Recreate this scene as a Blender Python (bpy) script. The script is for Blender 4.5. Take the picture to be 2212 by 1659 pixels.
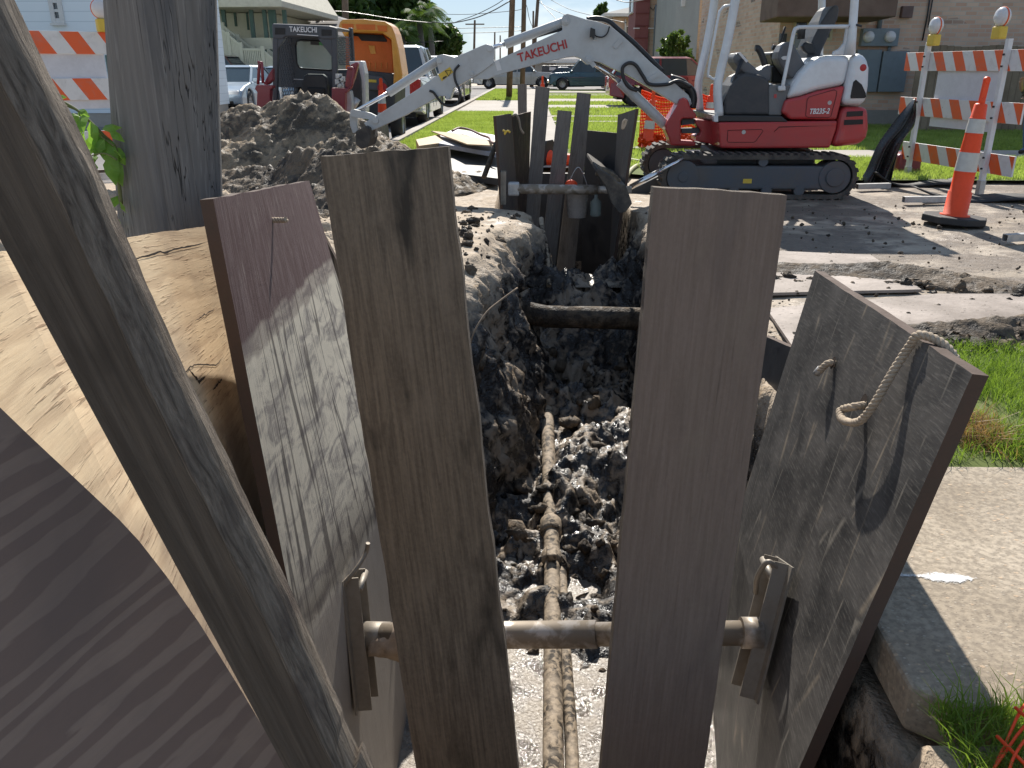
import bpy, math, random
import numpy as np
from mathutils import Matrix, Vector
R = math.radians
random.seed(4); rng = np.random.default_rng(7)
for o in list(bpy.data.objects): bpy.data.objects.remove(o)
SC = bpy.context.scene; COL = SC.collection
# ---------------------------------------------------------------- camera
CAMZ = 1.35; PITCH = R(20.8); YAW = R(1.2); FPX = 1790.0
cam = bpy.data.cameras.new('camera'); camo = bpy.data.objects.new('camera', cam); COL.objects.link(camo)
camo.location = (0, 0, CAMZ); camo.rotation_euler = (math.pi/2-PITCH, 0, YAW)
cam.sensor_width = 36; cam.lens = 36*FPX/2212; cam.clip_start = .05; cam.clip_end = 3000
SC.camera = camo
# ---------------------------------------------------------------- light
SUN_EL = R(39.0); SUN_AZ = R(1.2)      # azimuth measured from +y towards +x
w = bpy.data.worlds.new("World"); SC.world = w; w.use_nodes = True
wn = w.node_tree.nodes; wl = w.node_tree.links
bg = wn['Background']; sky = wn.new('ShaderNodeTexSky'); sky.sky_type = 'NISHITA'; sky.sun_disc = False
sky.sun_elevation = SUN_EL; sky.sun_rotation = SUN_AZ; sky.dust_density = .0; sky.air_density = .9; sky.ozone_density = 2.5
tc = wn.new('ShaderNodeTexCoord'); mp = wn.new('ShaderNodeMapping'); mp.inputs['Scale'].default_value = (3, 3, 9)
nz = wn.new('ShaderNodeTexNoise'); nz.inputs['Scale'].default_value = 1.6; nz.inputs['Detail'].default_value = 7
rp = wn.new('ShaderNodeValToRGB'); rp.color_ramp.elements[0].position = .6; rp.color_ramp.elements[1].position = .8
mx = wn.new('ShaderNodeMix'); mx.data_type = 'RGBA'; mx.inputs['B'].default_value = (4.2, 4.3, 4.4, 1)
wl.new(tc.outputs['Generated'], mp.inputs['Vector']); wl.new(mp.outputs[0], nz.inputs['Vector']); wl.new(nz.outputs['Fac'], rp.inputs[0])
wl.new(rp.outputs['Color'], mx.inputs['Factor']); gm = wn.new('ShaderNodeGamma'); gm.inputs['Gamma'].default_value = .45; wl.new(sky.outputs[0], gm.inputs[0]); tn = wn.new('ShaderNodeMix'); tn.data_type = 'RGBA'; tn.blend_type = 'MULTIPLY'; tn.inputs['Factor'].default_value = 1; tn.inputs['B'].default_value = (.88, .98, 1.1, 1); wl.new(gm.outputs[0], tn.inputs['A']); wl.new(tn.outputs['Result'], mx.inputs['A']); wl.new(mx.outputs['Result'], bg.inputs[0])
bg.inputs['Strength'].default_value = .15
sl = bpy.data.lights.new('sun', 'SUN'); sl.energy = 3.6; sl.angle = R(.5); sl.color = (1, .94, .85)
so = bpy.data.objects.new('sun', sl); COL.objects.link(so); so.location = (0, 0, 30)
SD = Vector((math.sin(SUN_AZ)*math.cos(SUN_EL), math.cos(SUN_AZ)*math.cos(SUN_EL), math.sin(SUN_EL)))
so.rotation_euler = SD.to_track_quat('Z', 'Y').to_euler()
SC.view_settings.view_transform = 'Standard'; SC.view_settings.look = 'None'; SC.view_settings.exposure = 1.0; SC.view_settings.gamma = 1
SC.cycles.max_bounces = 6; SC.cycles.sample_clamp_indirect = 6
# ---------------------------------------------------------------- where the eye of the survey falls in the world (metres)
RM = camo.rotation_euler.to_matrix()
def ray(u, v): return RM @ Vector(((u-1106)/FPX, (829.5-v)/FPX, -1))
def px(u, v, y):
    d = ray(u, v); t = y/d.y; return Vector((d.x*t, y, CAMZ+d.z*t))
def gz(u, v, z=0.0):
    d = ray(u, v); t = (z-CAMZ)/d.z; return Vector((d.x*t, d.y*t, z))
def z1(x, y): return (.2976*x, .2976*y)
def z2(x, y): return (438.8+.2479*x, .2479*y)
def z3(x, y): return (932.5+.2479*x, .2479*y)
def z4(x, y): return (1371.4+.281*x, .281*y)
def z5(x, y): return (1810+.3308*x, .3308*y)
def tr(f, pts, y): return [px(*f(*p), y) for p in pts]
# ---------------------------------------------------------------- noise
def _h(ix, iy, s):
    n = (ix.astype(np.int64)*374761393 + iy.astype(np.int64)*668265263 + s*974634777) & 0x7fffffff
    n = (n ^ (n >> 13))*1274126177 & 0x7fffffff
    return ((n ^ (n >> 16)) & 0xffff)/65535.0
def vn(x, y, s=0):
    ix = np.floor(x); iy = np.floor(y); fx = x-ix; fy = y-iy
    fx = fx*fx*fx*(fx*(fx*6-15)+10); fy = fy*fy*fy*(fy*(fy*6-15)+10)
    a = _h(ix, iy, s); b = _h(ix+1, iy, s); c = _h(ix, iy+1, s); d = _h(ix+1, iy+1, s)
    return (a*(1-fx)+b*fx)*(1-fy)+(c*(1-fx)+d*fx)*fy
def fbm(x, y, sc=1., o=4, s=0, g=.5):
    x = np.asarray(x, float); y = np.asarray(y, float); r = 0; a = 1; t = 0
    for i in range(o):
        c, q = math.cos(i*1.1+.3), math.sin(i*1.1+.3)
        r = r+a*vn((x*c-y*q)*sc+17.3*i, (x*q+y*c)*sc+9.1*i, s+i); t += a; a *= g; sc *= 2.03
    return r/t
def rdg(x, y, sc=1., o=4, s=0):
    x = np.asarray(x, float); y = np.asarray(y, float); r = 0; a = 1; t = 0
    for i in range(o):
        c, q = math.cos(i*.9+.5), math.sin(i*.9+.5)
        r = r+a*(1-np.abs(2*vn((x*c-y*q)*sc+7.3*i, (x*q+y*c)*sc+3.1*i, s+i)-1)); t += a; a *= .55; sc *= 2.1
    return r/t
def sst(a, b, x):
    t = np.clip((np.asarray(x, float)-a)/(b-a), 0, 1); return t*t*(3-2*t)
# ---------------------------------------------------------------- shader kit
class N:
    def __init__(s, name):
        s.m = bpy.data.materials.new(name); s.m.use_nodes = True; s.t = s.m.node_tree; s.t.nodes.clear()
        s.out = s.t.nodes.new('ShaderNodeOutputMaterial'); s.b = s.t.nodes.new('ShaderNodeBsdfPrincipled')
        s.t.links.new(s.b.outputs[0], s.out.inputs[0]); s.tc = s.t.nodes.new('ShaderNodeTexCoord')
    def n(s, k, **kw):
        a = s.t.nodes.new('ShaderNode'+k)
        for i, v in kw.items(): setattr(a, i, v)
        return a
    def put(s, sock, v):
        if hasattr(v, 'is_linked') or hasattr(v, 'links'): s.t.links.new(v, sock)
        elif v is not None:
            if isinstance(v, tuple) and len(v) == 3 and sock.type == 'RGBA': v = v+(1,)
            sock.default_value = v
    def vec(s, scale=(1, 1, 1), rot=(0, 0, 0), loc=(0, 0, 0), src='Object'):
        m = s.n('Mapping'); s.t.links.new(s.tc.outputs[src] if isinstance(src, str) else src, m.inputs[0])
        m.inputs['Scale'].default_value = scale; m.inputs['Rotation'].default_value = rot; m.inputs['Location'].default_value = loc
        return m.outputs[0]
    def noise(s, vec, scale, detail=4, dist=0, rough=.55):
        a = s.n('TexNoise'); s.put(a.inputs['Vector'], vec); a.inputs['Scale'].default_value = scale; a.inputs['Detail'].default_value = detail
        a.inputs['Distortion'].default_value = dist; a.inputs['Roughness'].default_value = rough; return a.outputs['Fac']
    def vor(s, vec, scale, out='Distance', feat='F1', rnd=1):
        a = s.n('TexVoronoi'); a.feature = feat; s.put(a.inputs['Vector'], vec); a.inputs['Scale'].default_value = scale; a.inputs['Randomness'].default_value = rnd
        return a.outputs[out]
    def wave(s, vec, scale, dist=2, detail=3, ds=1, dirn='X', prof='SIN'):
        a = s.n('TexWave'); a.bands_direction = dirn; a.wave_profile = prof; s.put(a.inputs['Vector'], vec); a.inputs['Scale'].default_value = scale
        a.inputs['Distortion'].default_value = dist; a.inputs['Detail'].default_value = detail; a.inputs['Detail Scale'].default_value = ds; return a.outputs['Fac']
    def ramp(s, f, stops, mode='LINEAR'):
        a = s.n('ValToRGB'); r = a.color_ramp; r.interpolation = mode
        while len(r.elements) < len(stops): r.elements.new(.5)
        for e, (p, c) in zip(r.elements, stops):
            e.position = p; e.color = (c, c, c, 1) if isinstance(c, (int, float)) else tuple(c)+(1,)
        s.put(a.inputs[0], f); return a.outputs[0]
    def mix(s, f, a, b, bt='MIX'):
        m = s.n('Mix'); m.data_type = 'RGBA'; m.blend_type = bt; s.put(m.inputs['Factor'], f); s.put(m.inputs['A'], a); s.put(m.inputs['B'], b); return m.outputs['Result']
    def ma(s, op, a, b=0., c=0.):
        m = s.n('Math'); m.operation = op; s.put(m.inputs[0], a); s.put(m.inputs[1], b)
        if op in ('MULTIPLY_ADD', 'SMOOTH_MIN', 'COMPARE'): s.put(m.inputs[2], c)
        return m.outputs[0]
    def sep(s, v):
        a = s.n('SeparateXYZ'); s.put(a.inputs[0], v); return a.outputs
    def bump(s, h, st=.5, d=.01, prev=None):
        a = s.n('Bump'); a.inputs['Strength'].default_value = st; a.inputs['Distance'].default_value = d; s.put(a.inputs['Height'], h)
        if prev is not None: s.put(a.inputs['Normal'], prev)
        return a.outputs[0]
    def fin(s, col=None, rough=.6, metal=0., nrm=None, **kw):
        s.put(s.b.inputs['Base Color'], col); s.put(s.b.inputs['Roughness'], rough); s.b.inputs['Metallic'].default_value = metal
        if nrm is not None: s.put(s.b.inputs['Normal'], nrm)
        for k, v in kw.items(): s.put(s.b.inputs[k.replace('_', ' ')], v)
        return s.m
MATS = {}
def flat(name, c, rough=.5, metal=0., dirt=.25, dirtc=(.09, .075, .06), bs=.1, sc=6., coat=0.):
    """painted or plain surface with uneven grime and a faint relief"""
    if name in MATS: return MATS[name]
    k = N(name); v = k.vec()
    f = k.noise(v, sc, 6, .4); f2 = k.noise(v, sc*7, 3)
    g = k.ramp(k.ma('ADD', k.ma('MULTIPLY', f, .75), k.ma('MULTIPLY', f2, .25)), [(.42, 0), (.72, 1)])
    col = k.mix(k.ma('MULTIPLY', g, dirt), c, dirtc)
    col = k.mix(k.ma('MULTIPLY', f2, .25), col, tuple(min(1, x*.72) for x in c))
    rr = k.ma('ADD', k.ma('MULTIPLY', g, .25), rough)
    m = k.fin(col, rr, metal, k.bump(f2, bs, .004), Coat_Weight=coat); MATS[name] = m; return m
def glass(name, c=(.02, .03, .035), rough=.04):
    if name in MATS: return MATS[name]
    k = N(name); m = k.fin(k.mix(k.noise(k.vec(), 3), c, tuple(x*1.8 for x in c)), rough, Specular_IOR_Level=.8); MATS[name] = m; return m
# ---------------------------------------------------------------- mesh kit
def tag(o, label=None, cat=None, group=None, kind=None):
    if label: o['label'] = label
    if cat: o['category'] = cat
    if group: o['group'] = group
    if kind: o['kind'] = kind
    return o
def thing(name, label, cat, loc=(0, 0, 0), group=None):
    o = bpy.data.objects.new(name, None); COL.objects.link(o); o.location = loc; o.empty_display_size = .1
    return tag(o, label, cat, group)
def link(o, parent=None):
    COL.objects.link(o)
    if parent is not None:
        o.parent = parent
        o.matrix_parent_inverse = Matrix.Translation(-parent.location)
    return o
def npmesh(name, V, F, mat, parent=None, smooth=False, uv=None):
    V = np.asarray(V, np.float32); F = np.asarray(F, np.int32); k = F.shape[1]
    me = bpy.data.meshes.new(name); me.vertices.add(len(V)); me.vertices.foreach_set('co', V.ravel())
    me.loops.add(F.size); me.loops.foreach_set('vertex_index', F.ravel()); me.polygons.add(len(F))
    me.polygons.foreach_set('loop_start', np.arange(0, F.size, k, dtype=np.int32))
    if smooth: me.polygons.foreach_set('use_smooth', np.ones(len(F), bool))
    if uv is not None:
        l = me.uv_layers.new(name='UVMap'); l.data.foreach_set('uv', np.asarray(uv, np.float32)[F.ravel()].ravel())
    me.update(calc_edges=True); me.validate()
    for m in (mat if isinstance(mat, (list, tuple)) else [mat]): me.materials.append(m)
    return link(bpy.data.objects.new(name, me), parent)
class MB:
    def __init__(s): s.v = []; s.f = []; s.uv = []; s.mi = []; s.sm = []
    def add(s, vs, fs, uvs=None, mi=0, sm=False):
        b = len(s.v); s.v += [tuple(p) for p in vs]
        for i, f in enumerate(fs):
            s.f.append([b+j for j in f]); s.uv.append(uvs[i] if uvs else None); s.mi.append(mi); s.sm.append(sm)
        return s
    def obox(s, c, sz, M=None, mi=0):
        c = Vector(c); X, Y, Z = sz[0]/2, sz[1]/2, sz[2]/2; vs = []
        for z in (-Z, Z):
            for y in (-Y, Y):
                for x in (-X, X):
                    p = Vector((x, y, z)); vs.append((M @ p if M else p)+c)
        a, b, d = sz
        fs = [(0, 2, 3, 1), (4, 5, 7, 6), (0, 1, 5, 4), (2, 6, 7, 3), (0, 4, 6, 2), (1, 3, 7, 5)]
        us = [[(0, 0), (0, b), (a, b), (a, 0)], [(0, 0), (a, 0), (a, b), (0, b)], [(0, 0), (a, 0), (a, d), (0, d)],
              [(0, 0), (0, d), (a, d), (a, 0)], [(0, 0), (0, d), (b, d), (b, 0)], [(0, 0), (b, 0), (b, d), (0, d)]]
        return s.add(vs, fs, us, mi)
    def box(s, a, b, mi=0):
        a = Vector(a); b = Vector(b); return s.obox((a+b)/2, [abs(x) for x in (b-a)], None, mi)
    def beam(s, p, q, w, h, up=(0, 0, 1), mi=0):
        p = Vector(p); q = Vector(q); d = q-p; L = d.length; d.normalize(); u = Vector(up); r = d.cross(u)
        if r.length < 1e-4: r = d.cross(Vector((0, 1, 0)))
        r.normalize(); u = r.cross(d)
        return s.obox((p+q)/2, (w, L, h), Matrix((r, d, u)).transposed(), mi)
    def tube(s, pts, r, n=10, cap=True, mi=0, sm=True):
        pts = [Vector(p) for p in pts]; m = len(pts); rs = r if isinstance(r, (list, tuple)) else [r]*m
        vs = []; prev = None; L = 0; Ls = []
        for i, p in enumerate(pts):
            t = (pts[min(i+1, m-1)]-pts[max(i-1, 0)]).normalized()
            if prev is None:
                a = t.cross(Vector((0, 0, 1)))
                if a.length < .05: a = t.cross(Vector((1, 0, 0)))
            else: a = prev-t*prev.dot(t)
            a.normalize(); prev = a; b = t.cross(a)
            for k in range(n):
                g = 2*math.pi*k/n; vs.append(p+(a*math.cos(g)+b*math.sin(g))*rs[i])
            if i: L += (p-pts[i-1]).length
            Ls.append(L)
        fs = []; us = []
        for i in range(m-1):
            for k in range(n):
                k2 = (k+1) % n; fs.append((i*n+k, i*n+k2, (i+1)*n+k2, (i+1)*n+k))
                c = 6.28*rs[i]/n; us.append([(k*c, Ls[i]), ((k+1)*c, Ls[i]), ((k+1)*c, Ls[i+1]), (k*c, Ls[i+1])])
        s.add(vs, fs, us, mi, sm)
        if cap:
            b = len(s.v)-m*n
            for ring in (list(range(n-1, -1, -1)), [(m-1)*n+k for k in range(n)]):
                s.f.append([b+j for j in ring]); s.uv.append(None); s.mi.append(mi); s.sm.append(False)
        return s
    def cyl(s, p, q, r, n=16, r2=None, mi=0, sm=True): return s.tube([p, q], [r, r if r2 is None else r2], n, True, mi, sm)
    def prism(s, poly, off, mi=0):
        """closed outline (3d points) swept by the vector off"""
        off = Vector(off); poly = [Vector(p) for p in poly]; n = len(poly); vs = poly+[p+off for p in poly]
        nrm = Vector((0, 0, 0))
        for i in range(n): nrm += poly[i].cross(poly[(i+1) % n])
        fl = nrm.dot(off) > 0
        F = [list(range(n)), list(range(2*n-1, n-1, -1))]
        if fl: F = [list(range(n-1, -1, -1)), list(range(n, 2*n))]
        for i in range(n):
            j = (i+1) % n; F.append([i, j, n+j, n+i] if fl else [j, i, n+i, n+j])
        return s.add(vs, F, None, mi)
    def lathe(s, prof, c=(0, 0, 0), n=20, M=None, mi=0, sm=True):
        vs = []; c = Vector(c)
        for r, z in prof:
            for k in range(n):
                g = 2*math.pi*k/n; p = Vector((r*math.cos(g), r*math.sin(g), z)); vs.append((M @ p if M else p)+c)
        fs = []
        for i in range(len(prof)-1):
            for k in range(n): fs.append((i*n+k, i*n+(k+1) % n, (i+1)*n+(k+1) % n, (i+1)*n+k))
        return s.add(vs, fs, None, mi, sm)
    def ball(s, c, r, n=12, m=8, sc=(1, 1, 1), M=None, mi=0):
        pr = [(math.sin(math.pi*i/m)*.999+.0005, -math.cos(math.pi*i/m)) for i in range(m+1)]
        vs = []; c = Vector(c)
        for a, z in pr:
            for k in range(n):
                g = 2*math.pi*k/n; p = Vector((a*math.cos(g)*sc[0], a*math.sin(g)*sc[1], z*sc[2]))*r; vs.append((M @ p if M else p)+c)
        fs = [(i*n+k, i*n+(k+1) % n, (i+1)*n+(k+1) % n, (i+1)*n+k) for i in range(m) for k in range(n)]
        return s.add(vs, fs, None, mi, True)
    def quad(s, a, b, c, d, mi=0):
        a, b, c, d = map(Vector, (a, b, c, d)); W = (b-a).length; H = (d-a).length
        return s.add([a, b, c, d], [(0, 1, 2, 3)], [[(0, 0), (W, 0), (W, H), (0, H)]], mi)
    def build(s, name, mat, parent=None, bevel=0., seg=2, org=True):
        off = Vector((0, 0, 0))
        if parent is None and org and s.v:
            A = np.array(s.v); off = Vector(((A[:, 0].min()+A[:, 0].max())/2, (A[:, 1].min()+A[:, 1].max())/2, A[:, 2].min()))
        me = bpy.data.meshes.new(name); me.from_pydata([tuple(Vector(p)-off) for p in s.v], [], s.f)
        if any(u for u in s.uv):
            l = me.uv_layers.new(name='UVMap').data; k = 0
            for f, u in zip(s.f, s.uv):
                for j in range(len(f)):
                    if u: l[k].uv = u[j]
                    k += 1
        ms = mat if isinstance(mat, (list, tuple)) else [mat]
        for m in ms: me.materials.append(m)
        me.polygons.foreach_set('material_index', s.mi); me.polygons.foreach_set('use_smooth', s.sm); me.update()
        o = link(bpy.data.objects.new(name, me), parent)
        if parent is None: o.location = off
        if bevel:
            b = o.modifiers.new('bevel', 'BEVEL'); b.width = bevel; b.segments = seg; b.limit_method = 'ANGLE'; b.angle_limit = R(35)
        return o
def kids(o): return list(o.children)
def copy_tree(o, parent=None):
    c = o.copy(); COL.objects.link(c)
    if parent is not None: c.parent = parent
    for ch in kids(o): copy_tree(ch, c)
    return c
def text(name, s, parent, M, size, mat, shear=0., thick=.0, W=1., depth=.002):
    cu = bpy.data.curves.new(name, 'FONT'); cu.body = s; cu.size = size; cu.shear = shear; cu.offset = thick; cu.extrude = depth
    cu.align_x = 'LEFT'
    o = bpy.data.objects.new(name, cu); COL.objects.link(o)
    dg = bpy.context.evaluated_depsgraph_get(); dg.update(); me = bpy.data.meshes.new_from_object(o.evaluated_get(dg)); bpy.data.objects.remove(o)
    ww = max(v.co.x for v in me.vertices)-min(v.co.x for v in me.vertices); me.transform(M @ Matrix.Diagonal((W/ww, 1, 1, 1))); me.materials.clear(); me.materials.append(mat)
    q = bpy.data.objects.new(name, me); link(q, parent); return q
def frame(o, x, up):
    x = Vector(x).normalized(); up = Vector(up); z = x.cross(up).normalized(); y = z.cross(x)
    m = Matrix((x, y, z)).transposed().to_4x4(); m.translation = Vector(o); return m
def panel(name, L, Rr, thick, mat, emat, parent=None, nu=14, nv=40, jag=.004, bulge=0., seed=0, back=None, step=None):
    """board lofted between two polylines of 3d points (same count); thickness goes to the far side of the face"""
    L = [Vector(p) for p in L]; Rr = [Vector(p) for p in Rr]
    def ev(P, t):
        n = len(P)-1; k = min(int(t*n), n-1); f = t*n-k; return P[k].lerp(P[k+1], f)
    ll = [0]
    N_ = nv
    rows = []
    for j in range(N_+1):
        t = j/N_; a = ev(L, t); b = ev(Rr, t)
        rows.append((a, b))
    nrm = (rows[0][1]-rows[0][0]).cross(rows[-1][0]-rows[0][0]).normalized()
    if back is not None and nrm.dot(Vector(back)) < 0: nrm = -nrm
    V = []; U = []; W = (rows[0][1]-rows[0][0]).length; d = 0
    for j, (a, b) in enumerate(rows):
        if j: d += ((a+b)/2-(rows[j-1][0]+rows[j-1][1])/2).length
        for i in range(nu+1):
            s_ = i/nu; p = a.lerp(b, s_)
            if jag:
                q = (float(fbm(j*.31+seed*5.3+i*9.0*(i == nu), seed+.5, 1, 4, seed))-.5)*2*jag
                if i == 0 or i == nu: p = p+(b-a).normalized()*q
                if j == 0: p = p+(rows[0][0]-rows[-1][0]).normalized()*(float(fbm(i*.8+seed, 3.3, 1, 3, seed))-.5)*jag*2.5
            p = p+nrm*bulge*math.sin(math.pi*s_)*math.sin(math.pi*j/N_)
            V.append(p); U.append((s_*W, d))
    n0 = len(V); V += [p+nrm*thick for p in V]; U += U; m = nu+1; fs = []; mi = []; us = []
    flip = (V[1]-V[0]).cross(V[m]-V[0]).dot(nrm) > 0
    def fc(q, k):
        if flip: q = q[::-1]
        fs.append(q); mi.append(k)
    for j in range(N_):
        for i in range(nu):
            a = j*m+i; fc((a, a+1, a+m+1, a+m), 0); fc((n0+a+m, n0+a+m+1, n0+a+1, n0+a), 0)
    for i in range(nu):
        fc((i+1, i, n0+i, n0+i+1), 1); a = N_*m+i; fc((a, a+1, n0+a+1, n0+a), 1)
    for j in range(N_):
        a = j*m; fc((a, a+m, n0+a+m, n0+a), 1); a = j*m+nu; fc((a+m, a, n0+a, n0+a+m), 1)
    me = bpy.data.meshes.new(name); off = Vector((0, 0, 0))
    if parent is None: off = (L[-1]+Rr[-1])/2
    me.from_pydata([tuple(p-off) for p in V], [], fs); l = me.uv_layers.new(name='UVMap').data; k = 0
    for f, q in zip(fs, mi):
        for jx in f:
            uu = U[jx]; l[k].uv = (uu[0]+(thick if (q and jx >= n0) else 0), uu[1]); k += 1
    me.materials.append(mat); me.materials.append(emat); me.polygons.foreach_set('material_index', mi); me.update()
    o = link(bpy.data.objects.new(name, me), parent)
    if parent is None: o.location = off
    return o
# ================================================================ materials of the near field
def m_plank(name, ca, cb, smear=.6, streak=(.012, .011, .012), rough=.6):
    k = N(name); v = k.vec((1, 1, 1), src='UV'); g = k.vec((34, 1.6, 1), src='UV'); g2 = k.vec((7, .9, 1), src='UV')
    fine = k.noise(g, 3.2, 6, .6); big = k.noise(g2, 1.5, 5, 1.1); blot = k.noise(k.vec((5, 3, 1), src='UV'), 1.5, 6, .4)
    mot = k.noise(k.vec((90, 60, 1), src='UV'), 1.3, 5, .4, .7); hair = k.noise(k.vec((160, 5, 1), src='UV'), 1.2, 5, .2, .7)
    col = k.mix(k.ramp(k.ma('ADD', k.ma('MULTIPLY', fine, .5), k.ma('ADD', k.ma('MULTIPLY', mot, .25), k.ma('MULTIPLY', hair, .25))), [(.38, 0), (.62, 1)]), ca, cb)
    sm = k.ramp(k.ma('MULTIPLY', big, k.ma('ADD', blot, .45)), [(.48, 0), (.66, 1)])
    col = k.mix(k.ma('MULTIPLY', sm, smear), col, streak)
    mud = k.ramp(k.noise(k.vec((9, 5, 1), src='UV'), 1.1, 7, .2), [(.52, 0), (.72, 1)])
    col = k.mix(k.ma('MULTIPLY', mud, .45), col, (.2, .165, .13))
    crk = k.ma('MULTIPLY', k.ramp(k.noise(k.vec((70, .9, 1), src='UV'), 1.5, 4, .3), [(.3, 1), (.36, 0)]), k.ramp(blot, [(.4, 0), (.6, 1)]))
    col = k.mix(k.ma('MULTIPLY', crk, .5), col, (.01, .008, .007))
    spk = k.ramp(k.vor(k.vec((1, .6, 1), src='UV'), 42), [(.05, 1), (.09, 0)]); gate = k.ramp(k.noise(v, 6, 2), [(.6, 0), (.66, 1)])
    col = k.mix(k.ma('MULTIPLY', k.ma('MULTIPLY', spk, gate), .4), col, (.24, .18, .12))
    h = k.ma('ADD', k.ma('MULTIPLY', hair, .7), k.ma('ADD', k.ma('MULTIPLY', mot, .5), k.ma('MULTIPLY', crk, -.6)))
    return k.fin(col, k.ramp(sm, [(0, rough), (1, rough-.2)]), 0, k.bump(h, .55, .004), Specular_IOR_Level=.25)
M_PA = m_plank('plank_dark_brown', (.085, .069, .054), (.19, .155, .118), .95, (.022, .02, .018))
M_PB = m_plank('plank_red_brown', (.16, .124, .102), (.215, .168, .142), .35, (.09, .07, .066), .7)
M_PF = m_plank('plank_far_grey', (.13, .115, .105), (.22, .2, .18), .5)
def m_beam():
    k = N('rough_timber'); g = k.vec((26, 1.2, 1), src='UV'); fine = k.ramp(k.noise(g, 3.4, 8, .5, .7), [(.32, 0), (.68, 1)]); big = k.noise(k.vec((4, 1.5, 1), src='UV'), 1.6, 6, 1)
    wavy = k.wave(k.vec((1, .13, 1), src='UV'), 9, 5, 3, 1.2)
    col = k.mix(fine, (.075, .06, .047), (.15, .122, .096)); col = k.mix(k.ramp(big, [(.45, 0), (.7, 1)]), col, (.055, .044, .035))
    col = k.mix(k.ma('MULTIPLY', k.ramp(wavy, [(.6, 0), (1, 1)]), .35), col, (.04, .032, .026))
    return k.fin(col, .85, 0, k.bump(k.ma('ADD', fine, k.ma('MULTIPLY', wavy, .5)), .7, .005), Specular_IOR_Level=.2)
M_BEAM = m_beam()
def m_bark():
    k = N('weathered_edge'); g = k.vec((30, 1.4, 1), src='UV'); f = k.ramp(k.noise(g, 3.4, 8, .7, .7), [(.32, 0), (.68, 1)]); b = k.noise(k.vec(src='Object'), 9, 5)
    col = k.mix(f, (.07, .055, .043), (.31, .26, .21)); col = k.mix(k.ramp(b, [(.5, 0), (.7, 1)]), col, (.09, .07, .06))
    return k.fin(col, .85, 0, k.bump(f, .8, .006), Specular_IOR_Level=.2)
M_BARK = m_bark()
def m_ply():
    k = N('orange_plywood'); v = k.vec((.9, 1.6, 1), (0, 0, .12), src='UV'); wn_ = k.noise(k.vec((1.4, 2.2, 1), src='UV'), 1.4, 2)
    # grain follows the length of the sheet (u = height here is v)
    g = k.noise(k.vec((3.5, 80, 1), (0, 0, .05), src='UV'), 1.7, 7, .35, .7); cath = k.wave(v, 3.4, 7, 3, .8, 'Y')
    col = k.mix(g, (.68, .48, .29), (.92, .74, .5)); col = k.mix(k.ma('MULTIPLY', k.ramp(cath, [(.6, 0), (.95, 1)]), .22), col, (.27, .135, .07))
    blot = k.noise(k.vec((3, 4, 1), src='UV'), 1.3, 5); col = k.mix(k.ramp(blot, [(.45, 0), (.75, .6)]), col, (.33, .24, .17))
    fib = k.noise(k.vec((9, 160, 1), (0, 0, .05), src='UV'), 1.1, 4, .4)
    gate = k.ramp(k.noise(k.vec((2, 6, 1), src='UV'), 1.5, 3), [(.38, 0), (.55, 1)])
    tear = k.ma('MULTIPLY', k.ramp(fib, [(.56, 0), (.64, 1)]), gate); col = k.mix(k.ma('MULTIPLY', tear, .6), col, (.2, .11, .06))
    lo = k.ramp(k.ma('ADD', k.sep(k.vec(src='UV'))['Y'], k.ma('MULTIPLY', blot, .35)), [(.5, 0), (.85, 1)])  # shade low on the sheet, painted in as a darker tone
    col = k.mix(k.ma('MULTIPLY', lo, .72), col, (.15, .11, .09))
    h = k.ma('ADD', k.ma('MULTIPLY', g, .5), k.ma('SUBTRACT', k.ma('MULTIPLY', cath, .25), k.ma('MULTIPLY', tear, .7)))
    return k.fin(col, .75, 0, k.bump(h, .45, .003), Specular_IOR_Level=.25)
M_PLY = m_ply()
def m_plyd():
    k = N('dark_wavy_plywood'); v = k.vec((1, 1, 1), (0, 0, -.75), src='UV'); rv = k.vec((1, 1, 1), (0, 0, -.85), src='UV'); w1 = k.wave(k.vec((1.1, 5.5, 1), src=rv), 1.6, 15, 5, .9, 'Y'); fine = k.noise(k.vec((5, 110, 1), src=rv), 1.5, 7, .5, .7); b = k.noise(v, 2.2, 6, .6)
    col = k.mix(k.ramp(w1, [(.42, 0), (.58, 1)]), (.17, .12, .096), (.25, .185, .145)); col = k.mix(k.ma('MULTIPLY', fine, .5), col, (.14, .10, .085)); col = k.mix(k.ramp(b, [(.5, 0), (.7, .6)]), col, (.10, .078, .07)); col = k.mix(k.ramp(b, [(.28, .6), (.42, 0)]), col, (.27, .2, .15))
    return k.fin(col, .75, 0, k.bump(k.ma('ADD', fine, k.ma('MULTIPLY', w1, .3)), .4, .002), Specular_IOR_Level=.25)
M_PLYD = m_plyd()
M_PLYEDGE = flat('plywood_edge', (.34, .22, .13), .8, dirt=.6, sc=14)
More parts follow.
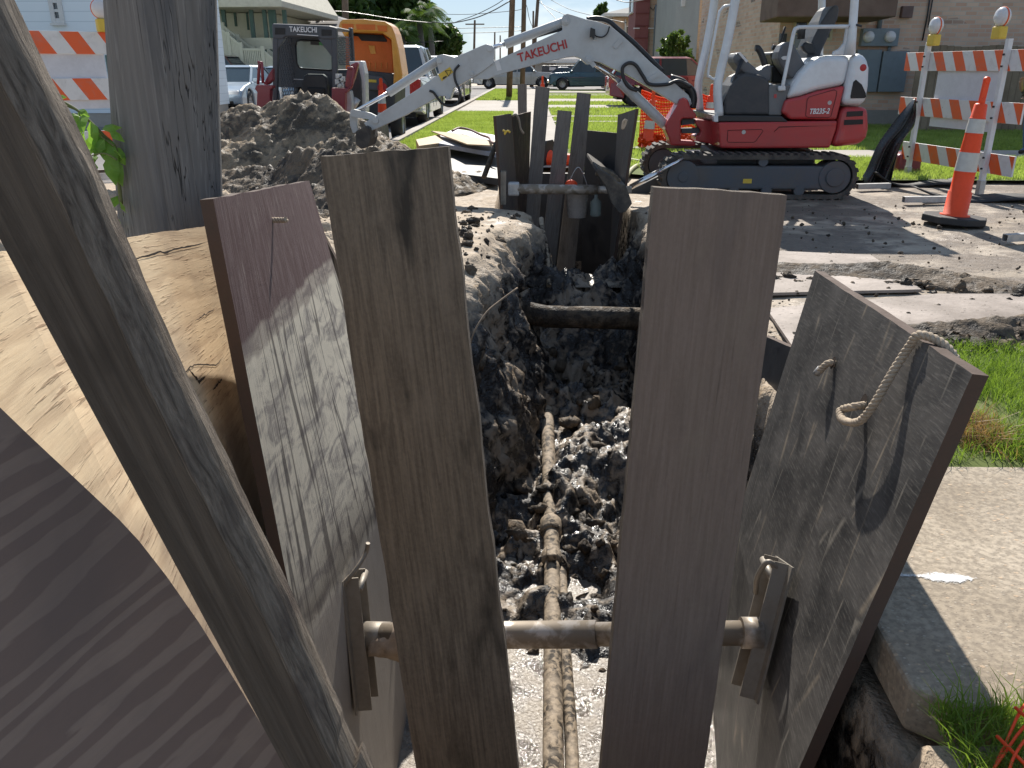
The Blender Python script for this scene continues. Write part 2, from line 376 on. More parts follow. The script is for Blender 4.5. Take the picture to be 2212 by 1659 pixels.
def m_lpanel():
    """film faced form panel: brown film on top, worn pale wood in the middle, set mud on the foot; u across 0..1.2, v down"""
    k = N('worn_form_panel'); U = k.vec(src='UV'); s = k.sep(U); x, y = s['X'], s['Y']
    wob = k.noise(k.vec((3, 3, 1), src='UV'), 2.2, 6, .5); g = k.noise(k.vec((60, 3.5, 1), src='UV'), 1.6, 7, .4, .65); gd = k.noise(k.vec((2.6, 6.5, 1), (0, 0, -.5), src='UV'), 1.5, 7, 1.6, .6)
    film = k.mix(k.ramp(g, [(.45, 0), (.66, 1)]), (.10, .06, .06), (.2, .15, .145)); film = k.mix(k.ramp(k.noise(k.vec((70, 6, 1), src='UV'), 1.2, 4), [(.62, 0), (.7, .75)]), film, (.33, .28, .25))
    pale = k.mix(g, (.5, .45, .36), (.78, .71, .58))
    wet = k.ramp(k.ma('ADD', k.ma('MULTIPLY', gd, .65), k.ma('MULTIPLY', g, .42)), [(.50, 0), (.62, 1)])
    pale = k.mix(k.ma('MULTIPLY', wet, .75), pale, (.17, .15, .15))
    st = k.ramp(k.ma('ABSOLUTE', k.ma('SUBTRACT', k.noise(k.vec((5.5, .38, 1), (0, 0, .05), src='UV'), 1.3, 2, .2), .5)), [(.0, 1), (.012, .9), (.02, 0)])
    pale = k.mix(k.ma('MULTIPLY', st, .75), pale, (.06, .05, .05))
    # diagonal edges: y + a*x (+ wobble)
    d1 = k.ma('ADD', k.ma('ADD', y, k.ma('MULTIPLY', x, .02)), k.ma('MULTIPLY', wob, .07))
    f1 = k.ramp(d1, [(.385, 0), (.40, .5), (.45, .55), (.462, 1)]); col = k.mix(f1, film, pale)
    d2 = k.ma('ADD', k.ma('ADD', y, k.ma('MULTIPLY', x, -.12)), k.ma('MULTIPLY', wob, .12))
    mud = k.mix(k.noise(k.vec((8, 3, 1), src='UV'), 2, 6, .3), (.26, .23, .2), (.36, .32, .28)); mud = k.mix(k.ramp(g, [(.68, 0), (.74, .5)]), mud, (.05, .04, .04))
    f2 = k.ramp(k.ma('MULTIPLY', d2, .5), [(.66, 0), (.68, .8), (.70, 1)]); dk = k.ramp(k.ma('MULTIPLY', d2, .5), [(.54, 0), (.65, .75), (.68, 0)]); col = k.mix(dk, col, (.09, .075, .065)); col = k.mix(f2, col, mud)
    return k.fin(col, .55, 0, k.bump(k.ma('ADD', g, k.ma('MULTIPLY', wet, .3)), .4, .003), Specular_IOR_Level=.3)
M_LP = m_lpanel()
def m_rpanel():
    k = N('scuffed_dark_panel'); s = k.sep(k.vec(src='UV')); y = s['Y']
    a = k.noise(k.vec((9, 120, 1), (0, 0, 1.42), src='UV'), 1.4, 7, .15, .7); b = k.noise(k.vec((5, 60, 1), (0, 0, 1.0), src='UV'), 1.1, 7, .2, .7); c = k.noise(k.vec((4, 4, 1), src='UV'), 1.2, 6, .6)
    col = k.mix(k.ramp(c, [(.35, 0), (.7, 1)]), (.03, .029, .029), (.11, .102, .095))
    col = k.mix(k.ramp(a, [(.5, 0), (.7, .55)]), col, (.24, .225, .2)); col = k.mix(k.ramp(b, [(.52, 0), (.66, .6)]), col, (.045, .042, .042))
    gt = k.ramp(c, [(.5, 0), (.62, 1)]); ln = k.ma('MULTIPLY', k.ramp(k.vor(k.vec((1, .09, 1), (0, 0, -.6), src='UV'), 4, feat='DISTANCE_TO_EDGE'), [(.0, 1), (.02, 0)]), gt); col = k.mix(k.ma('MULTIPLY', ln, .5), col, (.42, .34, .24))
    ln2 = k.ma('MULTIPLY', k.ramp(k.vor(k.vec((1, .1, 1), (0, 0, .45), src='UV'), 3.3, feat='DISTANCE_TO_EDGE'), [(.0, 1), (.012, 0)]), k.ramp(c, [(.4, 1), (.5, 0)])); col = k.mix(k.ma('MULTIPLY', ln2, .4), col, (.4, .36, .3))
    low = k.ramp(k.ma('ADD', y, k.ma('MULTIPLY', c, .35)), [(1.12, 0), (1.34, 1)])
    mud = k.mix(k.noise(k.vec((3, 3, 1), src='UV'), 2, 6), (.26, .24, .215), (.34, .32, .29)); pits = k.ramp(k.vor(k.vec((1.8, 1, 1), src='UV'), 26), [(.03, 1), (.07, 0)])
    mud = k.mix(k.ma('MULTIPLY', pits, .6), mud, (.07, .06, .05)); col = k.mix(low, col, mud)
    return k.fin(col, .5, 0, k.bump(k.ma('ADD', a, k.ma('MULTIPLY', ln, .6)), .3, .002), Specular_IOR_Level=.35)
M_RP = m_rpanel()
M_REDGE = flat('panel_edge_dark', (.09, .055, .04), .8, dirt=.6, sc=18)
M_BLK = flat('black_form_face', (.035, .034, .036), .45, dirt=.5, dirtc=(.12, .11, .1), sc=5)
def m_pole():
    k = N('weathered_pole'); g = k.vec((24, 24, .9)); f = k.noise(g, 1.6, 7, .7); b = k.noise(k.vec((4, 4, .7)), 1.7, 5, .5)
    n_ = k.noise(k.vec((34, 34, .13)), 1.4, 2, .1); gate = k.ramp(k.noise(k.vec((6, 6, .5)), 1.5, 3), [(.42, 0), (.55, 1)]); ck = k.ma('MULTIPLY', k.ramp(k.ma('ABSOLUTE', k.ma('SUBTRACT', n_, .5)), [(0, 1), (.011, 0)]), gate)
    st = k.noise(k.vec((60, 60, .8)), 1.5, 5, .2)
    col = k.mix(f, (.12, .11, .10), (.26, .245, .23)); col = k.mix(k.ramp(b, [(.5, 0), (.68, .75)]), col, (.085, .09, .1)); col = k.mix(k.ramp(st, [(.55, 0), (.7, .5)]), col, (.36, .34, .32)); col = k.mix(ck, col, (.018, .016, .015))
    return k.fin(col, .85, 0, k.bump(k.ma('SUBTRACT', f, k.ma('MULTIPLY', ck, 1.3)), .9, .008), Specular_IOR_Level=.2)
M_POLE = m_pole()
def mudshade(k, v, dry, wet, wl=.5):
    n1 = k.noise(v, 2.3, 7, .3); n2 = k.noise(v, 14, 6, .3); n3 = k.noise(v, 60, 4)
    t = k.ramp(k.ma('ADD', k.ma('MULTIPLY', n1, .6), k.ma('MULTIPLY', n2, .4)), [(wl-.06, 0), (wl+.06, 1)])
    col = k.mix(t, wet, dry); col = k.mix(k.ramp(n3, [(.35, .45), (.65, 0)]), col, tuple(x*.5 for x in dry))
    return col, t, n1, n2, n3
def m_ground():
    k = N('ground_mud'); v = k.vec(); s = k.sep(v); z = s['Z']; x = s['X']; y = s['Y']
    col, t, n1, n2, n3 = mudshade(k, v, (.46, .36, .255), (.13, .10, .076), .39)
    # dirty pavement right of the trench, tracked over with mud
    p1 = k.noise(v, .7, 7, .5); p2 = k.noise(k.vec((1, 1.25, 1), (0, 0, .4)), 1.1, 8, .5); p3 = k.noise(v, 5, 6, .6)
    pav = k.mix(k.ramp(p1, [(.36, 0), (.64, 1)]), (.27, .215, .155), (.5, .42, .33)); pav = k.mix(k.ramp(k.ma('ADD', k.ma('MULTIPLY', p2, .7), k.ma('MULTIPLY', p3, .3)), [(.44, 0), (.53, .9)]), pav, (.15, .115, .087)); pav = k.mix(k.ramp(p3, [(.6, 0), (.68, .6)]), pav, (.09, .072, .058))
    far = k.ramp(k.ma('ADD', k.ma('MULTIPLY', x, .2), k.ma('MULTIPLY', p1, .25)), [(.4, 0), (.47, 1)]); col = k.mix(far, col, pav)
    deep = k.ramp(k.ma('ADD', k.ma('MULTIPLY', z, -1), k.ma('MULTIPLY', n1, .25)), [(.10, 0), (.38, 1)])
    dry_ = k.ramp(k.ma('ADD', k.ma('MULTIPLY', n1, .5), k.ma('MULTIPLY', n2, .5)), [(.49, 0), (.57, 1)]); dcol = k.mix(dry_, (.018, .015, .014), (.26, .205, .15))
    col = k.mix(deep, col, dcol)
    agg = k.ramp(k.vor(v, 55), [(.12, 1), (.3, 0)])
    wetr = k.ramp(n2, [(.4, .16), (.58, .7)]); rr = k.mix(deep, k.ramp(t, [(0, .42), (1, .85)]), wetr)
    nr = k.bump(k.ma('ADD', k.ma('MULTIPLY', n2, 1), k.ma('ADD', k.ma('MULTIPLY', n3, .5), k.ma('MULTIPLY', agg, .15))), .9, .018)
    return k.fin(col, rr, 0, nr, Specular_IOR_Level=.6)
M_GROUND = m_ground()
def m_clod(name='clod_mud', dry=(.17, .13, .092), wet=(.026, .021, .018)):
    k = N(name); v = k.vec(); col, t, n1, n2, n3 = mudshade(k, v, dry, wet, .5)
    return k.fin(col, k.ramp(n2, [(.4, .55), (.6, .9)]), 0, k.bump(k.ma('ADD', n2, k.ma('MULTIPLY', n3, .6)), 1, .02), Specular_IOR_Level=.25)
M_CLOD = m_clod(); M_PILE = m_clod('pile_clay', (.32, .245, .165), (.06, .048, .036))
def m_mix(name, c1, c2, sc, rough=.8, agg=0., aggc=(.5, .4, .3), bs=.4, asc=38, big=.5):
    k = N(name); v = k.vec(); n1 = k.noise(v, sc, 6, .3); n2 = k.noise(v, sc*16, 4); col = k.mix(k.ramp(n1, [(.35, 0), (.7, 1)]), c1, c2)
    col = k.mix(k.ma('MULTIPLY', n2, .35), col, tuple(x*.45 for x in c1)); h = n2
    if agg:
        vd = k.vor(v, asc); a = k.ramp(vd, [(.16, 1), (.28, 0)]); sel = k.ramp(k.vor(v, asc, 'Color'), [(.45, 0), (.5, 1)])
        a = k.ma('MULTIPLY', a, sel); col = k.mix(k.ma('MULTIPLY', a, agg), col, aggc); h = k.ma('ADD', n2, k.ma('MULTIPLY', a, .7))
    return k.fin(col, rough, 0, k.bump(h, bs, .006), Specular_IOR_Level=.3)
def m_slab():
    k = N('exposed_aggregate'); v = k.vec(); n1 = k.noise(v, 2.2, 7, .6); n2 = k.noise(v, 55, 5); col = k.mix(k.ramp(n1, [(.35, 0), (.68, 1)]), (.33, .27, .2), (.54, .46, .36)); col = k.mix(k.ramp(n2, [(.4, .55), (.6, 0)]), col, (.17, .14, .11)); h = n2
    for sc_, th_, cc in ((34, .62, (.58, .42, .28)), (60, .55, (.5, .44, .36)), (95, .5, (.22, .17, .13))):
        w_ = k.mix(.12, v, k.n('TexNoise').outputs['Color']); d_ = k.vor(k.vec((1, 1.5, 1), (0, 0, sc_)), sc_); a = k.ramp(k.ma('ADD', d_, k.ma('MULTIPLY', k.noise(v, sc_*2, 2), .25)), [(.30, 1), (.40, 0)]); sel = k.ramp(k.vor(k.vec((1, 1.5, 1), (0, 0, sc_)), sc_, 'Color'), [(th_, 0), (th_+.04, 1)]); a = k.ma('MULTIPLY', a, sel)
        col = k.mix(k.ma('MULTIPLY', a, .6), col, cc); h = k.ma('ADD', h, k.ma('MULTIPLY', a, .4))
    return k.fin(col, .85, 0, k.bump(h, .5, .005), Specular_IOR_Level=.3)
M_SLAB = m_slab()
M_WALK = m_mix('pale_concrete', (.40, .36, .31), (.5, .455, .4), .8, .85)
M_ROAD = m_mix('old_asphalt_road', (.18, .17, .165), (.27, .255, .245), .5, .85, .4, (.4, .38, .36), .5, 60)
M_PAVE = m_mix('side_street_concrete', (.34, .29, .235), (.47, .41, .345), .45, .8, .4, (.5, .42, .36), .5, 50)
M_TURF = m_mix('turf_soil', (.11, .14, .035), (.18, .23, .06), 1.3, .95)
M_STEEL = m_mix('dusty_ground_sheet', (.22, .18, .15), (.56, .48, .42), 1.9, .7, .5, (.16, .13, .1), .5, 24)
def m_water():
    k = N('muddy_water'); v = k.vec(); n = k.noise(v, 60, 5, .6); n2 = k.noise(v, 6, 5, .5)
    return k.fin(k.mix(k.ramp(n2, [(.4, 0), (.6, 1)]), (.10, .08, .062), (.26, .215, .165)), k.ramp(n2, [(.42, .08), (.56, .45)]), 0, k.bump(k.ma('ADD', n, k.ma('MULTIPLY', n2, 1.2)), .7, .012), Specular_IOR_Level=.6)
M_WATER = m_water()
def m_pipe():
    k = N('mud_caked_pipe'); v = k.vec(); n = k.noise(v, 30, 6, .4); b = k.noise(v, 7, 5, .5)
    col = k.mix(k.ramp(n, [(.45, 0), (.56, 1)]), (.04, .032, .025), (.3, .235, .165)); col = k.mix(k.ramp(b, [(.42, .6), (.55, 0)]), col, (.42, .34, .255))
    return k.fin(col, .75, 0, k.bump(k.ma('ADD', n, b), .8, .008), Specular_IOR_Level=.3)
M_PIPE = m_pipe()
def m_brace():
    k = N('aluminium_brace'); v = k.vec(); n = k.noise(v, 12, 5, .4); col = k.mix(k.ramp(n, [(.46, 0), (.56, 1)]), (.26, .215, .165), (.46, .41, .36))
    return k.fin(col, k.ramp(n, [(.4, .65), (.6, .38)]), .35, k.bump(n, .3, .002))
M_BRACE = m_brace()
M_ALU = flat('clayed_aluminium', (.3, .27, .23), .5, .45, dirt=.7, dirtc=(.21, .17, .13), sc=9)
M_ROPE = flat('rope_fibre', (.52, .42, .31), .9, dirt=.4, sc=30, bs=.4)
M_ORANGE = flat('safety_orange', (.95, .075, .008), .45, dirt=.12, sc=7)
M_ORANGEW = flat('barricade_orange', (.78, .13, .03), .5, dirt=.15)
M_REFL = flat('reflective_band', (.62, .6, .55), .35, dirt=.2, sc=20)
M_WHITE = flat('white_paint', (.74, .74, .74), .45, dirt=.2, sc=5)
M_RUBBER = flat('black_rubber', (.022, .022, .024), .6, dirt=.35, dirtc=(.12, .1, .085), sc=8)
M_YEL = flat('yellow_plastic', (.72, .5, .06), .4, dirt=.15)
M_LENS = flat('lamp_lens', (.68, .66, .66), .2, dirt=.1, coat=.6)
M_GAL = flat('galvanised_tube', (.5, .5, .5), .4, .6, dirt=.3, sc=10)
M_CHROME = flat('chrome_rod', (.8, .8, .82), .12, 1, dirt=.05)
M_BLACKP = flat('black_plastic', (.02, .021, .024), .4, dirt=.3, dirtc=(.1, .09, .08))
def stripes(name='orange_white_stripes'):
    k = N(name); s = k.sep(k.vec(src='UV')); d = k.ma('ADD', k.ma('MULTIPLY', s['X'], 1), k.ma('MULTIPLY', s['Y'], .62)); f = k.ma('FRACT', k.ma('DIVIDE', d, .37))
    t = k.ma('GREATER_THAN', f, .5); n = k.noise(k.vec(), 9, 6, .5); sc_ = k.ramp(k.noise(k.vec(), 30, 6, 1.5), [(.68, 0), (.72, 1)])
    col = k.mix(t, (.72, .71, .7), (.80, .12, .025)); col = k.mix(k.ma('MULTIPLY', k.ramp(n, [(.5, 0), (.75, 1)]), .35), col, (.3, .27, .24)); col = k.mix(k.ma('MULTIPLY', sc_, .6), col, (.2, .17, .15))
    return k.fin(col, .4, 0, k.bump(n, .1, .003))
M_STR = stripes()
def m_leaf(name, c1, c2, tr=.45, sc=3.):
    k = N(name); n = k.noise(k.vec(), sc, 3); col = k.mix(k.ramp(n, [(.35, 0), (.65, 1)]), c1, c2)
    d = k.n('BsdfTranslucent'); k.put(d.inputs[0], k.mix(.5, col, (min(1, c2[0]*1.6), min(1, c2[1]*1.7), c2[2]*.6))); m = k.n('MixShader'); m.inputs[0].default_value = tr
    k.put(k.b.inputs['Base Color'], col); k.b.inputs['Roughness'].default_value = .5; k.b.inputs['Specular IOR Level'].default_value = .3
    k.t.links.new(k.b.outputs[0], m.inputs[1]); k.t.links.new(d.outputs[0], m.inputs[2]); k.t.links.new(m.outputs[0], k.out.inputs[0]); return k.m
M_GRASS = m_leaf('grass_blades', (.17, .24, .06), (.34, .42, .13), .5, 1.5)
M_GRASSN = m_leaf('grass_blades_near', (.09, .17, .03), (.22, .31, .06), .45, 5)
M_STRAW = m_leaf('dry_grass', (.26, .15, .08), (.42, .27, .14), .3, 9)
M_SAP = m_leaf('bright_leaf', (.12, .26, .04), (.26, .42, .10), .5, 20)
M_OAK = m_leaf('oak_leaf', (.03, .06, .015), (.075, .13, .03), .3, .6)
M_BUSH = m_leaf('bush_leaf', (.04, .085, .02), (.13, .2, .05), .3, 3)
M_TWIG = flat('twig_green_brown', (.16, .17, .06), .7, dirt=.2)

# ================================================================ the ground: one sheet with the trench dug in it
def segs(*a):
    out = []
    for lo, hi, st in a: out += list(np.arange(lo, hi, st))
    return np.array(out+[a[-1][1]])
gx = segs((-600, -60, 60), (-60, -12, 6), (-12, -4.6, .5), (-4.6, -1.5, .045), (-1.5, 1.75, .016), (1.75, 4.6, .045), (4.6, 12, .5), (12, 60, 6), (60, 600, 60))
gy = segs((-30, -.6, 3), (-.6, 1.2, .06), (1.2, 5, .018), (5, 9.2, .024), (9.2, 13.6, .055), (13.6, 30, .8), (30, 90, 6), (90, 1500, 90))
X, Y = np.meshgrid(gx, gy)
def prof(y):
    xl = np.interp(y, [0, 3.3, 4.2, 5, 6, 7, 8, 8.45, 8.7, 11.6], [-.78, -.76, -.72, -.62, -.5, -.34, -.16, -.1, -.36, -.36])
    wl = np.interp(y, [0, 3.3, 4.2, 5.5, 7, 8, 8.5, 8.7, 12], [.1, .12, .3, .6, .62, .45, .2, .05, .05])
    xr = np.interp(y, [0, 1.95, 2.4, 5, 8, 8.6, 8.8, 12], [.86, .86, 1.13, 1.14, 1.17, 1.15, 1.05, 1.05])
    wr = np.interp(y, [0, 1.9, 2.1, 4, 6, 8.6, 8.8, 12], [.04, .04, .1, .12, .2, .25, .05, .05])
    fl = np.interp(y, [0, .7, .9, 3.2, 4.2, 5.5, 6.6, 7.35, 7.7, 8.3, 8.6, 8.8, 11.3, 11.45], [0, 0, -1.6, -1.58, -1.47, -1.3, -1.28, -1.22, -.62, -.55, -1.2, -1.7, -1.7, 0])
    return xl, wl, xr, wr, fl
def ground_z(x, y):
    x = np.asarray(x, float); y = np.asarray(y, float)
    xl, wl, xr, wr, fl = prof(y); wob = (fbm(x*0+1, y, 2.2, 3, 3)-.5)*.14*np.clip((y-3)/2, 0, 1)*(y < 8.6)
    tl = sst(0, 1, (x-xl-wob)/wl); trr = sst(0, 1, (xr+wob-x)/wr); t = np.minimum(tl, trr); z = fl*t
    inside = t; near = np.clip(1-np.maximum(np.abs(x-.2)-3.2, 0)/2.0, 0, 1)*np.clip((14-y)/2, 0, 1)*(y > .4)
    lump = (fbm(x, y, 3.2, 3, 11)-.5)*.5+(rdg(x, y, 5.5, 4, 4)-.55)*.16+(fbm(x, y, 22, 4, 8)-.5)*.05
    edge = np.clip(t*(1-t)*4, 0, 1)
    floorl = np.clip((y-2.6)/2.0, .12, 1)*(y < 8.7)
    z = z+inside*lump*floorl*1.0+edge*(fbm(x, y, 6, 4, 21)-.5)*.28*(y < 8.7)*np.clip((y-1.9)/.4, .1, 1)
    rough = (fbm(x, y, 1.3, 3, 31)-.5)*.05+(fbm(x, y, 9, 4, 32)-.5)*.022
    left = np.clip((-.1-x)/.3, 0, 1)*np.clip((y-4.2)/1.0, 0, 1)*np.clip((10.5-y)/1, 0, 1)
    fp = sst(.80, .86, x)*sst(1.42, 1.47, y)*sst(2.78, 2.72, y)*(x < 7.2); z = z-fp*.12*(1-inside)
    z = z+(1-inside)*near*(rough*(1-fp*.7)*np.clip(1-(x-1.3)/1.2, .28, 1)-.012)+(1-inside)*left*np.clip((-.9-x)/.5, .15, 1)*(np.maximum(rdg(x, y, 1.6, 4, 41)-.58, 0)*.5)
    # lit clay bank sloping to the pit on the left side
    bank = np.exp(-((x+.75)/.55)**2-((y-6.8)/1.4)**2)*(1-inside); z = z+bank*.12
    return z
Z = ground_z(X, Y)
nyy, nxx = X.shape
idx = np.arange(nyy*nxx).reshape(nyy, nxx)
F = np.stack([idx[:-1, :-1], idx[:-1, 1:], idx[1:, 1:], idx[1:, :-1]], -1).reshape(-1, 4)
# slumped faces: push the pit sides in and out so they do not run in straight drips
xl_, wl_, xr_, wr_, fl_ = prof(Y); tL = (X-xl_)/wl_; tR = (xr_-X)/wr_
side = np.clip(sst(-.3, .15, tL)*sst(1.35, .8, tL), 0, 1)-np.clip(sst(-.3, .15, tR)*sst(1.35, .8, tR), 0, 1)
act = np.clip((Y-3.0)/1.2, 0, 1)*(Y < 8.6)*(Z < -.02)
X = X+side*act*((rdg(Y, Z*1.0, 2.6, 4, 91)-.5)*.22+(rdg(Y, Z, 9, 4, 92)-.5)*.09+(fbm(Y, Z, 30, 3, 93)-.5)*.04)
V = np.stack([X, Y, Z], -1).reshape(-1, 3)
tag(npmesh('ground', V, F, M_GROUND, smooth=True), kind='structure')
def sheet(name, pts, z, mat, kind='structure', th=0., cells=1):
    """flat ground layer over a polygon, a little above the one below"""
    mb = MB(); n = len(pts); vs = [(p[0], p[1], z) for p in pts]
    if th:
        mb.prism([(p[0], p[1], z-th) for p in pts], (0, 0, th))
    else: mb.add(vs, [list(range(n))])
    o = mb.build(name, mat, org=False); return tag(o, kind=kind)
# water in the near end of the trench
sheet('water', [(-.7, .95), (1.1, .95), (1.1, 3.7), (-.7, 3.7)], -1.525, M_WATER)
for y0_, y1_, z_ in ((3.7, 4.6, -1.525), (7.75, 8.3, -.60)): sheet('puddle_water', [(-.5, y0_), (1.05, y0_), (1.05, y1_), (-.5, y1_)], z_, M_WATER)
# street, kerb, lawns, walks ----------------------------------------------------
sheet('road', [(-11.5, 11.2), (-2.62, 11.2), (-2.62, 62), (-11.5, 62)], .03, M_ROAD)
sheet('cross_street', [(-60, 62), (60, 62), (60, 74), (-60, 74)], .03, M_ROAD)
sheet('kerb', [(-2.62, 12.6), (-2.42, 12.6), (-2.42, 61.5), (-2.62, 61.5)], .13, M_WALK, th=.14)
sheet('far_kerb', [(-11.7, 9), (-11.5, 9), (-11.5, 61.5), (-11.7, 61.5)], .13, M_WALK, th=.14)
sheet('lawn', [(-2.42, 14.4), (-.52, 14.4), (-.52, 61), (-2.42, 61)], .06, M_TURF)
sheet('lawn', [(.62, 11.9), (2.1, 10.72), (30, 10.72), (30, 61), (.62, 61)], .05, M_TURF)
sheet('far_lawn', [(-40, 9), (-11.7, 9), (-11.7, 61), (-40, 61)], .05, M_TURF)
sheet('far_pavement', [(-15.0, 9), (-13.4, 9), (-13.4, 61), (-15.0, 61)], .06, M_WALK)
sheet('pavement', [(-.52, 11.9), (.62, 11.9), (.62, 61), (-.52, 61)], .07, M_WALK)
sheet('driveway', [(-2.42, 28.4), (-.52, 28.4), (-.52, 38.5), (-2.42, 38.5)], .068, M_WALK)
for y0, y1 in ((22.6, 23.1), (25.1, 25.8), (31.2, 33.6), (37.2, 40.8), (46, 47.5), (52, 55)):
    sheet('driveway_strip', [(.62, y0), (22, y0), (22, y1), (.62, y1)], .068, M_WALK)
0 and sheet('side_street', [(3.35, 4.9), (30, 3.0), (30, 10.7), (2.3, 10.7), (2.0, 8.4)], .012, M_PAVE)
sheet('right_pavement', [(2.6, 13.4), (30, 13.4), (30, 14.6), (2.6, 14.6)], .075, M_WALK)
sheet('near_lawn', [(1.3, 2.68), (12, 2.68), (12, 4.05), (2.15, 4.05), (1.5, 3.9)], .012, M_TURF)
# slab by the trench with its own thickness
mb = MB(); a = [(.905, 1.95), (.89, 1.56), (.97, 1.50), (7, 1.46), (7, 2.72), (1.2, 2.72), (1.17, 2.4)]
mb.prism([(p[0], p[1], -.11) for p in a], (0, 0, .125)); o = mb.build('slab_path', M_SLAB, bevel=.012, org=False); tag(o, kind='structure')
# ================================================================ near field: shoring, planks, pipes
def down(a, b, z): a = Vector(a); b = Vector(b); t = (z-a.z)/(b.z-a.z); return a+(b-a)*t
ZB = -1.66
# two wide planks standing at the near end
aL, aR = px(690, 338, 1.78), px(966, 316, 1.78); bL, bR = px(895, 1640, 1.69), px(1118, 1640, 1.69)
o = panel('shoring_plank', [aL, bL, down(aL, bL, ZB)], [aR, bR, down(aR, bR, ZB)], .045, M_PA, M_BARK, nu=12, nv=90, jag=.004, back=(0, 1, 0), seed=1)
tag(o, 'thick upright dark brown plank with black smears, nearer one on the left of the trench', 'plank', 'thick planks upright at the near end of the trench')
aL, aR = px(1413, 404, 1.78), px(1702, 421, 1.78); bL, bR = px(1300, 1640, 1.69), px(1525, 1640, 1.69)
o = panel('shoring_plank', [aL, bL, down(aL, bL, ZB)], [aR, bR, down(aR, bR, ZB)], .045, M_PB, M_BARK, nu=12, nv=90, jag=.0025, back=(0, 1, 0), seed=2)
tag(o, 'thick upright plain reddish brown plank, left of the panel with the rope loop', 'plank', 'thick planks upright at the near end of the trench')
# leaning rough timber
S = []
for q in range(15):
    vl = 300+1700*q/14; vr = 150+1700*q/14
    S.append(((.539*(vl-517), vl), (.483*(vr-33)-58+4*math.sin(q*.8), vr)))
Lp = []; Rp = []
for i, (l, r) in enumerate(S):
    y = .83-.17*i/14; Lp.append(px(l[0], l[1], y)); Rp.append(px(r[0], r[1], y+.01))
d = (Lp[0]-Lp[2]); Lp.insert(0, Lp[0]+d*.8); Rp.insert(0, Rp[0]+(Rp[0]-Rp[2])*.8)
t0 = thing('leaning_timber', 'rough grey brown timber with a wavy weathered edge leaning to the upper left', 'timber', Lp[-1])
o = panel('face', Lp, Rp, .04, M_BEAM, M_BARK, t0, nu=10, nv=110, jag=.0, back=(0, 1, 0), seed=5)
# waney edge down the right side: a tapering knobbly strip
mb = MB(); edge = []; n = 150; vs = []; us = []
for j in range(n+1):
    t = j/n; k = min(int(t*(len(Rp)-1)), len(Rp)-2); f = t*(len(Rp)-1)-k; p = Rp[k].lerp(Rp[k+1], f); l = Lp[k].lerp(Lp[k+1], f); ax = (p-l).normalized()
    wv = .022+.005*(float(fbm(t*8, 2, 1, 4, 3, .6))-.4)+(.02 if .93 < t < .97 else 0)
    if t > .88: wv *= .8
    ring = [(-.006, -.0005), (-.001, -.003), (wv*.45, .008), (wv*.86, .022), (wv, .03), (wv*.98, .046), (wv*.4, .052), (-.03, .045)]
    for q, (a, b) in enumerate(ring):
        nn = .004*(float(fbm(t*16, q*1.7, 1, 3, 5))-.5); vs.append(p+ax*(a+nn)+Vector((0, b+nn, 0))); us.append((q*.02, t*3.2))
fs = []; fu = []
for j in range(n):
    for q in range(8):
        q2 = (q+1) % 8; f = (j*8+q, j*8+q2, (j+1)*8+q2, (j+1)*8+q); fs.append(f); fu.append([us[i] for i in f])
mb.add(vs, fs, fu, 0, False); mb.build('weathered_edge', M_BARK, t0)
# large orange plywood sheet on the left
T = [px(452, 487, 2.5), px(241, 517, 1.72), px(0, 545, 1.08)]
far = [Vector((-.845, 2.3, .95)), Vector((-.66, 2.3, .0)), Vector((-.58, 2.25, -1.1))]
rows = 40; cols = 60
def RIDGE(y, z):
    # how far a point lies below the bend that runs down the sheet towards the trench
    a, b, c = (.98, .83), (1.33, .42), (1.62, .02); 
    if y < b[0]: zz = a[1]+(b[1]-a[1])*(y-a[0])/(b[0]-a[0])+.05*math.sin(min(1, max(0, (y-.9)/.43))*3.14)
    else: zz = b[1]+(c[1]-b[1])*(y-b[0])/(c[0]-b[0])
    pass
    return (zz-z)*.75
V = []; U = []
for j in range(rows+1):
    t = j/rows
    for i in range(cols+1):
        s_ = i/cols; y = 2.5-s_*1.60; k = s_*4
        top = T[0].lerp(T[1], min(1, (2.5-y)/.78)) if y > 1.72 else (T[1].lerp(T[2], (1.72-y)/.64) if y > 1.08 else T[2]+Vector((.16*(1.08-y), y-1.08, .02*(1.08-y))))
        dz = t*1.9; curl = .10*(1-s_)*0
        x = top.x+(.09+.15*min(1, s_*1.6))*dz
        z = top.z-dz; jj = (float(fbm(s_*14, 1, 1, 3, 9))-.5)*.008 if j == 0 else 0
        V.append(Vector((x, y, z+jj))); U.append((s_*1.60, t*1.9))
m = cols+1; n0 = len(V); V2 = V+[p+Vector((-.019, 0, -.004)) for p in V]; fs = []; mi = []
for j in range(rows):
    for i in range(cols):
        a = j*m+i; fs.append((a, a+m, a+m+1, a+1)); mi.append(0); fs.append((n0+a, n0+a+1, n0+a+m+1, n0+a+m)); mi.append(0)
for i in range(cols): fs.append((i, i+1, n0+i+1, n0+i)); mi.append(1)
for j in range(rows):
    a = j*m; fs.append((a, n0+a, n0+a+m, a+m)); mi.append(1); a = j*m+cols; fs.append((a, a+m, n0+a+m, n0+a)); mi.append(1)
sheet_t = thing('plywood_sheet', 'large orange plywood sheet leaning outward on the left in front of the utility pole', 'plywood sheet', (-.7, 1.5, -.9))
me = bpy.data.meshes.new('sheet'); me.from_pydata([tuple(p) for p in V2], [], fs); l = me.uv_layers.new(name='UVMap').data; k = 0
UU = U+U
for f in fs:
    for q in f: l[k].uv = UU[q]; k += 1
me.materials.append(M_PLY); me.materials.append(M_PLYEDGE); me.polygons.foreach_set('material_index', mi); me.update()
link(bpy.data.objects.new('sheet', me), sheet_t)
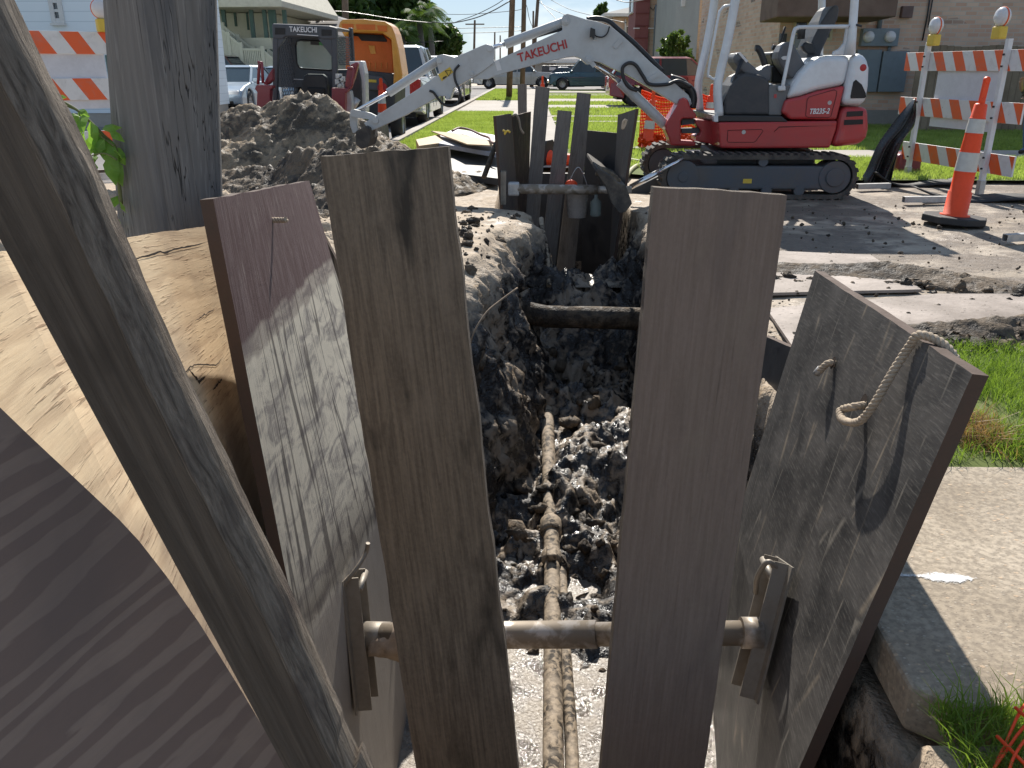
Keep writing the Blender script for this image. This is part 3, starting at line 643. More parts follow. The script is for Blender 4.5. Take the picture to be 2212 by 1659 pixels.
# split along the top, knots: thin dark gouges standing 1 mm off the face
def on_sheet(y, z): # x of the sheet surface near
    best = min(range(len(V)), key=lambda q: (V[q].y-y)**2+(V[q].z-z)**2); return V[best]
VA = None
def hit_sheet(u, v):
    global VA
    if VA is None: VA = np.array([tuple(q) for q in V])
    d = ray(u, v); t = VA[:, 1]/d.y; e = np.hypot(d.x*t-VA[:, 0], CAMZ+d.z*t-VA[:, 2]); return Vector(VA[int(e.argmin())])
def gouge(pts, w, name):
    P = [hit_sheet(*p)+Vector((.0022, 0, 0)) for p in pts]; mb = MB(); nn = 40; vs = []
    for j in range(nn+1):
        t = j/nn; k = min(int(t*(len(P)-1)), len(P)-2); p = P[k].lerp(P[k+1], t*(len(P)-1)-k)
        ww = w*(.25+1.0*float(fbm(j*.5, w*900, 1, 3, 2)))*math.sin(math.pi*min(1, max(.04, t*1.04)))**.5; p = p+Vector((0, 0, (float(fbm(j*.4, 3+w*50, 1, 3, 6))-.5)*.008))
        vs += [p+Vector((0, 0, ww)), p-Vector((0, 0, ww))]
    fs = [(2*j, 2*j+1, 2*j+3, 2*j+2) for j in range(nn)]; mb.add(vs, fs); mb.build(name, M_CRACK, sheet_t)
M_CRACK = flat('torn_ply', (.035, .022, .016), .9, dirt=.1)
gouge([(262, 556), (330, 552), (392, 538), (448, 522)], .0032, 'split')
gouge([(372, 808), (400, 800), (430, 796), (455, 782), (480, 775)], .0028, 'split')
gouge([(402, 792), (418, 812), (432, 800)], .006, 'knot'); gouge([(452, 836), (466, 818), (484, 826)], .005, 'knot')
gouge([(418, 690), (452, 682), (474, 676)], .0022, 'split')
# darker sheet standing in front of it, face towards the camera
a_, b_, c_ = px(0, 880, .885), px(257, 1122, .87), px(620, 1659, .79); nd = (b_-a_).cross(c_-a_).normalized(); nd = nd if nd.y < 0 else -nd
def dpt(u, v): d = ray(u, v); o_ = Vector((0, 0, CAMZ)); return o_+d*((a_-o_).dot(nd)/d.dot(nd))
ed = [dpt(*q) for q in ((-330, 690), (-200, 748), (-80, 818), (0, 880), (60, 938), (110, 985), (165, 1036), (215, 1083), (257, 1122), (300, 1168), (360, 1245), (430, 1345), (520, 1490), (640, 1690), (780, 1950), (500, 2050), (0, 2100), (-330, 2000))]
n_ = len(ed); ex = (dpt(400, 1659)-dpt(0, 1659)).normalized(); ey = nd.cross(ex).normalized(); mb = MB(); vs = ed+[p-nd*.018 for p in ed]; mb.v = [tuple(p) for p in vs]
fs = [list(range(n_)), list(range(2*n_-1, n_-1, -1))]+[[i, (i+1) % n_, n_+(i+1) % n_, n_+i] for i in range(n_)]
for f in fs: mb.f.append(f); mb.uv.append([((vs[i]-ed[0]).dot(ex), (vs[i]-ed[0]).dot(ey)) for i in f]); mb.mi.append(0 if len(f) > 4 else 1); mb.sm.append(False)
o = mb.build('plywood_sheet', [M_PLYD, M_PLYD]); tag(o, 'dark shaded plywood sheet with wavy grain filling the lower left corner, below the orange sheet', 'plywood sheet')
# worn left panel
nT, fT = px(460, 430, 2.0), px(668, 390, 3.45)
nB, fB = px(640, 1350, 2.0), px(766, 730, 3.45)
t1 = thing('form_sheet', 'worn form panel, brown on top and pale below, with a short rope stub', 'shoring panel', (-.55, 2.7, ZB))
Ll = [nT, nT.lerp(nB, .5), nB, Vector((-.55, 2.0, ZB))]
Rl = [fT, fT.lerp(fB, .85), Vector((-.62, 3.45, -.25)), Vector((-.56, 3.45, ZB))]
# even out the rows by height
def rezip(P, n=8):
    L_ = [0]
    for a, b in zip(P, P[1:]): L_.append(L_[-1]+(b-a).length)
    out = []
    for i in range(n+1):
        s_ = L_[-1]*i/n; k = 0
        while k < len(P)-2 and L_[k+1] < s_: k += 1
        out.append(P[k].lerp(P[k+1], (s_-L_[k])/(L_[k+1]-L_[k])))
    return out
panel('board', rezip(Ll), rezip(Rl), .032, M_LP, M_REDGE, t1, nu=24, nv=50, jag=.003, back=(-1, 0, 0), seed=3)
def spline(P, n=12):
    P = [Vector(p) for p in P]; P = [P[0]*2-P[1]]+P+[P[-1]*2-P[-2]]; out = []
    for i in range(1, len(P)-2):
        for k in range(n):
            t = k/n; a, b, c, d = P[i-1], P[i], P[i+1], P[i+2]
            out.append(.5*((2*b)+(c-a)*t+(2*a-5*b+4*c-d)*t*t+(3*b-a-3*c+d)*t**3))
    out.append(P[-2]); return out
def rope(name, path, r, mat, parent, strands=3, pitch=.05):
    P = spline(path, 14); o = []
    mb = MB(); L = [0]
    for a, b in zip(P, P[1:]): L.append(L[-1]+(b-a).length)
    ups = None
    for s_ in range(strands):
        pts = []; prev = None
        for i, p in enumerate(P):
            t = (P[min(i+1, len(P)-1)]-P[max(i-1, 0)]).normalized()
            if prev is None:
                a = t.cross(Vector((.3, .2, 1))); 
            else: a = prev-t*prev.dot(t)
            a.normalize(); prev = a; b = t.cross(a); g = 2*math.pi*(L[i]/pitch+s_/strands); pts.append(p+(a*math.cos(g)+b*math.sin(g))*r*.52)
        mb.tube(pts, r*.56, 7)
    return mb.build(name, mat, parent)
def lpt(u, v, off=.03):
    """point on the worn panel under a picture point, lifted off its face"""
    P = [nT, fT, fB, nB]; n_ = (fT-nT).cross(nB-nT).normalized()
    if n_.x < 0: n_ = -n_
    d = ray(u, v); o_ = Vector((0, 0, CAMZ)); t = (nT+n_*off-o_).dot(n_)/d.dot(n_); return o_+d*t
a = lpt(586, 478, 0.0); b = lpt(618, 474, .05); rope('rope_stub', [a+Vector((-.03, 0, 0)), a+Vector((.012, 0, .004)), a.lerp(b, .6)+Vector((.012, 0, 0)), b], .0085, M_ROPE, t1, pitch=.03)
# brown board standing behind that panel
o = panel('trench_board', [px(672, 455, 3.55), px(700, 900, 3.55), Vector((-.6, 3.55, ZB))], [px(726, 560, 3.55), px(800, 930, 3.55), Vector((-.42, 3.55, ZB))], .03, M_PA, M_REDGE, nu=4, nv=40, back=(0, 1, 0), seed=7)
tag(o, 'narrow reddish brown board standing behind the far edge of the worn left panel', 'board')
# right panel with the rope loop
nT2, fT2 = px(2100, 808, 1.76), px(1760, 585, 3.2); nB2, fB2 = px(1735, 1640, 1.72), px(1610, 1060, 3.2)
fE = down(fT2, fB2, -.5); nE = down(nT2, nB2, -.6)
t2 = thing('form_sheet', 'dark scuffed form panel with a rope loop hanging over its top edge', 'shoring panel', (1.0, 2.7, ZB))
panel('board', rezip([fT2, fE, Vector((.9, 3.2, ZB))]), rezip([nT2, nE, Vector((.66, 1.70, ZB))]), .036, M_RP, M_REDGE, t2, nu=24, nv=50, jag=.003, back=(1, 0, 0), seed=4)
n2_ = (fT2-nT2).cross(nB2-nT2).normalized(); n2_ = n2_ if n2_.x < 0 else -n2_
def rpt(u, v, off=0.):
    d = ray(u, v); o_ = Vector((0, 0, CAMZ)); t = (nT2-o_).dot(n2_)/d.dot(n2_); return o_+d*t+n2_*off
top = rpt(1990, 738, .012)
rope('rope_loop', [rpt(1862, 868, -.03), rpt(1868, 884, .03), rpt(1852, 896, .05), rpt(1862, 918, .055), rpt(1895, 920, .05), rpt(1925, 880, .045), rpt(1945, 830, .035), rpt(1962, 780, .02), rpt(1978, 748, .014),
     rpt(1992, 735, .01)+Vector((0, 0, .012)), rpt(2004, 742, -.03)+Vector((0, 0, .012)), rpt(2010, 760, -.062), rpt(2010, 800, -.07)], .0115, M_ROPE, t2, pitch=.042)
a = rpt(1798, 786, 0); rope('rope_stub', [a-n2_*.03, a+n2_*.012, rpt(1788, 806, .028)], .011, M_ROPE, t2, pitch=.035)
mb = MB(); mb.tube([rpt(1790, 800, .026), rpt(1782, 812, .03)], .0125, 10); mb.build('tape', M_GAL, t2)
mb = MB()
for u, v in ((1866, 866), (1800, 784)):
    c = rpt(u, v, .0015); ax = Vector((0, 1, 0)); ux = n2_.cross(ax).normalized(); ring = [c+(ax*math.cos(g)+ux*math.sin(g)*1.3)*.017 for g in [i*.5236 for i in range(12)]]
    mb.add(ring, [list(range(12))]); 
mb.build('rope_hole', M_CRACK, t2)
# black panel added for the shade in the hole, further along the right wall
o = panel('form_sheet', [px(1560, 690, 4.6), Vector((1.06, 4.7, ZB))], [px(1712, 752, 3.42), Vector((1.05, 3.42, ZB))], .03, M_BLK, M_REDGE, nu=12, nv=20, back=(1, 0, 0), seed=9)  # no real form sheet, stands in for the shaded trench wall
tag(o, 'black panel standing in for the shaded trench wall behind the reddish plank on the right', 'shoring panel')
# hydraulic shore: two rails and a cylinder
pL = lpt(790, 1374, .11); pR = rpt(1668, 1376, .05); zc = (pL.z+pR.z)/2
t3 = thing('trench_brace', 'tan aluminium cross brace with a rail at each end, spanning the near trench', 'trench brace', (pL+pR)/2)
c0 = pL; c1 = pR
MB().tube([c0.lerp(c1, .05), c0.lerp(c1, .62)], .047, 24).build('cylinder', M_BRACE, t3)
MB().tube([c0.lerp(c1, .62), c1], .04, 24).tube([c1-Vector((.05, 0, 0)), c1+Vector((.012, 0, 0))], .05, 24).build('piston', M_BRACE, t3)
MB().tube([c0-Vector((.01, 0, 0)), c0+Vector((.09, 0, 0))], .052, 20).build('socket', M_ALU, t3)
def rail(mb, A, B, face, w=.11, dp=.05):
    """channel section from A to B, open towards face"""
    A = Vector(A); B = Vector(B); d = (B-A).normalized(); f = Vector(face); f = (f-d*f.dot(d)).normalized(); s_ = d.cross(f)
    mb.beam(A, B, w, .008, f)
    for q in (-1, 1): mb.beam(A+s_*q*w/2+f*dp/2, B+s_*q*w/2+f*dp/2, .007, dp, f)
    for q in (-1, 1): mb.beam(A+s_*q*(w/2+.018)+f*.0, B+s_*q*(w/2+.018), .04, .007, f)
mb = MB(); A = rpt(1702, 1215, .012); B = rpt(1628, 1500, .012); rail(mb, A, B, n2_); mb.tube([A+Vector((-.05, -.06, -.03)), A+Vector((-.05, .06, -.03))], .012, 10); mb.build('rail', M_ALU, t3)
mb = MB(); mb.tube(spline([A+Vector((-.03, -.05, .0)), A+Vector((-.07, -.05, .03)), A+Vector((-.09, -.03, -.04)), A+Vector((-.08, .0, -.12))], 6), .009, 8).build('hook', M_ALU, t3); MB().tube([A+Vector((-.03, -.08, -.36)), A+Vector((-.07, -.1, -.34))], .006, 6).build('pin', M_ALU, t3)
mb = MB(); A = lpt(752, 1240, .07); B = lpt(782, 1520, .07); rail(mb, A, B, (1, 0, .1)); mb.tube([A+Vector((.05, -.06, -.03)), A+Vector((.05, .06, -.03))], .012, 10); mb.build('rail', M_ALU, t3)
mb = MB(); mb.tube(spline([A+Vector((.02, -.05, -.05)), A+Vector((.0, -.07, .0)), A+Vector((.04, -.05, .05)), A+Vector((.07, -.0, .09)), A+Vector((.08, .0, .13))], 6), .008, 8).build('hook', M_ALU, t3)
# muddy rag stuffed at the left end of the brace
mb = MB(); n = 16; vs = []
c = c0+Vector((.12, -.02, .0))
for j in range(n+1):
    for i in range(n+1):
        a = i/n*2-1; b = j/n*2-1; r_ = .055+.03*float(fbm(i*.5, j*.5, 1, 3, 12)); g = b*1.9
        vs.append(c+Vector((a*.1, -math.cos(g)*r_*(1+.3*a), math.sin(g)*r_*(1+.5*a)+.02*a)))
mb.add(vs, [(j*(n+1)+i, j*(n+1)+i+1, (j+1)*(n+1)+i+1, (j+1)*(n+1)+i) for j in range(n) for i in range(n)], None, 0, True)
o = mb.build('rag', flat('tan_cloth', (.42, .33, .25), .9, dirt=.5, sc=20)); tag(o, 'crumpled tan rag wrapped round the left end of the near cross brace', 'rag')
so_ = o.modifiers.new('thickness', 'SOLIDIFY'); so_.thickness = .004
# pipes in the bottom
def hz(x, y): return float(ground_z(np.array([x]), np.array([y]))[0])
t4 = thing('buried_pipe', 'mud caked pipe with two couplings running along the trench floor', 'pipe', gz(1190, 1450, -1.5))
P = [gz(1195, 1900, -1.47), gz(1195, 1640, -1.465), gz(1194, 1400, -1.45), gz(1192, 1205, -1.43)]
MB().tube(spline(P, 8), .047, 20).build('pipe_length', M_PIPE, t4)
P = [gz(1193, 1200, -1.42), gz(1190, 1140, -1.4), gz(1187, 1060, -1.36), gz(1185, 980, -1.32), gz(1183, 905, -1.28), gz(1182, 870, -1.32)]
MB().tube(spline(P, 8), .05, 20).build('pipe_length', M_PIPE, t4)
a = gz(1190, 1152, -1.4); b = gz(1190, 1125, -1.39); MB().tube([a, a.lerp(b, .15), b.lerp(a, .15), b], [.058, .07, .07, .06], 20).build('coupling', M_PIPE, t4)
a = gz(1191, 1215, -1.42); b = gz(1191, 1192, -1.41); MB().tube([a, a.lerp(b, .2), b.lerp(a, .2), b], [.05, .06, .06, .05], 20).build('coupling', M_PIPE, t4)
MB().box(a+Vector((-.03, -.05, .04)), a+Vector((.03, .06, .085))).build('saddle', M_PIPE, t4, bevel=.01)
P = [gz(1238, 1900, -1.5), gz(1236, 1640, -1.5), gz(1228, 1500, -1.49), gz(1221, 1400, -1.48), gz(1216, 1300, -1.47), gz(1212, 1200, -1.47), gz(1208, 1120, -1.5)]
o = MB().tube(spline(P, 8), .03, 16).build('thin_pipe', M_PIPE); tag(o, 'thinner clay crusted pipe lying along the right side of the larger pipe', 'pipe')
P = [px(1120, 672, 7.0), px(1180, 684, 7.0), px(1290, 686, 7.0), px(1420, 690, 7.0)]
o = MB().tube(P, .098, 28).build('crossing_pipe', M_CLOD); tag(o, 'large pipe crossing the trench from side to side below the earth berm', 'pipe')
P = [px(1169, 472, 8.3), px(1171, 490, 8.2), px(1178, 530, 8.0), px(1184, 575, 7.8), px(1186, 618, 7.6)]
o = MB().tube(spline(P, 6), .024, 12).build('bent_pipe', M_PIPE); tag(o, 'thin muddy pipe bending up out of the left bank before the far planks', 'pipe')
P = [px(1012, 765, 5.0), px(1022, 722, 5.0), px(1050, 676, 5.1), px(1080, 650, 5.2), px(1118, 622, 5.3)]
o = MB().tube(spline(P, 6), .006, 6).build('root', flat('root_bark', (.3, .22, .15), .9)); tag(o, 'curved bare root sticking out of the dark left bank', 'root')
# clods of mud as loose stuff
def clods(name, C, mat, kind='stuff', flat_=.7):
    """C: x y z r rows; lumpy small rocks"""
    base = []; 
    n, m = 7, 5
    for i in range(m+1):
        for k in range(n):
            a = math.pi*i/m; g = 2*math.pi*k/n; base.append((math.sin(a)*math.cos(g), math.sin(a)*math.sin(g), math.cos(a)))
    base = np.array(base); bf = np.array([(i*n+k, i*n+(k+1) % n, (i+1)*n+(k+1) % n, (i+1)*n+k) for i in range(m) for k in range(n)])
    C = np.array(C); K = len(C); V = np.repeat(base[None], K, 0)*(1+rng.uniform(-.38, .38, (K, len(base), 1)))*rng.uniform(.6, 1.3, (K, 1, 3))
    V[:, :, 2] *= flat_; V = V*C[:, None, 3:4]+C[:, None, :3]; Fx = (bf[None]+(np.arange(K)*len(base))[:, None, None]).reshape(-1, 4)
    o = npmesh(name, V.reshape(-1, 3), Fx, mat); tag(o, kind=kind); return o
C = []
def scatter(n, fx, fy, r0, r1, zf=None):
    for _ in range(n):
        x = fx(); y = fy(x) if callable(fy) else fy; r = r0*(r1/r0)**(random.random()**2.2); C.append((x, y, None, r))
U_ = random.uniform
scatter(420, lambda: U_(-.6, 1.05), lambda x: U_(3.3, 7.4), .008, .09)
scatter(260, lambda: U_(-.7, .1), lambda x: U_(3.8, 8.3), .006, .035)
scatter(120, lambda: U_(-1.4, -.5), lambda x: U_(3.6, 8.5), .008, .04)
scatter(650, lambda: U_(-3.2, -1.1), lambda x: U_(3.0, 9.8), .01, .09)
scatter(260, lambda: U_(1.15, 5.5), lambda x: 5.55-.18*(x-2.0)+random.gauss(0, .12), .01, .06)
scatter(420, lambda: U_(2.0, 4.2), lambda x: 4.15+.02*x+random.gauss(0, .07), .015, .085)
scatter(600, lambda: U_(1.1, 5), lambda x: U_(4.3, 9), .004, .022)
scatter(60, lambda: U_(1.2, 1.9), lambda x: U_(3.95, 4.4), .01, .04)
CA = np.array([(c[0], c[1], 0, c[3]) for c in C]); CA[:, 2] = ground_z(CA[:, 0], CA[:, 1])+CA[:, 3]*.25
CA[:, 2] += np.where(CA[:, 0] > 1.3, .02, 0)
clods('mud_clods', CA, M_CLOD)
# ridge of scraped mud on the right
def mound(name, pts, w, h, mat, seed, step=.03, amp=.5, pw=1.):
    P = [Vector(p) for p in pts]; A = np.array([[p.x, p.y] for p in P]); hs = [p.z for p in P]
    x0, y0 = A.min(0)-w; x1, y1 = A.max(0)+w; xs = np.arange(x0, x1, step); ys = np.arange(y0, y1, step); X_, Y_ = np.meshgrid(xs, ys)
    best = np.full(X_.shape, 1e9); hh = np.zeros(X_.shape)
    for i in range(len(P)-1):
        a, b = A[i], A[i+1]; d = b-a; t = np.clip(((X_-a[0])*d[0]+(Y_-a[1])*d[1])/(d@d), 0, 1); dd = np.hypot(X_-a[0]-t*d[0], Y_-a[1]-t*d[1]); k = dd < best
        best = np.where(k, dd, best); hh = np.where(k, hs[i]*(1-t)+hs[i+1]*t, hh)
    q = np.clip(1-best/(w*(.75+.5*fbm(X_, Y_, 1.2/w, 3, seed))), 0, 1)**pw
    Zm = hh*q*(1-amp*.5+amp*(rdg(X_, Y_, 1.1/w, 5, seed+3)))+np.where(q > 0, (rdg(X_, Y_, 4.2/w, 4, seed+5)-.5)*h*.25+(fbm(X_, Y_, 16/w, 3, seed+6)-.5)*h*.12, 0)*np.minimum(1, q*5)-.04*(q <= 0)
    Zm = Zm+ground_z(X_, Y_)*.0
    r_, c_ = X_.shape; idx = np.arange(r_*c_).reshape(r_, c_); Fq = np.stack([idx[:-1, :-1], idx[:-1, 1:], idx[1:, 1:], idx[1:, :-1]], -1).reshape(-1, 4)
    keep = (q.reshape(-1)[Fq] > 0).any(1); Fq = Fq[keep]; used, inv = np.unique(Fq, return_inverse=True)
    return npmesh(name, np.stack([X_, Y_, Zm], -1).reshape(-1, 3)[used], inv.reshape(-1, 4), mat, smooth=True)
o = mound('mud_ridge', [(1.75, 4.25, .04), (2.3, 4.3, .09), (2.9, 4.35, .13), (3.6, 4.3, .11), (4.6, 4.2, .05)], .22, .1, M_CLOD, 51, .018); tag(o, 'low black ridge of scraped mud between the ground sheets and the grass on the right', 'mud ridge')
o = mound('mud_ridge', [(1.3, 6.1, .03), (1.9, 5.85, .05), (2.5, 5.75, .09), (3.0, 5.5, .05), (3.2, 5.35, .01)], .26, .07, M_CLOD, 52, .02); tag(o, 'thin smear of dark mud across the pale sheets behind the rope loop panel', 'mud ridge')
# pale sheets lying on the ground to the right of the trench
def plate(pts, lab, z=.018, th=.02):
    mb = MB(); mb.prism([(p.x, p.y, z-th) for p in pts], (0, 0, th)); o = mb.build('ground_sheet', M_STEEL, bevel=.002); tag(o, lab, 'ground sheet', 'pale sheets laid on the ground')
plate([gz(1655, 672), gz(1712, 756), gz(2212, 768), gz(2600, 776), gz(2400, 640), gz(2020, 640)], 'pale pinkish sheet lying along the edge of the grass behind the rope loop panel')
plate([gz(1610, 545), gz(1640, 640), gz(1990, 632), gz(1880, 556)], 'pale sheet lying behind the reddish plank, nearer the excavator track', .022)
# left dirt pile and the mud in front of it
o = mound('dirt_pile', [(-4.3, 11.5, .6), (-3.95, 11.4, .85), (-3.6, 11.4, .92), (-3.15, 11.5, 1.08), (-2.75, 11.4, .95), (-2.3, 11.2, .72), (-1.75, 10.8, .42), (-1.4, 10.5, .16)], 1.05, .6, M_PILE, 61, .026, .35, .75)
tag(o, 'tall pile of grey brown clay in front of the loader, crest left of the bucket', 'dirt pile')
o = mound('dirt_pile', [(-3.7, 9.7, .2), (-2.9, 9.4, .35), (-2.3, 9.1, .52), (-1.9, 8.7, .48), (-1.6, 8.2, .34), (-1.35, 7.6, .15)], .65, .4, M_CLOD, 71, .024, .6)
tag(o, 'low dark lumpy heap of wet mud in front of the tall clay pile', 'dirt pile')
o = mound('dirt_pile', [(-3.1, 5.7, .12), (-2.5, 5.5, .3), (-1.9, 5.3, .34), (-1.5, 5.0, .2)], .55, .4, M_CLOD, 81, .02, .6)
tag(o, 'dark lumpy mud heap behind the foot of the near utility pole', 'dirt pile')
# near utility pole
c = Vector((-1.13, 2.78, 0)); a = px(372, 500, 2.78); b = px(348, 0, 2.78)
pts = [down(a, b, z) for z in (-.3, .3, .8, 1.4, 2.2, 3.5, 6, 9.5)]
mb = MB(); mb.tube(pts, [.17, .168, .165, .163, .16, .155, .145, .13], 48)
o = mb.build('utility_pole', M_POLE); tag(o, 'thick weathered grey wooden pole close by on the left, cracked along its length', 'utility pole')
# --- white arrow sprayed on the slab
mb = MB(); A = gz(1900, 1240, .0175); B = gz(2112, 1250, .0175); dv = B-A; nv_ = Vector((-dv.y, dv.x, 0)).normalized()*.045
mb.add([A-nv_, B-nv_, B+nv_, A+nv_], [(0, 1, 2, 3)], [[(0, -1), (1, -1), (1, 1), (0, 1)]])
def m_spray():
    k = N('sprayed_white'); s = k.sep(k.vec(src='UV')); u, v = s['X'], s['Y']; shp = k.ramp(u, [(0, .10), (.42, .16), (.5, .42), (.62, .62), (.8, .5), (.9, .32), (1, 0)]); n1 = k.noise(k.vec(), 38, 6, .5, .7); n2 = k.noise(k.vec(), 240, 4)
    e = k.ma('ADD', k.ma('SUBTRACT', shp, k.ma('ABSOLUTE', v)), k.ma('ADD', k.ma('MULTIPLY', k.ma('SUBTRACT', n1, .5), 1.3), k.ma('MULTIPLY', k.ma('SUBTRACT', n2, .5), .9))); al = k.ramp(e, [(.0, 0), (.22, .95)])
    k.put(k.b.inputs['Alpha'], al); return k.fin((.8, .8, .8), .8)
o = mb.build('sprayed_arrow', m_spray()); tag(o, 'white arrow sprayed on the concrete slab beside the trench', 'paint mark')
# --- grass
def blades(name, xy, h0, h1, wd, mat, lean=.5, z=None, clump=None):
    xy = np.asarray(xy); n = len(xy); zz = z if z is not None else 0.0
    h = rng.uniform(h0, h1, n); g = rng.uniform(0, 2*np.pi, n); ln = rng.uniform(.1, lean, n)*h; dx = np.cos(g)*ln; dy = np.sin(g)*ln; w_ = wd*rng.uniform(.6, 1.3, n); g2 = rng.uniform(0, np.pi, n)
    px_ = np.cos(g2)*w_; py_ = np.sin(g2)*w_; b = np.column_stack([xy, np.zeros(n)+zz])
    m = b+np.column_stack([dx*.35, dy*.35, h*.6]); tp = b+np.column_stack([dx, dy, h]); o_ = np.column_stack([px_, py_, np.zeros(n)])
    V = np.stack([b-o_, b+o_, m+o_*.8, m-o_*.8, tp], 1).reshape(-1, 3); i = np.arange(n)*5
    F = np.concatenate([np.stack([i, i+1, i+2], 1), np.stack([i, i+2, i+3], 1), np.stack([i+3, i+2, i+4], 1)])
    o = npmesh(name, V, F, mat); tag(o, kind='stuff'); return o
def region(n, poly, dens=None, seed=0):
    A = np.array(poly); x0, y0 = A.min(0); x1, y1 = A.max(0); out = []
    x = rng.uniform(x0, x1, n*3); y = rng.uniform(y0, y1, n*3); ins = np.zeros(len(x), bool); j = len(A)-1
    for i in range(len(A)):
        xi, yi = A[i]; xj, yj = A[j]; c_ = ((yi > y) != (yj > y)) & (x < (xj-xi)*(y-yi)/(yj-yi+1e-12)+xi); ins ^= c_; j = i
    if dens is not None: ins &= fbm(x, y, dens, 3, seed) > rng.uniform(.3, .6, len(x))
    P = np.column_stack([x[ins], y[ins]]); return P[:n]
blades('grass', region(20000, [(1.5, 2.74), (3.6, 2.74), (3.6, 4.1), (2.0, 4.05), (1.55, 3.7)], 3, 1), .03, .085, .0016, M_GRASSN, 1.2, .012)
P = region(20000, [(.9, 1.5), (1.1, 1.50), (2.6, 1.48), (2.6, .7), (.88, .7)], 5, 3); blades('grass', P, .03, .10, .0017, M_GRASSN, 1.3, .0)
P = region(5000, [(.9, 1.5), (1.1, 1.50), (2.6, 1.48), (2.6, .7), (.88, .7)], 6, 9); blades('dry_grass', P, .02, .06, .0014, M_STRAW, 1.8, .0)
c = gz(2088, 940); P = np.column_stack([rng.normal(c.x, .07, 1500), rng.normal(c.y, .09, 1500)]); blades('dry_grass', P, .02, .09, .002, M_STRAW, 2.0, .01)
P = region(70000, [(-2.4, 14.4), (-.55, 14.4), (-.55, 27.8), (-2.4, 27.8)]); blades('grass', P, .04, .09, .006, M_GRASS, .6, .05)
P = region(110000, [(.66, 12.0), (2.4, 12.0), (2.6, 14.7), (12, 14.7), (12, 26), (.66, 26)]); P = P[~(((P[:, 1] > 22.5) & (P[:, 1] < 23.15)) | ((P[:, 1] > 25) & (P[:, 1] < 25.9)))]; blades('grass', P, .04, .09, .006, M_GRASS, .6, .045)
P = region(60000, [(.66, 26), (14, 26), (18, 48), (.66, 48)]); P = P[~(((P[:, 1] > 31.1) & (P[:, 1] < 33.7)) | ((P[:, 1] > 37.1) & (P[:, 1] < 40.9)) | ((P[:, 1] > 45.9) & (P[:, 1] < 47.6)))]; blades('grass', P, .05, .1, .012, M_GRASS, .6, .045)
P = region(30000, [(-2.4, 38.8), (-.55, 38.8), (-.55, 60), (-2.4, 60)]); blades('grass', P, .05, .1, .012, M_GRASS, .6, .05)
P = region(50000, [(2.4, 10.75), (10, 10.75), (10, 13.4), (2.4, 13.4)]); blades('grass', P, .03, .09, .004, M_GRASS, .8, .045)
P = region(26000, [(-22, 12), (-15.1, 12), (-15.1, 30), (-22, 30)]); blades('grass', P, .05, .1, .01, M_GRASS, .6, .05)
# ================================================================ excavator
M_RED = flat('machine_red', (.47, .03, .035), .35, dirt=.3, dirtc=(.2, .12, .1), sc=3, coat=.3)
M_SIL = flat('machine_silver', (.7, .73, .76), .3, .1, dirt=.3, dirtc=(.3, .26, .22), sc=2.5, coat=.2)
M_BOOM = flat('boom_grey', (.5, .52, .53), .42, .1, dirt=.4, dirtc=(.27, .24, .2), sc=2.5, coat=.15)
M_DKG = flat('dark_grey_plastic', (.04, .043, .05), .5, dirt=.4, dirtc=(.18, .16, .14), sc=4)
M_BLUEG = flat('track_frame_grey', (.085, .095, .11), .55, dirt=.85, dirtc=(.14, .12, .098), sc=4, bs=.4)
M_TRACK = flat('muddy_track_rubber', (.05, .045, .042), .8, dirt=.9, dirtc=(.2, .17, .135), sc=6, bs=.8)
M_TXTR = flat('lettering_red', (.45, .03, .03), .4, dirt=.05); M_TXTW = flat('lettering_white', (.8, .8, .8), .5, dirt=.05)
EX = thing('excavator', 'red and silver compact excavator on rubber tracks with its grey boom stretched across the trench', 'excavator', (3.0, 10.2, 0))
def pr(name, f, pts, y, dy, mat, parent, bevel=.012, seg=2):
    return MB().prism(tr(f, pts, y), (0, dy, 0)).build(name, mat, parent, bevel=bevel, seg=seg)
def stadium(xa, xb, z0, z1, n=12, sl=0.):
    r = (z1-z0)/2; zc_ = (z0+z1)/2; P = []
    for i in range(n+1): a = math.pi/2+math.pi*i/n; P.append((xa+r+r*math.cos(a), zc_+r*math.sin(a)+(sl if True else 0)*0))
    for i in range(n+1): a = -math.pi/2+math.pi*i/n; P.append((xb-r+r*math.cos(a), zc_+r*math.sin(a)))
    return P
xa = px(1430, 385, 9.4).x; xb = px(1851, 385, 9.4).x
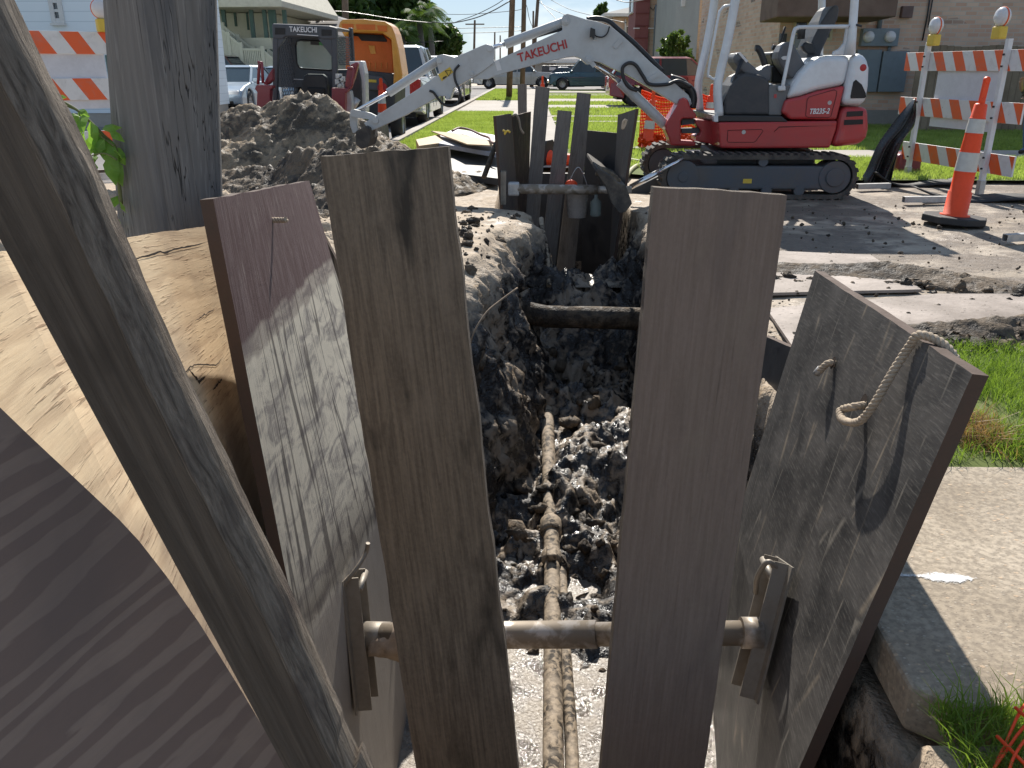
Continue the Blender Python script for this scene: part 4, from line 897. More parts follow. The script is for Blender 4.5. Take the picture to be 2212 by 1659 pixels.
def track(y0, y1, dx, lab):
    T_ = thing('track', None, None, (0, 0, 0)); T_.parent = EX; T_.matrix_parent_inverse = Matrix.Translation(-EX.location); T_.location = ((xa+xb)/2+dx, (y0+y1)/2, 0)
    del lab
    P = stadium(xa+dx, xb+dx, .0, .47, 14); Q = stadium(xa+dx+.045, xb+dx-.045, .045, .425, 14); mb = MB(); n = len(P); vs = []
    for y in (y0, y1):
        for p in P: vs.append((p[0], y, p[1]))
        for p in Q: vs.append((p[0], y, p[1]))
    fs = []
    for i in range(n):
        j = (i+1) % n; fs += [(i, j, n+j, n+i), (2*n+j, 2*n+i, 3*n+i, 3*n+j), (j, i, 2*n+i, 2*n+j), (n+i, n+j, 3*n+j, 3*n+i)]
    mb.add(vs, fs)
    # lugs
    L = [0]; 
    for i in range(n): a, b = P[i], P[(i+1) % n]; L.append(L[-1]+math.hypot(b[0]-a[0], b[1]-a[1]))
    k = 54
    for q in range(k):
        s_ = L[-1]*q/k; i = max(j for j in range(n) if L[j] <= s_); a, b = P[i], P[(i+1) % n]; f = (s_-L[i])/(L[i+1]-L[i]+1e-9); c = (a[0]+(b[0]-a[0])*f, a[1]+(b[1]-a[1])*f); d = Vector((b[0]-a[0], 0, b[1]-a[1]))
        if d.length < 1e-6: continue
        d.normalize(); nn = Vector((-d.z, 0, d.x)); nn = nn if nn.dot(Vector((c[0]-(xa+xb)/2-dx, 0, c[1]-.235))) > 0 else -nn
        M = Matrix((d, (0, 1, 0), nn)).transposed(); mb.obox(Vector((c[0], (y0+y1)/2, c[1]))+nn*.006, (.042, (y1-y0)*1.0+.004, .03), M)
    mb.build('rubber_belt', M_TRACK, T_)
    fy = y0+.03
    MB().box((xa+dx+.12, fy, .10), (xb+dx-.12, y1-.03, .355)).build('track_frame', M_BLUEG, T_, bevel=.02)
    m_ = MB(); xs_ = xb+dx-.235
    m_.cyl((xs_, fy-.012, .235), (xs_, y1-.03, .235), .175, 24).cyl((xs_, fy-.03, .235), (xs_, fy+.02, .235), .10, 24); m_.build('sprocket', M_BLUEG, T_, bevel=.008)
    m_ = MB(); xi = xa+dx+.235; m_.cyl((xi, fy-.012, .235), (xi, y1-.03, .235), .18, 24).cyl((xi, fy-.02, .235), (xi, fy+.02, .235), .06, 16); m_.build('idler', M_BLUEG, T_, bevel=.008)
    m_ = MB()
    for q in range(4): x_ = xa+dx+.45+q*.36; m_.cyl((x_, fy-.01, .085), (x_, fy+.1, .085), .055, 14)
    x_ = xa+dx+1.1; m_.cyl((x_, fy-.02, .40), (x_, fy+.1, .40), .05, 14); m_.build('rollers', M_BLUEG, T_)
    return T_
track(9.4, 9.72, 0, 0); track(10.78, 11.1, -.02, 0)
MB().box(px(1548, 345, 9.75)+Vector((0, 0, -.12)), px(1760, 345, 9.75)+Vector((0, 1.0, .08))).build('undercarriage', M_BLUEG, EX, bevel=.02)
MB().cyl(px(1640, 335, 10.25)+Vector((0, 0, -.1)), px(1640, 335, 10.25)+Vector((0, 0, .12)), .36, 28).build('slew_ring', M_BLKG if 'M_BLKG' in globals() else M_BLACKP, EX)
# sticker on track frame
a = px(*z4(833, 1375), 9.425); b = px(*z4(897, 1410), 9.425); MB().quad((a.x, 9.4255, b.z), (b.x, 9.4255, b.z), (b.x, 9.4255, a.z), (a.x, 9.4255, a.z)).build('track_label', M_YEL, EX)
Y0 = 9.58
pr('lower_body', z4, [(640, 938), (1560, 928), (1548, 1000), (1500, 1138), (760, 1142), (655, 1138)], Y0, 1.3, M_RED, EX, .02)
pr('counterweight', z4, [(1572, 928), (1600, 822), (1800, 822), (1806, 990), (1790, 1060), (1745, 1112), (1516, 1136), (1560, 1000)], Y0-.03, 1.36, M_RED, EX, .07, 4)
pr('engine_hood', z4, [(1162, 765), (1200, 668), (1262, 560), (1340, 478), (1420, 438), (1500, 426), (1660, 426), (1655, 500), (1620, 655), (1400, 700), (1280, 740)], Y0+.02, 1.26, M_SIL, EX, .06, 4)
pr('side_cover', z4, [(1128, 870), (1160, 767), (1280, 742), (1400, 702), (1618, 657), (1555, 922), (1190, 918), (1160, 885)], Y0+.0, 1.3, M_RED, EX, .03, 3)
pr('rear_hood', z4, [(1672, 424), (1740, 412), (1795, 440), (1812, 520), (1806, 660), (1782, 800), (1730, 812), (1592, 812), (1625, 660), (1660, 500)], Y0-.03, 1.34, M_SIL, EX, .09, 4)
M_VENT = flat('black_vent', (.008, .008, .009), .5, dirt=.1)
def decal(name, f, pts, y, mat, th=.006, parent=EX): return MB().prism(tr(f, pts, y), (0, th, 0)).build(name, mat, parent)
yd = Y0-.036
decal('side_vent', z4, [(1700, 612), (1745, 650), (1775, 715), (1778, 745), (1765, 755), (1660, 757), (1658, 740), (1680, 630)], yd, M_VENT)
decal('rear_vent', z4, [(1632, 858), (1755, 852), (1752, 892), (1626, 898)], yd, M_VENT); decal('rear_vent', z4, [(1612, 922), (1755, 918), (1753, 955), (1608, 962)], yd, M_VENT)
M_SEAM = flat('panel_seam', (.10, .012, .012), .6, dirt=.1)
def seam(pts, y, w=.004, mat=M_SEAM, name='seam'):
    P = tr(z4, pts, y); MB().tube(P+[P[0]], w, 6).build(name, mat, EX)
seam([(1325, 765), (1340, 745), (1530, 690), (1552, 700), (1550, 730), (1508, 890), (1495, 902), (1330, 902), (1312, 890)], Y0-.001)
seam([(715, 1002), (975, 995), (985, 1008), (930, 1085), (915, 1094), (720, 1094), (710, 1080)], Y0-.001)
seam([(1072, 1012), (1110, 975), (1530, 965), (1110, 978)], Y0-.001)
mb = MB()
for q in ((1498, 790), (837, 1016)): p = px(*z4(*q), Y0-.004); mb.cyl(p, p+Vector((0, .012, 0)), .022, 16)
mb.build('lock', M_GAL, EX)
p = px(*z4(868, 622), Y0+.2); p = px(*z4(1780, 520), Y0-.04); MB().lathe([(0.0001, .006), (.03, .005), (.036, 0)], p+Vector((-.03, .01, 0)), 20, Matrix.Rotation(R(90), 3, 'X')).build('round_badge', M_TXTR, EX)
a = px(*z4(1338, 876), Y0-.008); b = px(*z4(1490, 872), Y0-.008)
text('model_lettering', 'TB235-2', EX, frame(a, b-a, (0, 0, 1)), .078, M_TXTW, .25, .0018, (b-a).length)
# floor deck and cab furniture
pr('deck', z4, [(608, 885), (612, 935), (1180, 938), (1130, 892)], Y0-.004, 1.28, M_BLACKP, EX, .01)
decal('step_edge', z4, [(604, 885), (640, 888), (640, 935), (612, 935)], Y0-.02, M_SIL, .1)
for yy, nm in ((Y0+.03, 'canopy_post'), (Y0+1.14, 'canopy_post')):
    sh = 0
    A = [px(*z4(*q), Y0+.03) for q in ((800, -260), (772, 0), (710, 330), (655, 560), (636, 690), (648, 890))]
    P = spline([Vector((p.x, yy, p.z)) for p in A], 6); MB().tube(P, .048, 12).build(nm, M_SIL, EX)
A = [px(*z4(*q), Y0+.03) for q in ((735, 42), (690, 48), (655, 85), (640, 140), (566, 545), (578, 590), (600, 608), (628, 610))]
MB().tube(spline(A, 5), .014, 8).build('grab_rail', M_SIL, EX)
for yy in (Y0+.05, Y0+1.1):
    A = [px(*z4(*q), Y0+.05) for q in ((1700, -420), (1690, 0), (1668, 300), (1650, 425))]; MB().tube([Vector((p.x, yy, p.z)) for p in A], [.04, .042, .045, .06], 14).build('rear_post', M_SIL, EX)
pr('post_base', z4, [(1520, 425), (1530, 395), (1570, 378), (1610, 330), (1632, 200), (1660, 200), (1668, 425)], Y0+.06, .06, M_SIL, EX)
ra = px(*z4(780, -500), Y0); rb = px(*z4(1740, -500), Y0); zt = 2.42
pa = px(*z4(772, 0), Y0+.03); pb = px(*z4(1690, 0), Y0+.05)
MB().box((pa.x-.02, Y0+.0, zt-.03), (pb.x+.08, Y0+1.22, zt+.05)).build('canopy_roof', M_SIL, EX, bevel=.03, seg=3)
A = [px(*z4(*q), Y0+.02) for q in ((1132, 680), (1170, 500), (1222, 250), (1250, 216), (1300, 208), (1640, 203))]; MB().tube(spline(A, 5), .02, 10).build('arm_rail', M_SIL, EX)
pr('rail_foot', z4, [(1102, 662), (1160, 658), (1162, 698), (1104, 700)], Y0+.0, .04, M_SIL, EX)
A = [px(*z4(1640, 205), Y0+.05), px(*z4(1700, 190), Y0+.02), px(*z4(1745, 203), Y0-.02)]; MB().tube(A, .012, 8).build('light_bracket', M_BLACKP, EX)
pr('front_shield', z4, [(684, 885), (690, 790), (735, 660), (790, 590), (850, 562), (960, 575), (1010, 600), (1040, 640), (1042, 885)], Y0+.06, .5, M_DKG, EX, .03, 3)
pr('step_panel', z4, [(1030, 668), (1050, 650), (1200, 650), (1165, 760), (1130, 870), (1130, 888), (1030, 888)], Y0+.05, .1, flat('step_panel_grey', (.16, .165, .17), .5), EX, .015)
decal('red_latch', z4, [(1070, 725), (1090, 722), (1090, 752), (1070, 755)], Y0+.045, M_RED)
pr('display_console', z4, [(758, 440), (780, 412), (805, 402), (850, 430), (880, 480), (930, 520), (945, 545), (1050, 490), (1055, 560), (1045, 625), (1000, 640), (950, 625), (940, 590), (850, 570), (800, 530), (765, 480)], Y0+.15, .35, flat('console_grey', (.12, .125, .135), .45), EX, .03, 3)
decal('display', z4, [(790, 405), (812, 400), (872, 470), (856, 482)], Y0+.14, M_LENS, .2)
for P, y, r0 in (([(925, 370), (945, 372), (965, 400), (985, 450), (1000, 500)], Y0+.2, .035), ([(1055, 362), (1085, 372), (1110, 400), (1120, 450)], Y0+.9, .03)): MB().tube(spline([px(*z4(*q), y) for q in P], 4), r0, 10).build('joystick', M_BLACKP, EX)
mb = MB(); mb.tube([px(*z4(825, 455), Y0+.1), px(*z4(760, 620), Y0+.1), px(*z4(675, 810), Y0+.1)], [.025, .012, .01], 8); mb.tube([px(*z4(1155, 205), Y0+1.0), px(*z4(1105, 380), Y0+1.0)], .014, 8); mb.tube([px(*z4(1285, 180), Y0+.5), px(*z4(1275, 300), Y0+.5)], .045, 8); mb.build('lever', M_BLACKP, EX)
pr('armrest_pod', z4, [(1108, 400), (1140, 345), (1180, 322), (1215, 318), (1315, 500), (1230, 605), (1190, 600), (1120, 500), (1100, 450)], Y0+.12, .28, flat('console_grey', (.12, .125, .135), .45), EX, .05, 4)
decal('switch_cluster', z4, [(1125, 445), (1140, 432), (1170, 430), (1188, 445), (1175, 458), (1140, 460)], Y0+.112, M_WHITE, .01)
pr('seat_cushion', z4, [(1040, 410), (1065, 395), (1100, 400), (1320, 500), (1300, 560), (1060, 500)], Y0+.42, .5, M_BLACKP, EX, .04, 3)
pr('seat_back', z4, [(1290, 560), (1340, 380), (1380, 280), (1440, 160), (1500, 70), (1535, 38), (1568, 42), (1572, 80), (1560, 150), (1500, 260), (1440, 390), (1415, 480), (1330, 570)], Y0+.42, .48, M_DKG, EX, .05, 4)
pr('seat_arm', z4, [(1280, 352), (1320, 318), (1380, 340), (1400, 420), (1330, 420), (1300, 395)], Y0+.4, .08, M_BLACKP, EX, .02)
pr('seat_base', z4, [(1060, 500), (1300, 560), (1290, 640), (1200, 640), (1050, 640)], Y0+.4, .5, M_VENT, EX, .02)
# boom mount
pr('swing_post', z4, [(332, 800), (345, 765), (378, 748), (408, 765), (430, 830), (475, 880), (470, 912), (368, 912), (355, 930), (355, 1085), (470, 1092), (468, 1122), (278, 1118), (262, 1060), (235, 1000), (236, 960)], 10.02, .3, M_RED, EX, .015)
pr('swing_bracket', z4, [(470, 918), (640, 932), (658, 1138), (610, 1120), (560, 1100), (470, 1084), (470, 1048), (500, 1040), (512, 1010), (500, 985), (470, 960)], 10.0, .34, M_RED, EX, .012)
decal('swing_bar', z4, [(360, 990), (512, 985), (512, 1025), (360, 1025)], 10.1, M_BLUEG, .14)
decal('swing_bar', z4, [(360, 915), (470, 915), (470, 950), (360, 965)], 10.1, M_BLUEG, .14)
# boom
BP = [(312, 640), (325, 605), (355, 590), (470, 560), (560, 528), (770, 432), (960, 345), (1140, 262), (1128, 170), (1150, 130), (1182, 118), (1220, 128), (1340, 166), (1450, 190), (1560, 228), (1620, 275), (1700, 345), (1920, 555), (2050, 665), (2240, 830), (2268, 900), (2235, 945), (2190, 925), (2130, 905), (1960, 800), (1820, 720), (1680, 640), (1560, 590), (1470, 545), (1410, 535), (1370, 555), (1335, 545), (1300, 510), (1250, 493), (1180, 500), (980, 545), (800, 592), (640, 635), (540, 668), (490, 692), (430, 690), (350, 688), (320, 670)]
YB = 10.08
pr('boom', z3, BP, YB, .2, M_BOOM, EX, .006)
for q, r_ in (((350, 640), 32), ((1168, 183), 30), ((1368, 525), 32), ((2225, 880), 30)):
    p = px(*z3(*q), YB); rr = r_*.2479*p.y/1790*1.02; mb = MB(); mb.cyl(p-Vector((0, .018, 0)), p+Vector((0, .22, 0)), rr, 20); mb.cyl(p-Vector((0, .03, 0)), p, rr*.55, 16); mb.build('boom_pin', M_BOOM, EX, bevel=.004)
AP = [(786, 266), (799, 284), (825, 273), (875, 250), (932, 218), (950, 208), (962, 208), (972, 216), (980, 191), (1010, 174), (1040, 156), (1066, 137), (1068, 106), (1062, 98), (1050, 95), (1039, 99), (1010, 112), (982, 124), (970, 120), (957, 117), (943, 121), (944, 139), (949, 159), (905, 191), (860, 220), (813, 250), (802, 256)]
MB().prism([px(u, v, YB-.02) for u, v in AP], (0, .24, 0)).build('arm', M_BOOM, EX, bevel=.006)
for (u, v, r_) in ((949, 131, 6), (1058, 105, 6), (811, 260, 7), (967, 211, 4)):
    p = px(u, v, YB-.02); rr = r_*p.y/1790; mb = MB(); mb.cyl(p-Vector((0, .015, 0)), p+Vector((0, .25, 0)), rr, 18); mb.build('arm_pin', M_BOOM, EX, bevel=.003)
def ram(A, B, C_, rb_, rr_, y, nm):
    A, B, C_ = px(*A, y), px(*B, y), px(*C_, y); MB().cyl(A, B, rb_, 18).build('cylinder_barrel', M_BOOM, EX, bevel=.004); MB().cyl(B, C_, rr_, 14).build('cylinder_rod', M_CHROME, EX)
ram((947, 130), (839, 201), (762, 244), .050, .023, YB+.08, 0)
ram(z3(1170, 185), z3(640, 385), z3(540, 410), .052, .024, YB+.1, 0)
ram(z3(2030, 1085), z3(1640, 710), z3(1380, 530), .058, .028, YB+.08, 0)
mb = MB(); mb.prism([px(u, v, YB) for u, v in ((756, 240), (764, 236), (800, 244), (816, 252), (818, 264), (808, 267), (796, 258), (766, 254), (757, 250))], (0, .05, 0)); mb.prism([px(u, v, YB+.16) for u, v in ((756, 240), (764, 236), (800, 244), (816, 252), (818, 264), (808, 267), (796, 258), (766, 254), (757, 250))], (0, .05, 0)); mb.build('bucket_link', M_BOOM, EX, bevel=.004)
mb = MB()
mb.prism([px(u, v, YB+.06) for u, v in ((755, 245), (770, 247), (772, 285), (762, 288), (756, 270))], (0, .09, 0)); mb.build('dog_bone', M_BOOM, EX, bevel=.005)
mb = MB(); BK = [(768, 284), (790, 272), (798, 277), (801, 300), (795, 318), (780, 322), (768, 312)]
mb.prism([px(u, v, YB-.15) for u, v in BK], (0, .5, 0)); mb.build('bucket', M_TRACK, EX, bevel=.01)
decal('warning_label', z3, [(55, 650), (158, 583), (188, 628), (88, 708)], YB-.024, M_YEL, .003)
tri = [z3(118, 618), z3(170, 612), z3(150, 664)]
P = [px(*q, YB-.027) for q in tri]; MB().tube(P+[P[0]], .0045, 6).build('warning_triangle', M_BLACKP, EX)
decal('warning_mark', z3, [(92, 690), (100, 672), (125, 660), (133, 668), (104, 690)], YB-.028, M_BLACKP, .003)
a = px(*z3(760, 541), YB-.004); b = px(*z3(1184, 415), YB-.004); Lt = (b-a).length
text('maker_lettering', 'TAKEUCHI', EX, frame(a, b-a, (0, 0, 1)), .128, M_TXTR, 0, .0028, Lt)
decal('boom_reflector', z3, [(548, 536), (585, 525), (610, 610), (572, 618)], YB-.004, M_WHITE, .004)
def hose(f, pts, y, r=.017, nm='hose'):
    P = [px(*f(*p[:2]), y if len(p) < 3 else y+p[2]) for p in pts]; MB().tube(spline(P, 6), r, 8).build(nm, M_BLACKP, EX)
hose(z3, [(240, 565), (200, 620), (205, 700), (240, 780), (248, 850), (215, 905), (150, 925), (80, 890), (20, 810), (-20, 790)], YB-.06, .014)
hose(z3, [(1140, 255), (1040, 280), (900, 320), (780, 350), (660, 355)], YB+.1, .018)
hose(z3, [(1350, 170), (1440, 160), (1540, 185), (1620, 250), (1760, 370), (1900, 510), (2010, 620)], YB+.12, .028)
hose(z3, [(1790, 790), (1720, 760), (1670, 680), (1665, 590), (1720, 548), (1780, 570), (1840, 660), (1900, 735), (2050, 735), (2150, 705), (2260, 760)], YB-.05, .02)
hose(z4, [(300, 640, .02), (390, 660), (435, 700), (450, 760), (440, 830)], YB+.05, .045)
hose(z4, [(270, 600, .02), (360, 630), (400, 680), (430, 760), (420, 830)], YB+.12, .045)
hose(z3, [(1550, 228), (1530, 290), (1490, 322), (1440, 318), (1425, 305)], YB-.03, .008)
decal('work_light', z3, [(1380, 325), (1388, 240), (1425, 255), (1426, 300), (1415, 345), (1396, 320)], YB-.1, M_BLACKP, .08)
mb = MB()
for q in ((1395, 548, 1420, 578), (1590, 415, 1655, 345), (1868, 715, 1980, 640), (375, 505, 420, 590)): mb.beam(px(*z3(q[0], q[1]), YB-.008), px(*z3(q[2], q[3]), YB-.008), .05, .01, (0, 1, 0))
mb.build('hose_clamp', M_BOOM, EX)
# blade: edge on, between the tracks and the trench
mb = MB(); b0 = [(1336, 395), (1352, 400), (1366, 440), (1352, 458), (1338, 462), (1322, 440), (1310, 405), (1288, 372), (1290, 362), (1320, 380)]
mb.prism([px(u, v, 8.45) for u, v in b0], (0, 1.55, 0)); mb.build('dozer_blade', M_TRACK, EX, bevel=.012)
for y in (9.85, 10.6): MB().prism([px(u, v, y) for u, v in ((1355, 432), (1352, 415), (1440, 372), (1560, 365), (1560, 390), (1450, 400))], (0, .1, 0)).build('blade_arm', M_BLUEG, EX, bevel=.01)
a = px(1362, 404, 9.2); b = px(1475, 343, 9.35); MB().cyl(a, a.lerp(b, .55), .03, 12).cyl(a.lerp(b, .5), b, .018, 12).build('blade_cylinder', M_CHROME, EX)
mb = MB(); P = tr(lambda x, y: (x, y), [(1288, 368), (1305, 372), (1322, 384), (1335, 396)], 8.6); mb.tube(P, .05, 8); mb.build('blade_mud', M_PILE, EX)
# cloth and clutter on deck
mb = MB(); c_ = px(*z4(930, 885), Y0+.25); n = 12; vs = []
for j in range(n+1):
    for i in range(n+1): vs.append(c_+Vector(((i/n-.5)*.34, (j/n-.5)*.2, .05*float(fbm(i*.45, j*.45, 1, 3, 77))+.01)))
mb.add(vs, [(j*(n+1)+i, j*(n+1)+i+1, (j+1)*(n+1)+i+1, (j+1)*(n+1)+i) for j in range(n) for i in range(n)]); o = mb.build('rag', flat('grey_cloth', (.3, .33, .38), .9)); tag(o, 'grey rag lying on the black deck of the excavator', 'rag')

# ================================================================ compact loader behind the pile
LD = thing('track_loader', 'compact track loader with a dark grey cab and maroon arms behind the clay pile', 'loader', (-3.1, 13.6, 0))
yl = 13.0; M_CAB = flat('cab_dark_grey', (.05, .058, .072), .4, dirt=.3, dirtc=(.15, .13, .11), sc=3); M_MAR = flat('loader_maroon', (.22, .02, .035), .4, dirt=.3, dirtc=(.18, .1, .09), sc=4, coat=.2)
def PL(x, y, d=0): return px(*z2(x, y), yl+d)
a = PL(603, 212); b = PL(1165, 1050); x0, x1 = a.x, b.x; ztop = a.z; xr_ = PL(1165, 300).x
def lpr(name, pts, d, dy, mat, bev=.01, par=LD): return MB().prism([px(*z2(*p), yl+d) for p in pts], (0, dy, 0)).build(name, mat, par, bevel=bev)
lpr('roof_header', [(598, 215), (612, 205), (1100, 225), (1160, 240), (1165, 345), (1040, 345), (985, 320), (720, 320), (690, 345), (605, 340)], 0, .12, M_CAB, .02)
lpr('roof', [(600, 212), (612, 204), (1100, 222), (1162, 236), (1164, 252), (600, 232)], .12, 1.15, M_CAB, .01)
for q in ((625, 240, 715, 300), (1030, 255, 1120, 310)): lpr('roof_light', [(q[0], q[1]), (q[2], q[1]+5), (q[2], q[3]), (q[0], q[3])], -.006, .02, M_VENT, .004)
lpr('front_pillar', [(605, 335), (650, 335), (642, 900), (605, 900)], 0, .1, M_CAB); lpr('front_pillar', [(1120, 340), (1165, 340), (1165, 1070), (1130, 1070)], 0, .1, M_CAB)
lpr('gusset', [(640, 335), (715, 335), (640, 440)], .01, .06, M_CAB, .004); lpr('gusset', [(1000, 335), (1120, 335), (1125, 500)], .01, .06, M_CAB, .004)
# rear wall with window opening
hole = [(806, 395), (815, 360), (845, 350), (1080, 362), (1125, 440), (1128, 605), (1100, 612), (870, 598), (840, 590), (815, 550)]
outer = [(640, 300), (640, 720), (1145, 740), (1145, 330)]
mb = MB(); H_ = [px(*z2(*p), yl+.9) for p in hole]; O_ = [px(*z2(*p), yl+.9) for p in [(640, 300), (640, 180+200), (900, 300)]]
def ringwall(mb, hole, box, d):
    (xa_, ya_, xb_, yb_) = box; vs = [px(*z2(*p), yl+d) for p in hole]; cx = sum(p[0] for p in hole)/len(hole); cy = sum(p[1] for p in hole)/len(hole); out = []
    for p in hole:
        dx, dy = p[0]-cx, p[1]-cy; t = min(((xb_-cx)/dx if dx > 0 else (xa_-cx)/dx) if abs(dx) > 1e-6 else 1e9, ((yb_-cy)/dy if dy > 0 else (ya_-cy)/dy) if abs(dy) > 1e-6 else 1e9); out.append((cx+dx*t, cy+dy*t))
    for c in ((xa_, ya_), (xb_, ya_), (xb_, yb_), (xa_, yb_)):
        i = min(range(len(out)), key=lambda k: (out[k][0]-c[0])**2+(out[k][1]-c[1])**2); out[i] = c
    n = len(hole); vo = [px(*z2(*p), yl+d) for p in out]; mb.add(vs+vo+[v+Vector((0, .03, 0)) for v in vs+vo], [(i, (i+1) % n, n+(i+1) % n, n+i) for i in range(n)]+[(2*n+i, 3*n+i, 3*n+(i+1) % n, 2*n+(i+1) % n) for i in range(n)]+[(i, 2*n+i, 2*n+(i+1) % n, (i+1) % n) for i in range(n)])
mb = MB(); ringwall(mb, hole, (625, 280, 1150, 760), .9); mb.build('rear_wall', M_CAB, LD)
MB().tube([px(*z2(*p), yl+.895) for p in hole+[hole[0]]], .014, 8).build('window_seal', M_BLACKP, LD)
def m_dusty():
    k = N('dusty_glass'); t = k.n('BsdfTransparent'); m = k.n('MixShader'); m.inputs[0].default_value = .35; k.put(k.b.inputs['Base Color'], k.mix(k.noise(k.vec(), 6, 5), (.5, .6, .58), (.8, .86, .84))); k.b.inputs['Roughness'].default_value = .2
    t.inputs[0].default_value = (.85, .93, .93, 1); k.t.links.new(t.outputs[0], m.inputs[1]); k.t.links.new(k.b.outputs[0], m.inputs[2]); k.t.links.new(m.outputs[0], k.out.inputs[0]); return k.m
M_DG = m_dusty()
MB().add([px(*z2(*p), yl+.915) for p in hole], [list(range(len(hole)))]).build('rear_window', M_DG, LD)
lpr('window_label', [(935, 362), (1045, 368), (1046, 396), (936, 390)], .885, .004, M_DKG, 0); lpr('window_label', [(1010, 367), (1045, 369), (1046, 396), (1011, 393)], .88, .003, flat('label_green', (.1, .4, .15), .5), 0)
lpr('seat_back', [(862, 880), (855, 740), (872, 660), (910, 642), (1040, 645), (1075, 670), (1090, 740), (1090, 880)], .5, .12, M_BLACKP, .03)
lpr('seat_ribs', [(900, 760), (1060, 765), (1050, 870), (920, 870)], .46, .05, M_VENT, .02)
lpr('seat_cushion', [(820, 885), (1090, 885), (1080, 930), (830, 925)], .2, .5, M_BLACKP, .03)
lpr('lap_bar', [(790, 686), (870, 690), (870, 697), (790, 694)], .3, .03, M_GAL, .004); lpr('lap_bar', [(840, 875), (1060, 885), (1075, 878), (1060, 893), (840, 884)], .1, .03, M_GAL, .004)
lpr('floor_front', [(640, 930), (1130, 940), (1130, 1075), (640, 1060)], .1, .9, M_VENT, .02)
def screen(nm, A, B, C_, D_, n, m):
    mb = MB(); A, B, C_, D_ = map(Vector, (A, B, C_, D_))
    def q(s_, t): return A.lerp(B, s_).lerp(D_.lerp(C_, s_), t)
    K = n+m
    for i in range(-m, n):
        for sg in (0, 1):
            pts = []
            for t0_, t1_ in ((0, 1),):
                s0 = i/n; s1 = (i+m)/n; ta = 0; tb = 1
                if s0 < 0: ta = -s0/(s1-s0); s0_ = 0
                else: s0_ = s0
                if s1 > 1: tb = (1-s0)/(s1-s0); s1_ = 1
                else: s1_ = s1
                if ta >= tb: continue
                a, b = (s0_, ta), (s1_, tb)
                if sg: a, b = (1-a[0], a[1]), (1-b[0], b[1])
                mb.tube([q(*a), q(*b)], .005, 4, False, 0, False)
    mb.build(nm, M_CAB, LD)
xl_, xrr = PL(640, 500, .0).x, PL(1165, 500, .0).x
zb_, zt_ = PL(640, 880).z, PL(640, 300).z
screen('side_screen', (xl_, yl+.1, zt_), (xl_, yl+.95, zt_), (xl_, yl+.95, zb_), (xl_, yl+.1, zb_), 9, 9)
screen('side_screen', (xrr, yl+.1, zt_), (xrr, yl+1.15, zt_), (xrr, yl+1.15, zb_+.5), (xrr, yl+.1, zb_+.5), 11, 8)
MB().box((xrr-.03, yl+1.1, .7), (xrr+.03, yl+1.2, ztop)).box((xl_-.03, yl+.95, .7), (xl_+.03, yl+1.05, ztop)).build('rear_pillar', M_CAB, LD, bevel=.01)
MB().box((xl_-.02, yl+1.0, .5), (xrr+.04, yl+2.2, 1.35)).build('engine_deck', M_CAB, LD, bevel=.06, seg=3)
lpr('arm_upright', [(462, 740), (608, 742), (605, 770), (585, 780), (582, 905), (520, 930), (500, 960), (462, 965), (470, 800), (448, 775)], -.5, .14, M_MAR, .012); lpr('arm_upright', [(1118, 765), (1262, 770), (1262, 800), (1240, 810), (1234, 1072), (1122, 1068)], -.5, .14, M_MAR, .012)
lpr('loader_arm', [(1250, 790), (1235, 740), (1250, 620), (1290, 560), (1345, 535), (1352, 560), (1320, 680), (1285, 780)], -.35, .12, M_MAR, .02)
lpr('loader_arm', [(520, 735), (565, 650), (605, 590), (608, 700), (560, 742)], -.3, .12, M_MAR, .02)
MB().tube([px(*z2(*p), yl-.4) for p in ((478, 735), (490, 560), (480, 540), (510, 545), (515, 600), (522, 725))], .022, 8).build('guard_bar', M_MAR, LD)
MB().tube([px(*z2(*p), yl-.42) for p in ((1255, 595), (1300, 592), (1312, 612), (1290, 760), (1262, 778), (1240, 765))], .02, 8).build('guard_bar', M_MAR, LD)
lpr('boom_side', [(1265, 535), (1385, 530), (1410, 640), (1418, 980), (1380, 1000), (1345, 720), (1300, 640)], .1, .3, M_BOOM, .02); lpr('boom_inner', [(1290, 600), (1345, 560), (1375, 700), (1385, 980), (1330, 1000), (1290, 800)], .05, .1, M_BLACKP, .02)
lpr('boom_side', [(1235, 800), (1280, 790), (1300, 900), (1280, 1070), (1240, 1075)], -.3, .2, M_BOOM, .01)
MB().tube([px(*z2(*p), yl-.1) for p in ((1345, 860), (1290, 960))], .05, 12).tube([px(*z2(*p), yl-.1) for p in ((1290, 960), (1265, 1010))], .03, 12).build('lift_cylinder', M_GAL, LD)
mb = MB()
for q in ((1185, 665), (1212, 690), (1180, 715), (1200, 740)): c_ = px(*z2(*q), yl-.45); mb.box(c_-Vector((.045, .03, .03)), c_+Vector((.045, .03, .035))).cyl(c_, c_-Vector((0, .07, 0)), .022, 8)
mb.build('hydraulic_coupler', M_GAL, LD)
for s_ in (-1, 1):
    xc = (x0+x1)/2+s_*.72; P = stadium(yl-.1, yl+1.9, 0, .55, 8); MB().prism([(xc-.17, p[0], p[1]) for p in P], (.34, 0, 0)).build('track', M_TRACK, LD, bevel=.02)
a = PL(752, 275, -.008); b = PL(992, 283, -.008); text('maker_lettering', 'TAKEUCHI', LD, frame(a, b-a, (0, 0, 1)), .1, M_TXTW, 0, .0015, (b-a).length)
lpr('header_line', [(818, 297), (1003, 309), (1003, 315), (818, 303)], -.008, .006, M_TXTW, 0)
